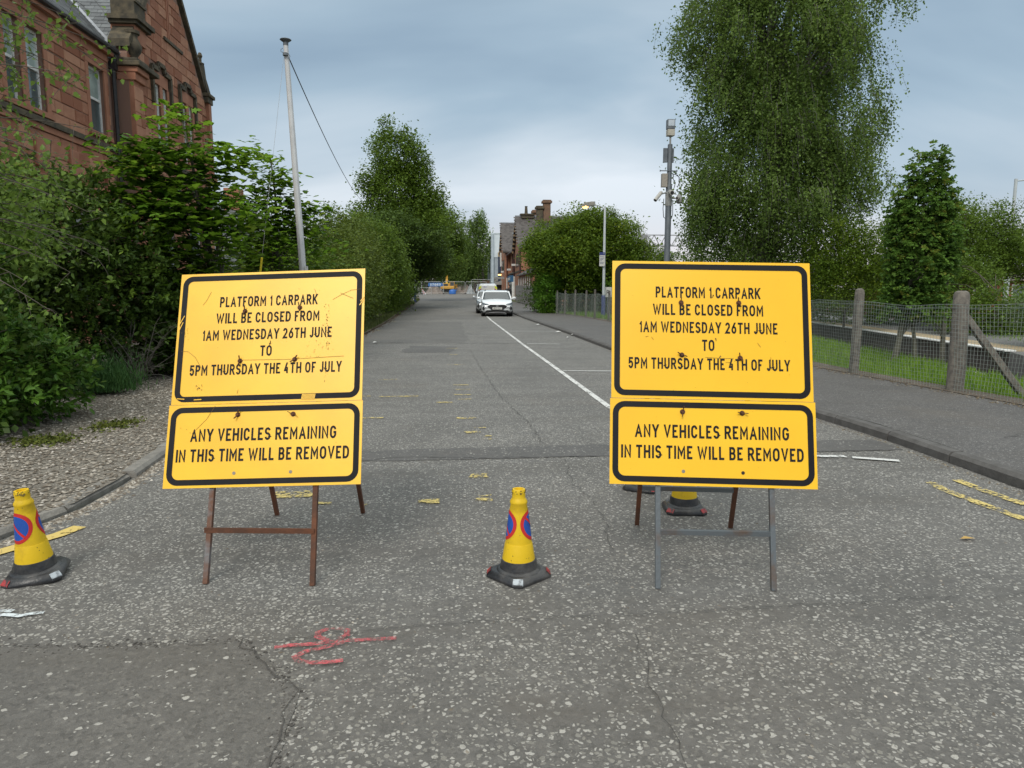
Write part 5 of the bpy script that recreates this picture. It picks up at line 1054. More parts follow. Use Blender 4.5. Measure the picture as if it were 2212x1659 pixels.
# ------------------------------------------------------------------ station building at the far right of the road
M_sb = mat('station_sandstone', (.24,.10,.055), (.34,.165,.10), 1.6, .92, .4, 30, ramp=(.3, .7)); M_sg = mat('station_slate', (.06,.052,.05), (.10,.09,.085), 3, .75, .3, 30, rnd=.5); M_chim = mat('chimney_stone', (.20,.115,.07), (.13,.085,.06), 2, .9)
M_dkr = mat('maroon_paint', (.06,.02,.018), (.05,.02,.02), 5, .5); M_vw = mat('verge_timber', (.28,.2,.11), (.2,.14,.08), 8, .8)
st = thing('station_building', 'red stone station with two slate gables beyond the parked cars', 'station', (9, 80, .4))
XS = 6.6
def gable(X, yc, hw, ze_, za, zb, depth, n):
    mb = MB(); mb.prism([(X, yc-hw, zb), (X, yc+hw, zb), (X, yc+hw, ze_), (X, yc, za), (X, yc-hw, ze_)], (depth, 0, 0)); w_ = mb.build('gable_wall', M_sb, st)
    k = (za-ze_)/hw; mb = MB()
    for s_ in (1, -1): mb.prism([(X-.32, yc, za+.12), (X-.32, yc+s_*(hw+.35), ze_-.35*k+.12), (X-.32, yc+s_*(hw+.35), ze_-.35*k), (X-.32, yc, za)], (depth, 0, 0))
    r_0 = mb.build('roof', M_sg, st)
    sl = math.hypot(hw+.35, (hw+.35)*k)
    slates(r_0, (X-.32, yc-hw-.35, ze_-.35*k+.13), (1, 0, 0), (0, 1, k), depth-.3, sl-.05, .34, .24, single=60, seed=n, mt=M_sg)
    mb = MB(); mb.bx(X-.3, X+depth, yc-.09, yc+.09, za+.1, za+.22); mb.build('ridge', M_lead, st)
    for s_ in (1, -1):
        for q in range(8):
            f = (q+.6)/8; y = yc+s_*(hw+.3)*f; z = za-(za-ze_)*f*(hw+.3)/hw-.1; m_ = MB(); m_.bx(X-.33, X, y-.12, y+.12, z-.2, z-.0); m_.build('purlin_end', M_vw, st)
    return w_
g1 = gable(XS, 75.5, 3.9, 5.9, 9.0, .3, 9, 1); g2 = gable(6.2, 93, 3.9, 6.4, 9.9, .5, 9, 2)
mb = MB(); mb.bx(XS+.25, XS+6, 79.42, 89.1, .4, 5.9); mb.build('wall', M_sb, st)
mb = MB(); mb.prism([(XS-.2, 79.4, 5.75), (XS-.2, 89.1, 5.75), (XS+4, 89.1, 8.6), (XS+4, 79.4, 8.6)], (0, 0, .12)); mb.build('roof', M_sg, st)
mb = MB(); mb.prism([(XS+.1, 82.2, 6.1), (XS+.1, 85.2, 6.1), (XS+.1, 83.7, 8.0)], (3, 0, 0)); mb.build('dormer', M_sg, st); mb = MB(); mb.bx(XS+.05, XS+2.6, 83.6, 83.8, 7.96, 8.08); mb.build('ridge', M_lead, st)
mb = MB(); mb.tube([(XS-.25, 79.4, 5.75), (XS-.25, 89, 5.75)], .09, 6); mb.build('gutter', M_dkr, st)
for y, x in ((80.2, XS+.1), (79.3, XS-.1), (88.9, 6.4), (72.2, XS-.1), (71.7, XS-.1), (84.2, XS+.15)):
    mb = MB(); mb.tube([(x, y, 5.7), (x, y, 3.0)], .07, 6); mb.build('downpipe', M_dkr, st); mb = MB(); mb.tube([(x, y, 3.0), (x, y, .4)], .075, 6); mb.build('downpipe', M_white, st)
for yc, x in ((75.5, XS), (93, 6.2)):
    for dy in (-1.6, 0, 1.6): mb = MB(); mb.bx(x-.03, x, yc+dy-.45, yc+dy+.45, 3.9, 5.3); w_ = mb.build('window', M_dkr, st); mb = MB(); mb.bx(x-.05, x-.031, yc+dy-.36, yc+dy+.36, 4.0, 5.2); mb.build('pane', M_gl, w_)
mb = MB(); mb.bx(XS-.06, XS+.3, 71.6, 90, 3.35, 3.5); mb.build('string_course', M_stk, st)
# shop front, blue sign, canopy
mb = MB(); mb.bx(6.35, XS+.25, 80.4, 84.9, .45, 2.4); mb.build('shopfront', M_wframe, st)
for k in range(4): mb = MB(); mb.bx(6.33, 6.349, 80.55+k*1.08, 81.5+k*1.08, .8, 2.2); mb.build('pane', M_gl, st)
mb = MB(); mb.bx(6.2, XS+.2, 80.8, 84.9, 2.42, 3.15); bs_ = mb.build('fascia_sign', mat('fascia_blue', (.03,.12,.24), (.03,.1,.2), 3, .5), st)
mb = MB(); mb.bx(6.18, 6.199, 81.3, 82.4, 2.65, 2.95); mb.build('lettering', M_white, bs_); mb = MB(); mb.bx(6.18, 6.199, 83.0, 84.3, 2.6, 2.9); mb.build('lettering', M_white, bs_)
mb = MB(); mb.bx(4.9, 6.35, 91, 91.4, 2.9, 3.15); mb.bx(4.95, 5.1, 91.1, 91.3, .5, 2.9); mb.build('canopy_frame', M_greyp, st)
mb = MB(); mb.prism([(4.6, 96, 2.2), (6.3, 96, 2.75), (6.3, 96, 2.2)], (0, 3, 0)); mb.build('porch_roof', M_greyp, st); mb = MB(); mb.bx(5.2, 6.2, 96.5, 99, .6, 2.2); mb.build('notice_case', M_black, st)
for x, y, z in ((6.3, 84, 3.75), (6.1, 92, 3.7), (6.4, 78.5, 4.1)): mb = MB(); mb.bx(x-.25, x+.2, y-.15, y+.1, z, z+.22); mb.build('floodlight', M_white, st, bevel=.03)
mb = MB(); mb.bx(5.75, 6.15, 96.2, 96.4, 3.45, 3.6); mb.build('floodlight', M_glow, st)
mb = MB(); mb.bx(5.95, 6.15, 95.5, 95.7, 4.6, 6.4); mb.build('banner_sign', M_white, st)
for x, y, w_, h0, h1, m_ in ((8.5,76.2,.58,8.3,9.85,M_chim),(8.6,73.4,.6,8.3,9.95,M_stk),(9.35,73.5,.72,8.3,10.55,M_chim)):
    mb = MB(); mb.bx(x-w_/2, x+w_/2, y-w_/2, y+w_/2, h0, h1-.3); mb.bx(x-w_/2-.14, x+w_/2+.14, y-w_/2-.14, y+w_/2+.14, h1-.3, h1-.1); mb.bx(x-w_/2-.05, x+w_/2+.05, y-w_/2-.05, y+w_/2+.05, h1-.1, h1); mb.build('chimney', m_, st)
mb = MB(); mb.bx(6.9, 8.2, 75, 76, 8.9, 9.25); mb.bx(6.8, 8.3, 74.9, 76.1, 9.25, 9.36); mb.lathe((7.45, 75.5, 9.36), [(.22,0),(.17,.1),(.13,.75),(.17,.8)], 10); mb.build('chimney', M_stk, st)
# low wing with narrow bays
lw = MB(); lw.bx(6.35, 11, 58.5, 71.55, .1, 2.9); lw.build('low_wing', M_sb, st); mb = MB(); mb.prism([(6.1, 58.2, 2.85), (6.1, 71.5, 2.85), (8.6, 71.5, 4.2), (8.6, 58.2, 4.2)], (0, 0, .1)); mb.build('low_roof', M_sg, st)
for k in range(7): y = 59.6+k*1.75; mb = MB(); mb.bx(6.32, 6.349, y, y+.55, 1.0, 2.3); w_ = mb.build('window', M_dkr, st); mb = MB(); mb.tube([(6.27, y+.75, .2), (6.27, y+.75, 2.7)], .04, 5); mb.build('downpipe', M_white, st)
# grey paling fence in front of the low wing
pl_ = thing('paling_fence', 'weathered grey vertical paling fence in front of the station wing', 'fence', (6.0, 62, .2)); M_pal = mat('grey_palings', (.21,.20,.19), (.14,.135,.13), 6, .9, .3, 30, rnd=.5)
me_p = bpy.data.meshes.new('paling'); q_ = MB(); q_.bx(-.0125, .0125, 0, .14, 0, 1.55); me_p.from_pydata(q_.v, [], q_.f); me_p.materials.append(M_pal)
for k in range(130):
    y = 50.5+k*.16; x = 5.98 if y < 70 else 5.98; o_ = bpy.data.objects.new('paling', me_p); o_.location = (x-6.0, y-62, gz(y)-.2+.1+.0); o_.scale = (1, 1, random.uniform(.96, 1.04)); link(o_, pl_)
mb = MB(); mb.bar((6.03, 50.5, .5), (6.03, 71.3, .75), .05, .08); mb.bar((6.03, 50.5, 1.3), (6.03, 71.3, 1.55), .05, .08); mb.build('rail', M_pal, pl_)
# white clad block beyond
M_clad = mat('pale_cladding', (.40,.45,.49), (.34,.39,.43), 1.5, .6); M_cladw = mat('white_cladding', (.62,.68,.72), (.56,.62,.66), 1.5, .5); M_dkb = mat('dark_blue_bay', (.03,.04,.065), (.04,.05,.08), 3, .3)
wb = thing('white_block', 'tall pale metal clad building with dark blue bay beyond the station', 'building', (9, 122, .9))
mb = MB(); mb.bx(6.1, 16, 118, 135, .8, 6.8); mb.build('wall', M_clad, wb); mb = MB(); mb.bx(6.25, 16, 117.9, 135.1, 6.8, 10.6); mb.bx(6.1, 16.2, 117.8, 135.2, 10.602, 10.75); mb.build('upper_wall', M_cladw, wb)
mb = MB(); mb.bx(7.0, 9.2, 117.3, 117.9, 4.3, 6.9); mb.bx(7.0, 7.35, 117.5, 117.9, .8, 4.3); mb.build('bay', M_dkb, wb); mb = MB(); mb.bx(7.0, 9.2, 117.5, 117.9, 6.902, 7.6); mb.build('ochre_band', mat('ochre_panel', (.42,.32,.18), (.38,.28,.16), 4, .6), wb)
mb = MB(); [mb.bx(6.1+k*.9, 6.14+k*.9, 117.95, 118.0, .8, 10.5) for k in range(11)]; mb.build('panel_joint', M_clad, wb)
mb = MB(); mb.bx(5.9, 6.3, 117.6, 118.2, .8, 10.6); mb.build('corner_column', M_clad, wb)
mb = MB(); mb.bx(6.3, 12, 117.85, 117.95, 2.9, 3.5); mb.build('band', M_conc, wb)
# brick houses at the far right
M_rb = mat('red_brick', (.30,.095,.055), (.24,.08,.05), 12, .9); M_brn = mat('brown_tiles', (.10,.075,.065), (.14,.11,.10), 6, .8)
def house(lab, x0, x1, y, ze_, zr_, dep=8, z0=-.1):
    t = thing('brick_house', lab, 'house', ((x0+x1)/2, y, z0)); mb = MB(); mb.bx(x0, x1, y, y+dep, z0, ze_); mb.build('wall', M_rb, t)
    mb = MB(); mb.prism([(x0-.3, y-.4, ze_), (x0-.3, y+dep/2, zr_), (x0-.3, y+dep+.4, ze_)], (x1-x0+.6, 0, 0)); mb.build('roof', M_brn, t)
    for k in range(max(1, int((x1-x0)/2.6))):
        xx = x0+1+k*2.6; mb = MB(); mb.bx(xx, xx+1.1, y-.04, y-.001, z0+1.0, z0+2.0); w_ = mb.build('window', M_wframe, t); mb = MB(); mb.bx(xx+.08, xx+1.02, y-.06, y-.041, z0+1.08, z0+1.92); mb.build('pane', M_gl, w_)
    return t
house('red brick house with brown roof left of the tall right lamp', 31.4, 36.8, 46, 2.15, 3.6); house('red brick house with brown roof right of the tall right lamp', 37.2, 47, 46.5, 2.15, 3.3)
t = thing('white_roof_shed', 'low building with bright pale roof behind the brick houses', 'shed', (44, 58, 0)); mb = MB(); mb.bx(40, 56, 57, 65, 0, 3.3); mb.build('wall', M_rb, t); mb = MB(); mb.prism([(39.5, 56.6, 3.2), (39.5, 60.6, 4.6), (39.5, 65.4, 3.2)], (17, 0, 0)); mb.build('roof', M_cladw, t)
# ------------------------------------------------------------------ vehicles
M_carw = mat('white_car_paint', (.74,.77,.79), (.70,.73,.75), 1, .22, coat=.6, spec=.5); M_cars = mat('silver_car_paint', (.50,.53,.55), (.46,.49,.51), 1, .25, metal=.4, coat=.5)
M_cgl = mat('car_glass', (.05,.065,.07), (.03,.04,.045), 1, .06, spec=.9); M_tyre = mat('tyre', (.018,.018,.018), (.028,.027,.026), 10, .8); M_trim = mat('black_trim', (.012,.012,.013), (.018,.018,.018), 10, .45)
M_rim = mat('alloy', (.4,.4,.41), (.3,.3,.31), 6, .35, metal=.7); M_hl = mat('headlight', (.10,.12,.15), (.35,.4,.44), 20, .12, spec=.9); M_plate = mat('plate_white', (.66,.66,.62), (.6,.6,.57), 5, .4)
M_lred = mat('tail_red', (.4,.01,.01), (.3,.01,.01), 5, .25); M_hv = mat('hivis_yellow', (.62,.66,.03), (.55,.6,.03), 5, .5); M_skin = mat('skin', (.45,.25,.17), (.4,.22,.15), 10, .6)
def loft(secs, m=0, mb=None, caps=True):
    """secs: list of rings (same count)"""
    mb = mb or MB(); n = len(secs[0]); k = len(mb.v)
    for s_ in secs: mb.v += s_
    for i in range(len(secs)-1):
        for j in range(n): a = k+i*n+j; b = k+i*n+(j+1) % n; mb.f.append((a, b, b+n, a+n)); mb.m.append(m)
    if caps: mb.f += [tuple(range(k, k+n)), tuple(range(k+(len(secs)-1)*n, k+len(secs)*n))[::-1]]; mb.m += [m, m]
    return mb
def ring(y, hw, zb, zs, cr=.09, top=None):
    zt = top if top is not None else zs
    return [(-hw*.88, y, zb), (-hw, y, zb+.10), (-hw, y, zs-.16), (-hw+cr*.6, y, zs-.03), (-hw*.5, y, zt), (0, y, zt+.012), (hw*.5, y, zt), (hw-cr*.6, y, zs-.03), (hw, y, zs-.16), (hw, y, zb+.10), (hw*.88, y, zb)]
def wheels(t, hw, ys, r_=.34, wd=.22):
    for y in ys:
        for s_ in (-1, 1):
            a = (s_*(hw-wd-.01), y, r_); b = (s_*(hw-.01), y, r_)
            mb = MB(); mb.tube([a, (s_*(hw-wd+.02), y, r_), (s_*(hw-.03), y, r_), b], [r_*.93, r_, r_, r_*.93], 22); w_ = mb.build('wheel', M_tyre, t, smooth=True, local=True)
            mb = MB(); mb.tube([(s_*(hw-.02), y, r_), (s_*(hw-.002), y, r_)], r_*.62, 16); mb.build('rim', M_rim, w_, local=True)
def hatch(lab, loc, rz, paint, plate, H=1.49, L=4.4, hw=.90, group='white parked vehicles'):
    t = thing('parked_car', lab, 'car', loc, group, rz)
    S = [(-.0,.68,.42,.62),(.04,.78,.3,.68),(.14,.84,.24,.74),(.32,.88,.22,.82),(.7,.9,.22,.92),(1.15,.9,.22,1.0),(2.2,.9,.22,1.0),(3.4,.9,.22,1.02),(4.05,.88,.24,1.04),(4.3,.85,.3,.98),(4.4,.78,.42,.8)]
    body = [ring(y*L/4.4, w_, zb, zs, top=zs+.0) for y, w_, zb, zs in S]; mb = loft(body); bd_ = mb.build('body', paint, t, smooth=True, local=True)
    # cabin: glasshouse with painted roof and pillars
    G = [(1.02,.80,.96,.98),(1.35,.77,.97,1.16),(1.78,.70,.97,1.40),(2.1,.66,.97,1.46),(3.0,.66,.97,1.47),(3.7,.65,.98,1.42),(4.1,.66,1.0,1.22),(4.28,.68,1.0,1.05)]
    k = H/1.49
    def gr(y, wt, zb, zt): return [(-.84, y, zb), (-wt-.03*(zt > 1.2), y, zt-.04), (-wt+.08, y, zt), (wt-.08, y, zt), (wt+.03*(zt > 1.2), y, zt-.04), (.84, y, zb)]
    mb = loft([gr(y, w_, zb, zt*k) for y, w_, zb, zt in G]); mb.build('glasshouse', M_cgl, t, local=True)
    mb = MB()
    mb = loft([[(-w_-.035, y, zt*k-.05), (-w_+.06, y, zt*k+.006), (0, y, zt*k+.018), (w_-.06, y, zt*k+.006), (w_+.035, y, zt*k-.05), (0, y, zt*k-.04)] for y, w_, zt in [(1.72,.71,1.385),(1.82,.70,1.43),(2.1,.67,1.465),(3.0,.67,1.475),(3.7,.66,1.43),(3.95,.66,1.33)]])
    for s_ in (1, -1):
        for a, b in (((s_*.83, .98, .965), (s_*.725, 1.8, 1.40*k)), ((s_*.86, 2.55, .98), (s_*.70, 2.5, 1.45*k)), ((s_*.85, 4.2, 1.0), (s_*.69, 3.8, 1.38*k))): mb.bar(a, b, .055, .07)
    mb.build('roof', paint, t, smooth=False, local=True)
    for s_ in (1, -1):
        mb = MB(); mb.tube([(s_*.64, 1.95, 1.47*k), (s_*.64, 2.05, 1.52*k), (s_*.64, 3.5, 1.5*k), (s_*.64, 3.6, 1.45*k)], .014, 6); mb.build('roof_rail', M_trim, t, local=True)
        mb = MB(); mb.lathe((0, 0, 0), [(.03,-.07),(.085,-.03),(.09,.03),(.04,.08)], 10); mb.v = [(s_*1.03+x*1.25, 1.25+y*.7, 1.03+z) for x, y, z in mb.v]; mb.bar((s_*.84, 1.25, .99), (s_*.98, 1.25, 1.01), .05); mb.build('mirror', paint, t, smooth=True, local=True)
        # headlight, fog recess
        mb = MB(); mb.prism([(s_*.50, .015, .715), (s_*.82, .075, .80), (s_*.862, .17, .83), (s_*.865, .15, .70), (s_*.80, .05, .665), (s_*.58, .0, .675)], (0, .14, .0)); mb.v = [(x, y-.012+.0, z) for x, y, z in mb.v]; mb.build('headlight', M_hl, t, local=True)
        mb = MB(); mb.prism([(s_*.74, .02, .60), (s_*.83, .05, .56), (s_*.85, .07, .42), (s_*.78, .03, .36), (s_*.71, .01, .42)], (0, .12, 0)); mb.v = [(x, y-.025, z) for x, y, z in mb.v]; mb.build('air_vent', M_trim, t, local=True)
    mb = MB(); mb.prism([(-.40, -.02, .67), (.40, -.02, .67), (.56, .0, .60), (.53, .0, .53), (.32, -.02, .37), (-.32, -.02, .37), (-.53, .0, .53), (-.56, .0, .60)], (0, .1, 0)); gr_ = mb.build('grille', M_trim, t, local=True)
    mb = MB(); mb.lathe((0, 0, 0), [(.0,-.001),(.075,0),(.075,.012),(.0,.014)], 18); mb.v = [(x, -.022-z, .60+y*.5) for x, y, z in mb.v]; mb.build('badge', M_rim, gr_, local=True)
    mb = MB(); mb.prism([(-.60, -.012, .36), (.60, -.012, .36), (.80, .02, .20), (.5, .0, .2), (-.5, .0, .2), (-.76, .02, .2)], (0, .12, 0)); mb.build('lower_bumper', M_trim, t, local=True); mb = MB(); mb.bx(-.46, .46, -.022, .0, .215, .24); mb.build('skid_strip', M_rim, t, local=True)
    mb = MB(); mb.bx(-.27, .27, -.034, -.0225, .41, .53); pp = mb.build('number_plate', M_plate, t, local=True)
    if plate: mb = MB(); add_text(mb, plate, .085, (0, -.0345, .428), (1,0,0), (0,0,1), (0,-1,0), width=.46, wt=.18); mb.build('lettering', M_trim, pp, local=True)
    mb = MB(); mb.bx(-.88, .88, .35, 4.1, .18, .3); mb.build('underside', M_trim, t, local=True); wheels(t, hw, (.82*L/4.4, 3.5*L/4.4))
    for s_ in (1, -1):
        mb = MB(); mb.tube([(s_*.905, .82+.0, .40)]*1+[(s_*.86, .82, .40)], .40, 20); mb.v = [(x, y, z) for x, y, z in mb.v if True]; mb.build('wheel_arch', M_trim, t, local=True)
    return t
hatch('front white hatchback of the parked line, black hexagonal grille', (2.36, 40.45, 0), R(-1.5), M_carw, 'ND72 SYY')
hatch('silver hatchback tucked closely behind the front white hatchback', (2.22, 45.4, gz(46)), R(-1), M_cars, '')
def van(lab, loc, rz, rear, group='white parked vehicles', L=4.4, hw=.88, H=1.82):
    t = thing('parked_van', lab, 'van', loc, group, rz)
    def rg(y, w_, wt, zb, zs, zt): return [(-w_*.92, y, zb), (-w_, y, zb+.15), (-w_, y, zs), (-wt, y, zt-.08), (-wt+.1, y, zt), (wt-.1, y, zt), (wt, y, zt-.08), (w_, y, zs), (w_, y, zb+.15), (w_*.92, y, zb)]
    S = [(0,.76,.7,.4,.6,.74),(.12,.84,.76,.26,.75,.88),(.55,hw,.8,.24,.95,1.04),(.95,hw,.78,.24,1.0,1.12),(1.6,hw,.70,.24,1.05,1.70),(2.0,hw,.72,.24,1.05,H),(L-.3,hw,.74,.24,1.05,H),(L-.05,hw-.01,.73,.28,1.05,H-.05),(L,hw-.06,.68,.4,1.05,H-.2)]
    loft([rg(*s_) for s_ in S]).build('body', M_carw if rear else M_cars, t, local=True)
    mb = MB(); mb.poly([(-.74, .93, 1.12), (.74, .93, 1.12), (.66, 1.56, 1.68), (-.66, 1.56, 1.68)]); mb.v = [(x, y-.02, z+.015) for x, y, z in mb.v]; mb.build('windscreen', M_cgl, t, local=True)
    for s_ in (1, -1):
        mb = MB(); mb.poly([(s_*(hw+.005), 1.05, 1.07), (s_*(hw+.005), 2.1, 1.07), (s_*(.75), 2.1, 1.66), (s_*(.735), 1.65, 1.62)]); mb.build('side_window', M_cgl, t, local=True)
        mb = MB(); mb.bx(min(s_*.9, s_*1.05), max(s_*.9, s_*1.05), 1.15, 1.25, .98, 1.18); mb.build('mirror', M_trim, t, local=True, bevel=.03)
        mb = MB(); mb.bx(min(s_*.5, s_*.8), max(s_*.5, s_*.8), -.01, .1, .68, .8); mb.build('headlight', M_hl, t, local=True)
        mb = MB(); mb.bx(min(s_*(hw-.1), s_*(hw+.004)), max(s_*(hw-.1), s_*(hw+.004)), L-.12, L+.006, .75, 1.25); mb.build('tail_light', M_lred, t, local=True)
    if rear:
        for k in range(4):
            for s_ in (1, -1):
                mb = MB(); z0 = .5+k*.26; mb.poly([(s_*.80, L+.008, z0), (s_*.80, L+.008, z0+.22), (s_*.58, L+.008, z0+.40), (s_*.58, L+.008, z0+.18)]); mb.build('chevron', M_hv if k % 2 else M_lred, t, local=True)
        mb = MB(); mb.bx(-.56, .56, L+.003, L+.007, 1.15, 1.62); mb.build('door_panel', M_plate, t, local=True)
        mb = MB(); add_text(mb, 'KELLY', .1, (-.28, L+.008, 1.48), (-1,0,0), (0,0,1), (0,1,0), wt=.2); mb.v = [(-x-.0, y, z) if False else (x+.5, y, z) for x, y, z in mb.v]; mb.build('lettering', mat('purple_text', (.2,.18,.5)), t, local=True)
        mb = MB(); mb.bx(-.012, .012, L+.002, L+.006, .4, 1.7); mb.build('door_gap', M_trim, t, local=True)
    mb = MB(); mb.bx(-.8, .8, -.03, .06, .3, .48); mb.bx(-.8, .8, L-.03, L+.05, .32, .5); mb.build('bumper', M_trim, t, local=True)
    mb = MB(); mb.bx(-.26, .26, -.045, -.031, .36, .47); mb.build('number_plate', M_plate, t, local=True)
    wheels(t, hw, (.85, 3.5), .33); return t
van('small white van seen from behind with red and yellow chevrons', (2.85, 67.2, gz(65)), R(180), True)
van('silver van facing the camera, farthest vehicle of the parked row', (3.25, 82.5, gz(83)), R(-1), False, H=1.75)

# ------------------------------------------------------------------ person in black on the footpath
def skin_body(name, verts, edges, radii, mt, parent=None, sub=2, **k):
    me = bpy.data.meshes.new(name); off = WL.get(parent.name, Vector()) if parent else Vector(); me.from_pydata([tuple(Vector(v)-off) for v in verts], edges, []); o = bpy.data.objects.new(name, me); link(o, parent)
    md = o.modifiers.new('skin', 'SKIN'); 
    if not me.skin_vertices: 
        bm_ = __import__('bmesh').new(); bm_.from_mesh(me); bm_.verts.layers.skin.verify(); bm_.to_mesh(me); bm_.free()
    for i, r_1 in enumerate(radii): me.skin_vertices[0].data[i].radius = (r_1, r_1) if not isinstance(r_1, tuple) else r_1
    me.skin_vertices[0].data[0].use_root = True
    s2 = o.modifiers.new('sub', 'SUBSURF'); s2.levels = sub; s2.render_levels = sub; me.materials.append(mt); return tag(o, **k)
px_, py_, pz_ = 3.86, 52.0, .18; M_blackc = mat('black_clothes', (.012,.012,.014), (.02,.02,.022), 8, .9)
t = thing('person', 'person in black clothes standing on the footpath behind the white hatchback', 'person', (px_, py_, pz_))
vv = [(0,0,.92),(0,0,1.12),(0,0,1.33),(0,-.01,1.43),(.17,0,1.36),(.2,-.03,1.1),(.18,-.1,.88),(-.17,0,1.36),(-.2,-.03,1.1),(-.18,-.1,.88),(.09,0,.86),(.1,-.03,.48),(.1,.0,.07),(.1,-.12,.04),(-.09,0,.86),(-.1,.06,.48),(-.1,.1,.07),(-.1,-.02,.04)]
ee = [(0,1),(1,2),(2,3),(2,4),(4,5),(5,6),(2,7),(7,8),(8,9),(0,10),(10,11),(11,12),(12,13),(0,14),(14,15),(15,16),(16,17)]
skin_body('body', [(px_+x, py_+y, pz_+z) for x, y, z in vv], ee, [.15,.14,.15,.06,.075,.055,.04,.075,.055,.04,.1,.065,.045,.04,.1,.065,.045,.04], M_blackc, t)
mb = MB(); mb.lathe((px_, py_, pz_+1.42), [(.04,0),(.06,.05),(.085,.12),(.085,.17),(.05,.225),(.01,.24)], 14); hd_ = mb.build('head', M_skin, t, smooth=True)
mb = MB(); mb.lathe((px_, py_+.02, pz_+1.50), [(.085,0),(.098,.06),(.095,.11),(.055,.155),(.01,.17)], 14); mb.build('hair', M_blackc, hd_, smooth=True)
for i, sx_ in enumerate((.19, -.19)):
    for k in range(5):
        a = (k-2)*.016; mb = MB(); mb.tube([(px_+sx_, py_-.1+a, pz_+.87), (px_+sx_, py_-.12+a, pz_+.80-.01*abs(k-2)), (px_+sx_*.97, py_-.12+a, pz_+.765-.01*abs(k-2))], .009, 6); mb.build('finger', M_skin, t)

# ------------------------------------------------------------------ works compound at the end of the road
M_heras = mat('fence_galv', (.50,.51,.50), (.4,.41,.4), 4, .5, metal=.3); M_or = mat('digger_yellow', (.62,.33,.03), (.5,.26,.03), 3, .45); M_or2 = mat('digger_orange', (.72,.38,.02), (.62,.3,.02), 3, .45)
M_ply = mat('plywood_hoarding', (.26,.15,.09), (.2,.12,.08), 2, .85)
def heras(lab, x0, x1, y, h=2.0, foot=True):
    z = gz(y); t = thing('site_fence', lab, 'fence panel', ((x0+x1)/2, y, z), 'mesh site fence panels')
    mb = MB(); mb.tube([(x0, y, z+.05), (x0, y, z+h-.15), (x0+.05, y, z+h-.05), (x0+.15, y, z+h), (x1-.15, y, z+h), (x1-.05, y, z+h-.05), (x1, y, z+h-.15), (x1, y, z+.05)], .026, 6); mb.tube([(x0, y, z+.18), (x1, y, z+.18)], .018, 5); mb.build('frame', M_heras, t)
    mb = MB(); n = int((x1-x0)/.16)
    for k in range(n): mb.tube([(x0+k*.16, y, z+.18), (x0+k*.16, y, z+h-.03)], .0035, 3, cap=False)
    for k in range(7): mb.tube([(x0, y, z+.3+k*.26), (x1, y, z+.3+k*.26)], .003, 3, cap=False)
    mb.build('mesh', M_heras, t, kind='stuff')
    for x in (x0, x1): mb = MB(); mb.bx(x-.12, x+.12, y-.33, y+.33, z, z+.12); mb.build('foot', M_black, t, bevel=.02)
xs = [-8.9, -5.4, -1.9, 1.6]; hl_ = ['mesh site fence panel farthest left under the trees', 'mesh site fence panel carrying the blue STORY banner', 'mesh site fence panel in front of the yellow digger']
for i in range(3): heras(hl_[i], xs[i], xs[i+1]-.06, 117)
heras('mesh site fence panel with clear sacks behind, right of the digger', 1.7, 5.1, 117.5); heras('taller standing mesh panel in front of the brown hoarding', 2.7, 6.1, 121, 2.35)
t = thing('banner', 'blue STORY banner with cut ends on the site fence', 'banner', (-3.2, 116.9, 2.1)); z0, z1 = 2.08, 2.66
mb = MB(); mb.prism([(-4.36, 116.9, z0+.0), (-4.42, 116.9, (z0+z1)/2), (-4.3, 116.9, z1), (-2.1, 116.9, z1), (-1.98, 116.9, (z0+z1)/2), (-2.06, 116.9, z0)], (0, .03, 0)); bn = mb.build('cloth', mat('banner_blue', (.045,.16,.42), (.04,.14,.38), 3, .5), t)
mb = MB(); add_text(mb, 'STORY', .36, (-3.24, 116.895, z0+.11), (1,0,0), (0,0,1), (0,-1,0), width=1.75, wt=.22, slant=.16, lift=.01); mb.build('lettering', M_cladw, t)
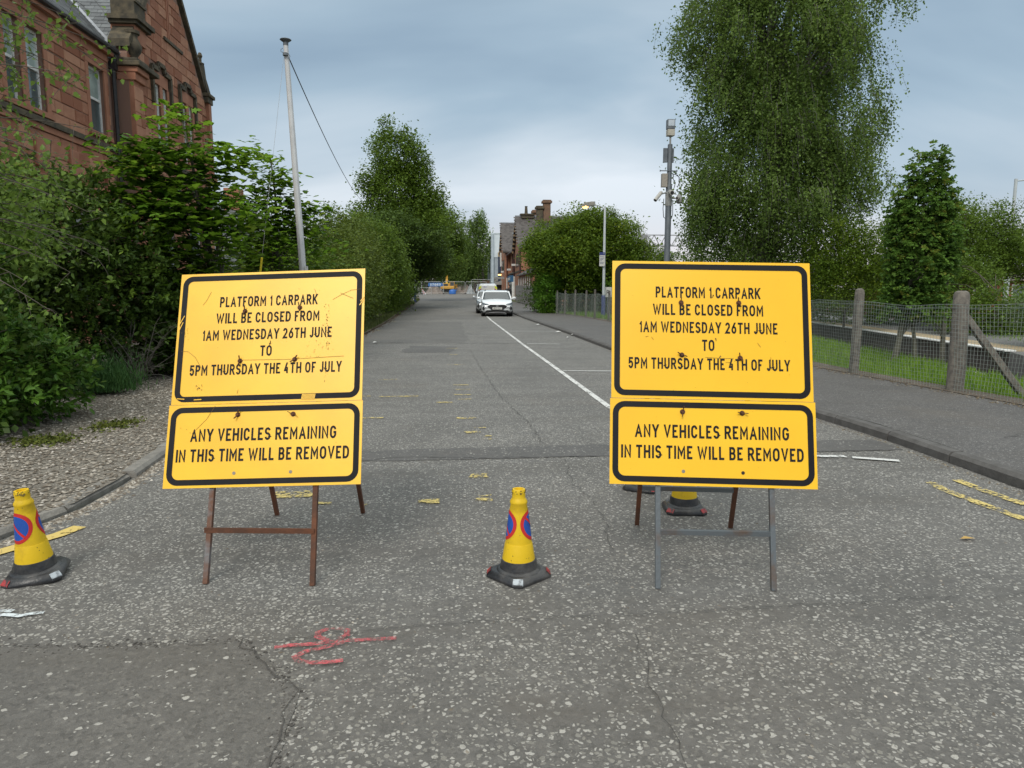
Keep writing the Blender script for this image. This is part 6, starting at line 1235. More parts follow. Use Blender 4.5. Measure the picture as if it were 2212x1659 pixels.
def digger(lab, x, y, s, body, arm, grp='tracked excavators'):
    z = gz(y); t = thing('excavator', lab, 'excavator', (x, y, z), grp)
    P = lambda a, b, c: (x+a*s, y+b*s, z+c*s)
    def B(name, m_, a, b, bev=.04): mb = MB(); mb.bx(x+a[0]*s, x+b[0]*s, y+a[1]*s, y+b[1]*s, z+a[2]*s, z+b[2]*s); return mb.build(name, m_, t, bevel=bev*s)
    for s_ in (-1, 1):
        mb = MB(); c = [(.0,.0),(.0,.45),(.2,.62),(2.9,.62),(3.1,.45),(3.1,.15),(2.9,0)]; mb.prism([P(s_*1.0-.25, b-1.5, c_) for b, c_ in c], (.5*s, 0, 0)); tk = mb.build('track', M_tyre, t)
        for q in range(9): mb = MB(); mb.bx(x+(s_*1.0-.27)*s, x+(s_*1.0+.27)*s, y-1.53*s, y-1.49*s, z+(.05+q*.06)*s, z+(.085+q*.06)*s); mb.build('track_shoe', M_greyp, tk)
    B('chassis', M_trim, (-.6,-1,.3), (.6,1,.8)); B('engine_cover', body, (-1.2,-1.6,.8), (.35,1.2,1.75)); cb = B('cab', body, (.35,-1.55,.8), (1.2,.6,2.05)); B('counterweight', body, (-1.15,-1.75,.75), (1.15,-1.2,1.25), .1)
    mb = MB(); mb.bx(x-.75*s, x+.05*s, y-1.625*s, y-1.602*s, z+1.18*s, z+1.65*s); mb.build('rear_window', M_cgl, t); mb = MB(); mb.bx(x+.45*s, x+1.1*s, y-1.57*s, y-1.552*s, z+1.3*s, z+1.95*s); mb.build('window', M_cgl, cb)
    if arm:
        mb = MB(); mb.prism([P(-.35,.9,1.2), P(-.35,2.4,3.0), P(-.35,3.4,3.2), P(-.35,3.3,2.8), P(-.35,2.6,2.6), P(-.35,1.3,1.0)], (.35*s, 0, 0)); mb.build('boom', body, t); mb = MB(); mb.bar(P(-.18,3.3,3.1), P(-.18,3.6,1.2), .28*s, .22*s); mb.build('dipper', body, t)
        mb = MB(); mb.tube([P(-.4,1.2,1.9), P(-.4,2.3,2.7)], .05*s, 6); mb.build('ram', M_rim, t)
        mb = MB(); mb.prism([P(-.55,3.3,1.3), P(-.55,3.9,1.2), P(-.55,3.9,.6), P(-.55,3.4,.4), P(-.55,3.2,.8)], (.75*s, 0, 0)); mb.build('bucket', M_trim, t)
    mb = MB(); mb.lathe(P(-.1, .2, 1.76), [(.09*s,0),(.09*s,.14*s),(.05*s,.2*s)], 10); mb.build('beacon', M_hv, t)
    return t
digger('yellow excavator seen from behind, beside the blue tank', -1.3, 123.5, .98, M_or, True); digger('smaller orange excavator with open cab, behind the earth heap', 1.0, 129.5, .85, M_or2, False)
M_bluep = mat('blue_plastic', (.04,.16,.5), (.035,.13,.42), 5, .4)
y = 116.2; z = gz(y); t = thing('fuel_tank', 'blue moulded plastic tank at the foot of the site fence', 'tank', (-.47, y, z)); mb = MB(); mb.lathe((-.47, y-.3, z), [(.50,0),(.56,.05),(.56,.45),(.5,.62),(.3,.72),(.12,.74)], 18); mb.v = [(a, b, c) for a, b, c in mb.v]; mb.build('body', M_bluep, t, smooth=True)
mb = MB(); mb.lathe((-.3, y-.3, z+.74), [(.12,0),(.12,.1),(.05,.12)], 10); mb.bx(.0, .2, y-.4, y-.2, z+.55, z+.72); mb.build('cap', M_bluep, t)
def heap(name, lab, cat, c, rx, ry, h, mt, seed, kind=None):
    r = random.Random(seed); n, m_ = 28, 9; mb = MB(); mb.v.append((c[0], c[1], c[2]+h))
    for i in range(1, m_+1):
        f = i/m_
        for j in range(n): a = 2*math.pi*j/n; k = 1+.2*math.sin(2*a+seed)+.1*math.sin(5*a+seed)+r.uniform(-.1, .1); mb.v.append((c[0]+rx*f*k*math.cos(a), c[1]+ry*f*k*math.sin(a), c[2]+h*(.5+.5*math.cos(math.pi*f))*(1+.25*math.sin(3*a+f*4+seed)+r.uniform(-.12, .12))-(.05 if i == m_ else 0)))
    for j in range(n): mb.f.append((0, 1+j, 1+(j+1) % n)); mb.m.append(0)
    for i in range(m_-1):
        for j in range(n): a = 1+i*n+j; b = 1+i*n+(j+1) % n; mb.f.append((a, b, b+n, a+n)); mb.m.append(0)
    return mb.build(name, mt, label=lab, cat=cat, smooth=True, kind=kind, group='soil heaps in the compound' if cat == 'soil heap' else None)
M_heap = mat('spoil', (.16,.125,.105), (.235,.2,.175), 3, .95, 1., 12)
heap('soil_heap', 'brown earth heap between the barrier and the yellow excavator', 'soil heap', (-3.6, 121.3, gz(121)), 1.6, 1.6, 1.45, M_heap, 1)
heap('soil_heap', 'long low earth heap right of the yellow excavator', 'soil heap', (1.6, 125.5, gz(125)), 3.0, 2.0, 1.15, M_heap, 2)
heap('plastic_sheet_pile', 'crumpled clear plastic sacks behind the site fence', 'plastic sheeting', (2.5, 119.6, gz(119)), .85, .6, 1.25, mat('clear_plastic', (.34,.36,.37), (.16,.175,.18), 9, .3), 3)
t = thing('crowd_barrier', 'low galvanised pedestrian barrier left of the earth heap', 'barrier', (-4.85, 113, gz(113))); z = gz(113)
mb = MB(); mb.tube([(-5.95, 113, z), (-5.95, 113, z+.98), (-5.8, 113, z+1.08), (-3.9, 113, z+1.08), (-3.75, 113, z+.98), (-3.75, 113, z)], .028, 6); mb.tube([(-5.95, 113, z+.2), (-3.75, 113, z+.2)], .02, 5); mb.build('frame', M_heras, t)
mb = MB(); [mb.tube([(-5.9+k*.14, 113, z+.2), (-5.9+k*.14, 113, z+1.06)], .008, 4) for k in range(16)]; mb.build('bars', M_heras, t)
t = thing('folding_barrier', 'red and white chapter barrier leaning by the pedestrian barrier', 'barrier', (-4.85, 112.5, z)); M_rw = [M_lred, M_cladw]
for k, (xa, xb) in enumerate(((-5.15, -4.85), (-5.1, -4.6))):
    for q in range(6):
        f0, f1 = q/6, (q+1)/6; A_ = Vector((-5.2+k*.05, 112.5, z+.85)); B_ = Vector((xb-.03, 112.3-k*.2, z+.02)); mb = MB(); mb.bar(A_.lerp(B_, f0), A_.lerp(B_, f1), .15, .05, up=(0, 1, 0)); mb.build('stripe_board', M_rw[q % 2] if q % 2 else mat('pale_red', (.5,.12,.12), (.4,.1,.1)), t)
t = thing('hoarding', 'brown plywood hoarding behind the site fence', 'hoarding', (5, 128, gz(128))); z = gz(128)
for k in range(4): mb = MB(); mb.bx(3.1+k*1.22, 4.3+k*1.22, 128, 128.05, z, z+2.2+.0*k); mb.build('board', M_ply, t)
t = thing('stone_pier', 'square rough stone pier under the trees behind the hoarding', 'pier', (4.8, 135, gz(135))); mb = MB(); mb.bx(4.1, 5.4, 135, 136.2, gz(135), 5.3); mb.bx(4.25, 5.3, 135.1, 136.1, 5.3, 5.5); mb.build('shaft', mat('old_stone', (.26,.22,.18), (.18,.15,.125), 3, .95, 1., 10), t, bevel=.05)
for k in range(10):
    for j in range(3): mb = MB(); mb.bx(4.12+j*.43, 4.5+j*.43, 134.96, 135.0, gz(135)+.05+k*.42, gz(135)+.42+k*.42); mb.build('stone', mat('old_stone_b', (.27,.23,.19), (.19,.16,.13), 2, .95, 1., 10), t, bevel=.02)
t = thing('marker_post', 'thin post with orange panel and white knob at the right end of the compound', 'marker post', (5.85, 115, gz(115))); z = gz(115); mb = MB(); mb.bar((5.85, 115, z), (5.85, 115, z+1.9), .07); mb.build('post', M_greyp, t); mb = MB(); mb.bx(5.7, 6.0, 114.94, 114.96, z+.7, z+1.25); mb.build('panel', mat('orange_panel', (.75,.17,.03), (.65,.13,.02), 4, .6), t); mb = MB(); mb.lathe((5.85, 115, z+1.88), [(.03,0),(.09,.05),(.09,.13),(.03,.19)], 10); mb.build('knob', M_cladw, t)
# rubbish by the left lamp
for i, (x, zc_, c, lb) in enumerate([(-4.35, 1.3, (.45,.40,.32), 'tan sacking heaped behind the left lamp base'), (-4.3, .75, (.16,.28,.5), 'blue plastic bag behind the left lamp base'), (-4.2, .4, (.6,.6,.57), 'pale rubble sack at the foot of the left lamp')]):
    heap('rubbish_bag', lb, 'rubbish bag', (x-.1, 71+i*.6, gz(71)), .35, .3, zc_, mat('bag%d' % i, c, tuple(q*.7 for q in c), 8, .6), 10+i)

# ------------------------------------------------------------------ trees, shrubs and hedges
M_bark = mat('bark', (.065,.055,.042), (.11,.095,.075), 6, .95, .8, 25); M_birchb = mat('birch_bark', (.14,.135,.125), (.07,.062,.055), 5, .9, .6, 25); M_barkg = mat('maple_bark', (.12,.115,.085), (.08,.075,.06), 8, .9, .4, 30)
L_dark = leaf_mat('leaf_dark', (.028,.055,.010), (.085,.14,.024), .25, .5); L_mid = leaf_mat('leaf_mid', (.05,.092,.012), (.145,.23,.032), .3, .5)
L_map = leaf_mat('leaf_maple', (.06,.14,.012), (.18,.34,.03), .4, .42, (.28,.38,.05)); L_bir = leaf_mat('leaf_birch', (.058,.105,.022), (.18,.27,.06), .36, .5); L_birn = leaf_mat('leaf_birch_near', (.07,.13,.02), (.18,.28,.055), .38, .42)
L_lau = leaf_mat('leaf_laurel', (.028,.078,.010), (.11,.22,.03), .22, .36, (.18,.30,.05)); L_yel = leaf_mat('leaf_yellow_tip', (.045,.090,.010), (.14,.215,.022), .32, .5, (.30,.34,.03)); L_olv = leaf_mat('leaf_olive', (.055,.090,.014), (.15,.205,.035), .28, .5)
L_con = leaf_mat('leaf_frond', (.045,.10,.020), (.13,.24,.04), .3, .5, (.20,.22,.04)); L_ivy = leaf_mat('leaf_ivy', (.03,.09,.010), (.12,.24,.022), .25, .4)
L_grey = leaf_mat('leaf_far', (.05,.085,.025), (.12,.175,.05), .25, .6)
# front laurel
def bush(name, lab, blobs, ncl, per, sig, size, lm, shape, seed, cat='shrub', group=None, zmin=.05, up=.5, nl=14, lump=.14, rmin=.6, base=None, flat=.7, bark=M_bark):
    c = blobs[0][0]; base = base or (c[0], c[1], .05+gz(c[1])); t = thing(name, lab, cat, base, group); cl = blob_clumps(blobs, ncl, rmin, seed, zmin+gz(c[1]), lump)
    mb = MB(); limbs(mb, base, (base[0]+.1, base[1], max(b[0][2] for b in blobs)), .05, [tuple(q) for q in cl[:nl]], seed, 5); mb.build('trunk', bark, t)
    P, T = cloud_leaves(cl, per, sig, seed+3, flat); k = P[:, 2] > zmin+gz(c[1]); leaves('foliage', lm, t, P[k], size, T[k], shape, up); return t
def rosettes(name, lab, blobs, n, lf, size, lm, seed, shape='oval', zmin=.1, cat='shrub', rmin=.72, lump=.14, extra=None, group=None, outward=1.0):
    """leaves in whorls at shoot tips, pointing outwards"""
    c = blobs[0][0]; base = (c[0], c[1], .05); t = thing(name, lab, cat, base, group); r = np.random.default_rng(seed)
    cl = blob_clumps(blobs, n, rmin, seed, zmin, lump); cen = np.array([b[0] for b in blobs]); ix = np.argmin(((cl[:, None]-cen[None])**2).sum(2), 1)
    out = cl-cen[ix]; out[:, 2] += .25; out /= np.linalg.norm(out, axis=1)[:, None]; tint = r.uniform(0, .75, n)
    mb = MB(); limbs(mb, base, (c[0], c[1], c[2]+.3), .05, [tuple(q) for q in cl[:40]], seed, 5, r1=.006); mb.build('trunk', M_bark, t)
    P = np.repeat(cl, lf, 0)+np.repeat(out, lf, 0)*r.uniform(-.10, .05, (n*lf, 1))+r.normal(size=(n*lf, 3))*.02
    D = np.repeat(out, lf, 0)*outward+r.normal(size=(n*lf, 3))*.75
    leaves('foliage', lm, t, P, size, np.clip(np.repeat(tint, lf)+r.uniform(-.2, .3, n*lf), 0, 1), shape, .42, direc=D, dj=.15, rng=r)
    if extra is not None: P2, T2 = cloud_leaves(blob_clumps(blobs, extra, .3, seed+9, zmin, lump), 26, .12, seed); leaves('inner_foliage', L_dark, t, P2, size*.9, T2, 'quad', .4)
    return t
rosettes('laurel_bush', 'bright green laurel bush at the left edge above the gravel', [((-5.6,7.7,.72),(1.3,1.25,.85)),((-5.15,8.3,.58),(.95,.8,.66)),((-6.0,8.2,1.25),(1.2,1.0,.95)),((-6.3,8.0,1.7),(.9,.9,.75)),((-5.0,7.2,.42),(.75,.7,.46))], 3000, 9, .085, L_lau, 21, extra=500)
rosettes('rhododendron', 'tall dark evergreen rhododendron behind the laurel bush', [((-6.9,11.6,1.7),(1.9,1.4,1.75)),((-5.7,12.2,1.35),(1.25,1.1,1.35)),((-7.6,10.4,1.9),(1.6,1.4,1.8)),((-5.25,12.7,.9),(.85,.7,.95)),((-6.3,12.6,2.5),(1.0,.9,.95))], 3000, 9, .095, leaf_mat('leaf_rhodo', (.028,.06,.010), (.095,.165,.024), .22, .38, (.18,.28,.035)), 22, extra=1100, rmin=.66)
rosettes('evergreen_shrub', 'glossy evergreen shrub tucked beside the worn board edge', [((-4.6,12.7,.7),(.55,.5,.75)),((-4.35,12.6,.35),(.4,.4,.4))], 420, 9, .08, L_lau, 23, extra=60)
# dry twiggy growth
t = thing('bare_shrub', 'bare grey twiggy shrub in front of the dark evergreens', 'shrub', (-4.9,11.3,.08)); rr = random.Random(8); mb = MB()
for k in range(34):
    a = Vector((-4.95+rr.uniform(-.15, .15), 11.3+rr.uniform(-.15, .15), .1)); d = Vector((rr.uniform(-.5, .9), rr.uniform(-.6, .3), rr.uniform(.3, 1.2))); p = [a]
    for q in range(5): a = a+d*.22+Vector((rr.uniform(-.05, .05), rr.uniform(-.05, .05), -.03*q)); p.append(a)
    mb.tube(p, [.007, .006, .005, .004, .003, .0015], 3)
    for q in range(4): b = p[2+q % 3]; mb.tube([b, b+Vector((rr.uniform(-.2, .25), rr.uniform(-.2, .1), rr.uniform(-.05, .2)))], [.003, .001], 3)
mb.build('twigs', mat('grey_twig', (.15,.135,.115), (.1,.09,.075), 9, .9), t)
r = np.random.default_rng(77); n = 5200; P = np.stack([-4.95+r.normal(size=n)*.19, 10.4+r.normal(size=n)*.16, .08+np.abs(r.normal(size=n))*.17], 1)
t = thing('feathery_plant', 'small feathery green plant at the foot of the dark shrubs', 'plant', (-5.05,10.6,.08)); o_ = blades('foliage', P-np.array([-5.05,10.6,.08]), .10, leaf_mat('leaf_feather', (.035,.09,.025), (.08,.17,.05), .3, .6), 5, kind='stuff'); del o_['kind']; o_.parent = t
# young birch whose branches hang in from the left
t = thing('young_birch', 'young birch with sparse heart-shaped leaves hanging in at the top left', 'tree', (-5.15,6.5,.08)); rr = random.Random(12); mb = MB(); tr_top = Vector((-4.95,6.6,4.9)); b0 = Vector((-5.15,6.5,.08))
mb.tube([b0, b0.lerp(tr_top, .4)+Vector((.05,0,0)), tr_top], [.06,.045,.02], 8); PP = []; TT = []
def lv(p, t0, n=1, s=.05):
    for _ in range(n): PP.append((p.x+rr.gauss(0, s), p.y+rr.gauss(0, s), p.z+rr.gauss(0, s))); TT.append(min(1, max(0, t0+rr.uniform(-.3, .3))))
for k in range(76):
    z = 1.7+rr.random()**1.1*3.2; s0 = b0.lerp(tr_top, (z-.08)/4.5); L_ = rr.uniform(.8, 2.0); d = Vector((rr.uniform(.5, 1.0), rr.uniform(-.2, .6), rr.uniform(.1, .5))).normalized(); a = s0.copy(); p = [a]; t0 = rr.uniform(.2, .8)
    for q in range(9): d = (d+Vector((rr.uniform(-.08, .08), rr.uniform(-.08, .08), -.085))).normalized(); a = a+d*L_/9; p.append(a.copy())
    mb.tube(p, [.011*(1-i/11) for i in range(10)], 4)
    for q in range(3, 10):
        for w_ in range(2):
            e_ = p[q]; dd = Vector((rr.uniform(-.6, .7), rr.uniform(-.6, .6), rr.uniform(-.5, .25))).normalized(); l2 = rr.uniform(.1, .36); f_ = e_+dd*l2+Vector((0, 0, -.05)); mb.tube([e_, e_.lerp(f_, .5)+Vector((0, 0, .02)), f_], [.003, .002, .001], 3)
            for u_ in (.25, .5, .75, 1.): lv(e_.lerp(f_, u_), t0, 1, .02)
mb.build('branches', M_bark, t); r = np.random.default_rng(5); leaves('leaves', L_birn, t, np.array(PP), .05, np.array(TT), 'heart', .35, direc=np.tile([0, 0, -.8], (len(PP), 1)), dj=.8, rng=r)
bush('birch_thicket', 'mid-green birch thicket between the young birch and the rhododendron', [((-5.85,9.2,2.35),(.95,.9,.75)),((-6.5,9.0,2.6),(1.1,.9,.8)),((-5.6,9.4,2.0),(.6,.6,.5))], 520, 18, .12, .062, L_birn, 'heart', 24, group=None, zmin=.6, up=.4, base=(-6.2,9.3,.08))
# the two maples
def maple(lab, base, top, blobs, n, seed, size=.15, lf=6, brs=26):
    t = thing('maple_tree', lab, 'tree', base, 'young maples in front of the sandstone building'); cl = blob_clumps(blobs, n, .45, seed, 1.0, .2); mb = MB(); limbs(mb, base, top, .07, [tuple(q) for q in cl[:brs]], seed, 5, r1=.008); mb.build('trunk', M_barkg, t, smooth=True)
    r = np.random.default_rng(seed); m_ = len(cl); tt = r.uniform(0, .8, m_)+(cl[:, 2]-cl[:, 2].min())/(np.ptp(cl[:, 2]))*.25*(r.random(m_) < .4)
    # leaves in flat sprays
    P = np.repeat(cl, lf, 0)+r.normal(size=(m_*lf, 3))*np.array([.20, .20, .035]); leaves('crown', L_map, t, P, size, np.clip(np.repeat(tt, lf)+r.uniform(-.2, .2, m_*lf), 0, 1), 'maple', .72, rng=r); return t
maple('larger maple with broad lobed leaves in front of the gable', (-3.95,13.2,.05), (-4.65,13.1,4.4), [((-4.95,13.1,3.4),(1.0,.8,.95)),((-4.55,13.1,2.4),(1.0,.9,.85)),((-5.25,13.0,2.95),(.75,.7,.7)),((-3.9,13.2,3.75),(.55,.5,.32)),((-4.75,13.1,4.25),(.32,.3,.55)),((-3.75,13.2,2.9),(.45,.5,.5)),((-5.35,13.0,3.6),(.45,.4,.3)),((-4.9,13.0,1.85),(.8,.6,.4))], 640, 31)
maple('smaller maple with layered branches behind the guy wire', (-4.0,17,.05), (-4.15,17,4.5), [((-4.1,17,3.3),(.75,.7,.8)),((-3.9,17,2.3),(1.05,.9,.75)),((-4.15,17,4.2),(.3,.3,.5)),((-3.35,17,3.1),(.45,.4,.5)),((-4.7,17,2.6),(.6,.6,.6))], 460, 32, .14)
# left hedge line and trees
G_ = 'hedgerow shrubs along the left side of the road'
bush('hedge_shrub', 'loose hedgerow shrub just right of the mast', [((-5.2,23,1.6),(1.5,1.6,1.7)),((-5.8,24,2.3),(1.2,1.2,1.1))], 620, 26, .2, .10, L_mid, 'quad', 41, group=G_)
bush('hedge_shrub', 'olive hedgerow shrub touching the right edge of the worn board', [((-4.5,27.5,1.6),(1.2,2.4,1.6)),((-4.5,29.5,2.7),(1.2,1.7,1.3)),((-4.4,25.6,1.0),(.8,1.2,1.1))], 950, 30, .19, .095, L_olv, 'quad', 42, group=G_)
bush('hedge_shrub', 'tallest olive shrub, below the pointed tree', [((-4.9,34,2.3),(1.6,2.6,2.3)),((-4.7,37,1.8),(1.1,2.6,1.7)),((-5.3,33,4.0),(1.1,1.3,1.1)),((-4.6,32,1.2),(.9,2.0,1.2))], 1300, 30, .24, .11, L_olv, 'quad', 43, group=G_)
bush('hedge_shrub', 'dark rounded shrub overhanging the verge beyond the olive shrubs', [((-4.6,44,2.6),(1.9,3.2,2.3)),((-4.3,49,1.7),(1.3,3.2,1.8)),((-5.2,42,4.3),(1.6,2.0,1.4))], 1300, 30, .27, .13, L_mid, 'quad', 44, group=G_)
bush('hedge_shrub', 'dark shrub under the trees in front of the left lamp base', [((-4.9,58,2.2),(1.6,4.5,2.3)),((-5.1,65,2.4),(1.3,3,2.3))], 900, 26, .3, .15, L_dark, 'quad', 45, group=G_)
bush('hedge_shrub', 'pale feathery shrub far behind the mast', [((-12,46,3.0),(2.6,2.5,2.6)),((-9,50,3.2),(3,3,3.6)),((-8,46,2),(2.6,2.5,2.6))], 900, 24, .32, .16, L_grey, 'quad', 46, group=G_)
tree('pointed_tree', 'tall pointed green tree rising above the hedgerow', (-4.6,59,.1), (-4.5,59,12.5), .28, [((-4.2,59,6.5),(3.4,3.0,2.4)),((-4.5,59,9.2),(3.0,2.6,2.6)),((-4.6,59,12.0),(2.2,2.0,2.2)),((-3.4,59,10.6),(1.8,1.7,1.8)),((-5.3,59,14.2),(.6,.6,1.5)),((-3.7,59,13.0),(.7,.7,1.3)),((-2.0,58,6.2),(1.8,2,1.8)),((-1.6,59,8.6),(1.1,1.2,1.3)),((-4.0,57,4.2),(3.2,2.5,1.9)),((-6.6,59,9.9),(1.3,1.2,1.2)),((-7.2,59,7.4),(1.0,1.2,1.4))], 2300, 25, .30, .185, L_mid, M_bark, seed=51, group='trees on the left of the road', flat=.8, rmin=.35)
tree('broad_tree', 'rounded maple crown low in front of the pointed tree', (-4.6,54,.1), (-4.2,54,5), .2, [((-4.3,53,5.0),(3.3,3,2.0)),((-2.6,56,3.9),(2.0,3,1.6)),((-5.6,51,5.6),(1.6,1.5,1.2))], 1150, 30, .3, .17, L_dark, M_bark, seed=52, group='trees on the left of the road')
tree('broad_tree', 'broad dark tree overhanging the road before the compound', (-5.2,76,.4), (-4.5,76,8), .25, [((-1.9,77,8.6),(2.2,2.2,2.0)),((-.8,80,6.6),(1.7,2,2.6)),((-3.3,77,7.2),(3.2,3.2,3.0)),((-2.0,77,4.6),(2.9,3,1.7)),((-3.8,76,9.2),(1.6,1.6,1.5)),((-.6,80,5.8),(1.7,2,1.7))], 2100, 26, .36, .2, L_mid, M_bark, seed=53, group='trees on the left of the road')
tree('broad_tree', 'darkest tree directly behind the site fence', (-4,128,.9), (-3.5,128,9), .3, [((-4,128,7.5),(4,3,3.6)),((-9,128,6),(4.5,3,4)),((.5,131,8.0),(3.5,3,3.4)),((-14,125,5),(5,3,4))], 1700, 24, .55, .28, L_dark, M_bark, seed=54, group='trees on the left of the road')
def weeping(name, lab, base, top, r0, starts, size, lm, bark, seed, drop=(.8, 2.4), step=.07, drift=.12, group=None, nl=60, inner=None, lf=2, twig=True):
    t = thing(name, lab, 'tree', base, group); r = np.random.default_rng(seed); mb = MB(); limbs(mb, base, top, r0, [tuple(q) for q in starts[:nl]], seed, 5, lift=.5, r1=.015); mb.build('trunk', bark, t, smooth=True)
    n = len(starts); L_ = r.uniform(*drop, n); P = []; T = []; tw = MB()
    for i in range(n):
        k = max(3, int(L_[i]/step)); f = np.linspace(0, 1, k); d = r.normal(size=2)*drift; out = np.array([starts[i][0]-base[0], starts[i][1]-base[1]]); out = out/(np.linalg.norm(out)+1e-6)*.28
        x = starts[i][0]+out[0]*np.sqrt(f)+d[0]*f*f*L_[i]; y = starts[i][1]+out[1]*np.sqrt(f)+d[1]*f*f*L_[i]; z = starts[i][2]-L_[i]*f**1.25; q = np.stack([x, y, z], 1)
        if twig and i % 2 == 0: tw.tube([tuple(q[0]), tuple(q[k//2]), tuple(q[-1])], [.008, .005, .003], 3, cap=False)
        q = np.repeat(q, lf, 0)+r.normal(size=(k*lf, 3))*.085; P.append(q); T.append(np.clip(r.uniform(.1, .75)+r.uniform(-.25, .25, k*lf), 0, 1))
    P = np.concatenate(P); T = np.concatenate(T); k = P[:, 2] > base[2]+.25
    if twig: tw.build('hanging_twigs', bark, t, kind='stuff')
    leaves('crown', lm, t, P[k], size, T[k], 'quad', .3, direc=np.tile([0, 0, -1.], (k.sum(), 1)), dj=.8, rng=r)
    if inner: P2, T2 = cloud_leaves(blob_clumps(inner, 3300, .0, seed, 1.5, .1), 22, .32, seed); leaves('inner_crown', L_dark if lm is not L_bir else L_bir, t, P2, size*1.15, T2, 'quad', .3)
    return t
wb_ = [((3.4,127,9.8),(3.0,2.4,5.2)),((4.2,127,13.5),(1.5,1.2,2.4)),((2.0,126,7),(2.4,2,3.5))]
weeping('weeping_birch', 'tall narrow weeping birch behind the site fence at the end of the road', (3.6,130,.9), (3.9,128,14), .2, blob_clumps(wb_, 900, .3, 61, 3.4, .15), .26, L_bir, M_bark, 61, (1.2, 3.2), .2, .1, 'trees on the left of the road', twig=False)
tree('far_tree', 'pale green tree beyond the stone pier', (7,150,1.2), (7,150,8), .3, [((6.5,150,6),(3.2,3,4)),((2,152,5.5),(4,3,4.4)),((11,150,4),(4,3,4))], 800, 22, .6, .3, L_olv, M_bark, seed=55, group='trees beyond the compound')
tree('far_tree', 'tree behind the excavators', (-8,146,1.2), (-8,146,9), .3, [((-8,146,7),(7,3,5)),((-20,140,6),(7,4,5)),((-1,150,6),(5,3,4))], 900, 22, .7, .34, L_mid, M_bark, seed=56, group='trees beyond the compound')
bush('brush_clump', 'dark undergrowth closing the view behind the excavators', [((-14,141,3),(9,2,3.2)),((-3,143,3),(7,2,3.2)),((6,143,3),(7,2,3.2)),((-24,138,3.5),(8,2,4))], 1500, 22, .6, .34, L_dark, 'quad', 57, cat='undergrowth', up=.3)
bush('hedge_shrub', 'low dark shrub closing the hedgerow at the left end of the site fence', [((-8.5,112,2.2),(3.2,2.5,2.4)),((-11,105,3),(3,6,3)),((-8.6,92,2.6),(2.4,6,2.6))], 900, 22, .4, .24, L_dark, 'quad', 58, group=G_)
# right: yellow-tipped bush, ivy, small conifer
bush('yellow_tipped_bush', 'large rounded bush with yellow-green tips behind the lit street lamp', [((7.7,45,3.5),(3.0,2.8,2.6)),((6.2,44.5,3.6),(2.0,2.2,1.4)),((9.6,45.5,3.6),(2.3,2.3,2.6)),((8.3,45,5.1),(2.0,1.8,1.3)),((5.6,45,4.2),(1.4,1.7,1.2)),((10.6,46,2.6),(2.4,2,2.3))], 3300, 26, .25, .15, L_yel, 'quad', 71, rmin=.5, zmin=.9, nl=30, lump=.18, base=(7.8,45.4,0), cat='bush', flat=.8)
bush('yellow_sprig_tops', None, [((6.6,45,5.7),(.35,.35,.75)),((8.2,45,5.9),(.5,.4,.8)),((9.9,45,5.7),(.9,.5,.8)),((11.4,45.5,5.0),(.8,.6,.7)),((11.9,45.5,3.7),(.7,.6,.8))], 200, 16, .14, .12, L_yel, 'oval', 72, rmin=.1, zmin=.9, nl=2) if False else None
tree('spindly_tree', 'thin upright shoots of yellow-green leaves above the rounded bush', (8.8,46,0), (8.8,46,5.6), .08, [((6.6,46,5.7),(.3,.3,.6)),((8.2,46,6.0),(.45,.4,.6)),((9.9,46,6.2),(.7,.5,.6)),((11.3,46,5.3),(.9,.6,.9)),((12.0,46,4.0),(.7,.6,.9))], 260, 20, .17, .12, L_yel, M_bark, shape='oval', seed=73, rmin=.1, nl=30)
bush('ivy_hedge', 'bright ivy-clad hedge stump at the start of the wire fence', [((5.5,43.5,1.2),(.48,1.3,1.35)),((5.6,45.5,1.5),(.5,1.6,1.5)),((6.2,45,2.0),(.7,1.6,1.3))], 800, 26, .13, .11, L_ivy, 'quad', 74, rmin=.75, zmin=.0, cat='hedge')
bush('dwarf_conifer', 'bright green feathery conifer just above the right board corner', [((10.6,40,1.6),(1.4,1.2,1.2)),((9.6,40,1.5),(1.0,1,1.0)),((11.5,40.5,1.7),(1.2,1,1.15))], 420, 30, .16, .10, leaf_mat('leaf_bright', (.05,.12,.012), (.14,.27,.03), .3, .5), 'quad', 75, cat='conifer', up=.2)
bush('brush_clump', 'dark undergrowth below the yellow-tipped bush', [((8,46.5,1.1),(3.4,1.5,1.3)),((11,46.5,1.2),(2.5,1.5,1.3)),((7.2,44.6,.7),(2.2,.8,1.0)),((9.8,44.6,.7),(2.6,.8,1.0)),((12.5,44.8,.8),(2.2,.8,1.1))], 1150, 24, .25, .13, L_dark, 'quad', 76, cat='undergrowth')
tree('round_tree', 'small round dark tree seen under the gantry beam', (27,100,0), (27,100,4), .25, [((27.6,100,4.6),(4.6,3,3.4)),((22,101,3),(3.5,3,2.6))], 620, 24, .5, .28, L_grey, M_bark, seed=77)
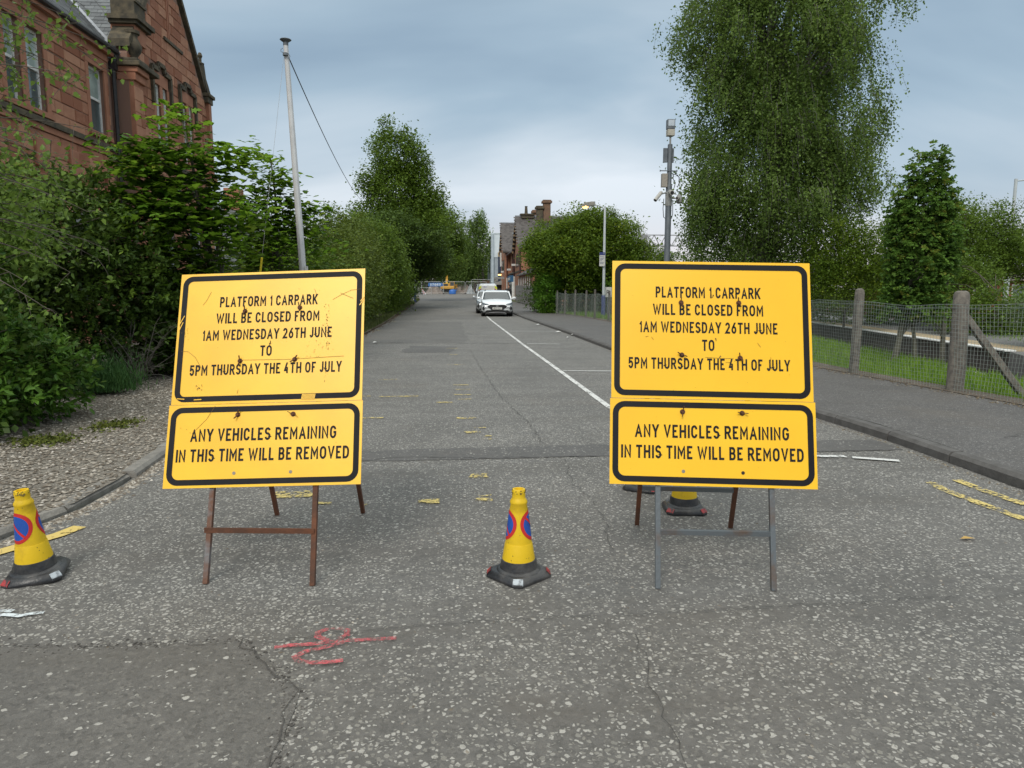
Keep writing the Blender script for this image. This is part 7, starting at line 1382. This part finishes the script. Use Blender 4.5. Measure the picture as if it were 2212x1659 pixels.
# the big weeping birch
bb0 = [((9.8,22.5,5.6),(2.9,2.8,3.9)),((9.9,22.5,9.6),(2.8,2.6,3.6)),((9.8,22.5,13),(2.4,2.3,2.8)),((8.3,22.5,8.9),(1.1,1.4,1.5)),((12.2,22.5,7.0),(1.5,1.6,2.0)),((8.65,22.2,4.4),(1.15,1.3,1.6)),((12.2,22.5,10.5),(1.4,1.5,2.0)),((11.4,22.2,4.6),(2.0,1.6,1.8))]
sc_ = lambda L_: [((c[0]*1.2, c[1]*1.2, 1.5+(c[2]-1.5)*1.2), tuple(q*1.18 for q in r_1)) for c, r_1 in L_]
bb = sc_(bb0)
c0_ = blob_clumps(bb, 800, .5, 81, 2.5, .17); c0_ = c0_[(c0_[:, 2] > 10.5) | (c0_[:, 0] > .335*c0_[:, 1])]; r = np.random.default_rng(82); CLU = np.repeat(c0_, 9, 0)+r.normal(size=(len(c0_)*9, 3))*np.array([.24, .24, .2])
weeping('silver_birch', 'huge weeping birch filling the sky above the right board', (11.7,27,-.05), (11.9,27,15.8), .26, CLU, .092, L_bir, M_birchb, 81, (.3, 1.35), .09, .08, None, 80, inner=sc_([((9.8,22.6,5.2),(2.6,2.3,3.4)),((9.9,22.6,9.4),(2.55,2.3,3.3)),((9.8,22.6,12.5),(2.1,2.1,2.5)),((11.5,22.3,4.8),(1.7,1.4,1.7)),((8.4,22.3,4.6),(1.0,1.2,1.5))]), lf=3)
# layered frond tree with leaning stems, right of the birch
t = thing('rowan_tree', 'dark layered rowan with upright tip right of the birch', 'tree', (9.7,14.9,-.1)); fb = [((10.0,14.9,2.0),(.60,.6,1.0)),((10.1,14.9,3.1),(.56,.5,.95)),((10.12,14.9,4.0),(.34,.3,.62)),((9.62,14.9,2.7),(.28,.35,.95)),((10.55,14.9,2.4),(.32,.4,.75)),((10.5,14.9,3.3),(.2,.3,.4)),((10.05,14.9,1.2),(.65,.6,.5))]
cl = blob_clumps(fb, 2000, .3, 91, .85, .12); mb = MB(); limbs(mb, (9.62,14.9,-.15), (10.1,14.9,3.7), .07, [tuple(q) for q in cl[:26]], 91, 5, r1=.006); mb.build('trunk', M_barkg, t, smooth=True); mb = MB(); limbs(mb, (10.75,14.9,-.4), (10.7,14.9,3.2), .06, [tuple(q) for q in cl[26:44]], 92, 5, r1=.006); mb.build('trunk', M_barkg, t, smooth=True)
mb = MB(); limbs(mb, (10.05,14.8,-.15), (9.9,14.9,2.6), .05, [tuple(q) for q in cl[44:56]], 93, 5, r1=.006); mb.build('trunk', M_barkg, t, smooth=True)
r = np.random.default_rng(91); m_ = len(cl); K = 22; ang = np.arctan2(cl[:, 1]-14.9, cl[:, 0]-10.05)+r.normal(size=m_)*.8; tt = r.uniform(0, .85, m_)
D0 = np.stack([np.cos(ang), np.sin(ang), r.uniform(-.6, .8, m_)], 1); f = (np.arange(K)//2)/(K/2); side = np.where(np.arange(K) % 2 == 0, 1, -1)
B0 = np.cross(D0, [0, 0, 1.]); B0 /= np.linalg.norm(B0, axis=1)[:, None]; Ln = .20
P = cl[:, None]+D0[:, None]*(f[None, :, None]*Ln)+np.array([0, 0, -.06])*(f**2)[None, :, None]; DD = B0[:, None]*side[None, :, None]+D0[:, None]*.45+0*P
leaves('crown', L_con, t, P.reshape(-1, 3), .068, np.clip(np.repeat(tt, K)+r.uniform(-.15, .15, m_*K)+.12, 0, 1), 'quad', .5, direc=DD.reshape(-1, 3), dj=.12, rng=r)
# trees and shrubs beyond the platform
tree('hawthorn_tree', 'olive hawthorn between the rowan and the tall right lamp', (20,27,-.1), (20,27,4.5), .15, [((19.3,27,3.0),(2.0,1.8,2.0)),((21.0,27.5,3.3),(1.7,1.6,1.4)),((17.9,27,2.8),(1.2,1.3,1.5)),((21.6,27,3.9),(.5,.6,1.1)),((22.4,27,3.0),(1.2,1.2,.8)),((18.6,28,3.9),(1.6,1.2,.9)),((20.4,28,4.1),(1.5,1.2,.8))], 2100, 24, .2, .09, L_mid, M_bark, seed=94, cat='tree', rmin=.3)
tree('hawthorn_tree', 'yellow-green branches spreading across the tall right lamp', (24.5,29,-.1), (24.5,29,3.4), .1, [((24.2,28.5,2.6),(1.6,1.2,1.0)),((25.8,29,3.0),(1.5,1.2,1.1)),((22.8,28.5,2.4),(1.1,1.0,.6)),((24.8,30,3.6),(2.0,1.2,.8))], 1000, 22, .17, .085, L_yel, M_bark, seed=95, rmin=.2)
t = thing('sapling', 'thin sapling with two bare-tipped shoots against the sky at the right', 'tree', (21.6,27,0)); mb = MB(); PP = []
for d in ((1.0, 1.35), (1.5, .85), (.6, 1.1)):
    p = [Vector((21.6, 27, 3.6))+Vector((d[0]*f, 0, d[1]*f*1.25+.1*math.sin(f*9))) for f in [q/9 for q in range(10)]]; mb.tube(p, [.018*(1-i/11) for i in range(10)], 4); PP += [(q.x+random.gauss(0, .07), q.y+random.gauss(0, .07), q.z+random.gauss(0, .07)) for q in p for _ in range(9)]
mb.tube([(21.6, 27, 0), (21.5, 27, 2), (21.6, 27, 3.65)], [.05, .04, .02], 6); mb.build('trunk', M_bark, t); leaves('crown', L_olv, t, np.array(PP), .075, np.random.default_rng(1).random(len(PP)), 'oval', .3)
bush('platform_shrub', 'mixed dark shrub bank behind the platform left of the rowan', [((17.5,30,1.5),(3.2,1.6,2.0)),((16.0,34,2.0),(3,2,2.6)),((20.5,30,1.5),(2.2,1.5,1.9)),((14.8,38,2),(3,2,2.6))], 1500, 24, .24, .12, L_mid, 'quad', 96, cat='shrub', group='shrubs behind the platform')
bush('platform_shrub', 'yellow-green shrub low between the birch and the rowan', [((13.4,24.5,2.8),(1.4,.8,1.25)),((14.7,24.6,2.8),(1.1,.8,1.2)),((13.0,24.4,1.7),(1.1,.7,.9)),((14.9,24.5,1.6),(1.2,.7,.9))], 1100, 20, .14, .075, L_yel, 'quad', 97, group='shrubs behind the platform', base=(14.6,25.8,.1), rmin=.2)
L_wht = leaf_mat('leaf_white', (.05,.09,.03), (.12,.18,.06), .2, .5, (.55,.56,.50))
bush('flowering_shrub', 'white flowering shrub at the right edge beyond the fence', [((15.8,17.2,.95),(1.7,.9,.6)),((17.2,17.6,1.0),(1.4,.9,.6))], 620, 22, .12, .06, L_wht, 'quad', 98, base=(16.3,17.4,-.2), cat='shrub')
bush('flowering_shrub', 'pale-flowered shrub seen through the mesh right beside the board', [((12.3,25.6,.9),(1.0,.6,.8)),((13.9,27.4,.9),(1.3,.6,.8))], 380, 22, .12, .06, L_wht, 'oval', 99, base=(16.5,29.5,.1), cat='shrub') if False else None
bush('platform_shrub', 'pale leafy shrub seen through the mesh right beside the cleaner board', [((17.6,33.2,1.0),(2.2,.8,1.0)),((19.8,32.2,1.0),(2.0,.8,1.0))], 500, 22, .15, .08, L_wht, 'quad', 100, group='shrubs behind the platform')
bush('platform_shrub', 'dense green bank below the hawthorn behind the strainer post', [((18.0,22.6,.5),(1.7,1.1,1.1)),((20.5,23.5,.4),(2.0,1.1,.9)),((23.5,25.5,.4),(2.2,1.2,.9)),((18.2,24.5,1.5),(1.3,1,1.2))], 1300, 22, .18, .09, L_mid, 'quad', 101, group='shrubs behind the platform')
# wooded backdrop, one mass, ringed beyond everything
r = np.random.default_rng(9); cl = []
for a in np.radians(np.arange(-62, 63, 1.1)):
    d = 175 if abs(a) < .5 else 130; h = r.uniform(5, 9)*(1 if a < .2 else .75)
    for _ in range(9): cl.append((d*math.sin(a)+r.normal()*3, d*math.cos(a)+r.normal()*4, 1.2+r.uniform(.2, 1)**.7*h))
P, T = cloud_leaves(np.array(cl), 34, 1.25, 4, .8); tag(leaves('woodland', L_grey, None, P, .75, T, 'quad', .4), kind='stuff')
n = 14000; Y = 22+r.random(n)*60; X = np.array([lerp_tab(LT, y) for y in Y])-.05-np.abs(r.normal(size=n))*.55; blades('verge_grass', np.stack([X, Y, .03+np.array([gz(y) for y in Y])], 1), .16, leaf_mat('weed', (.05,.08,.02), (.15,.17,.06), .3, .7), 6)
n = 2500; Y = 20+r.random(n)*45; X = np.array([lerp_tab(LT, y) for y in Y])-.12+r.normal(size=n)*.16; pebbles('leaf_debris', np.stack([X, Y, .03+np.array([gz(y) for y in Y])], 1), .03, 9, leaf_mat('debris', (.06,.04,.025), (.16,.12,.08), 0, .9))
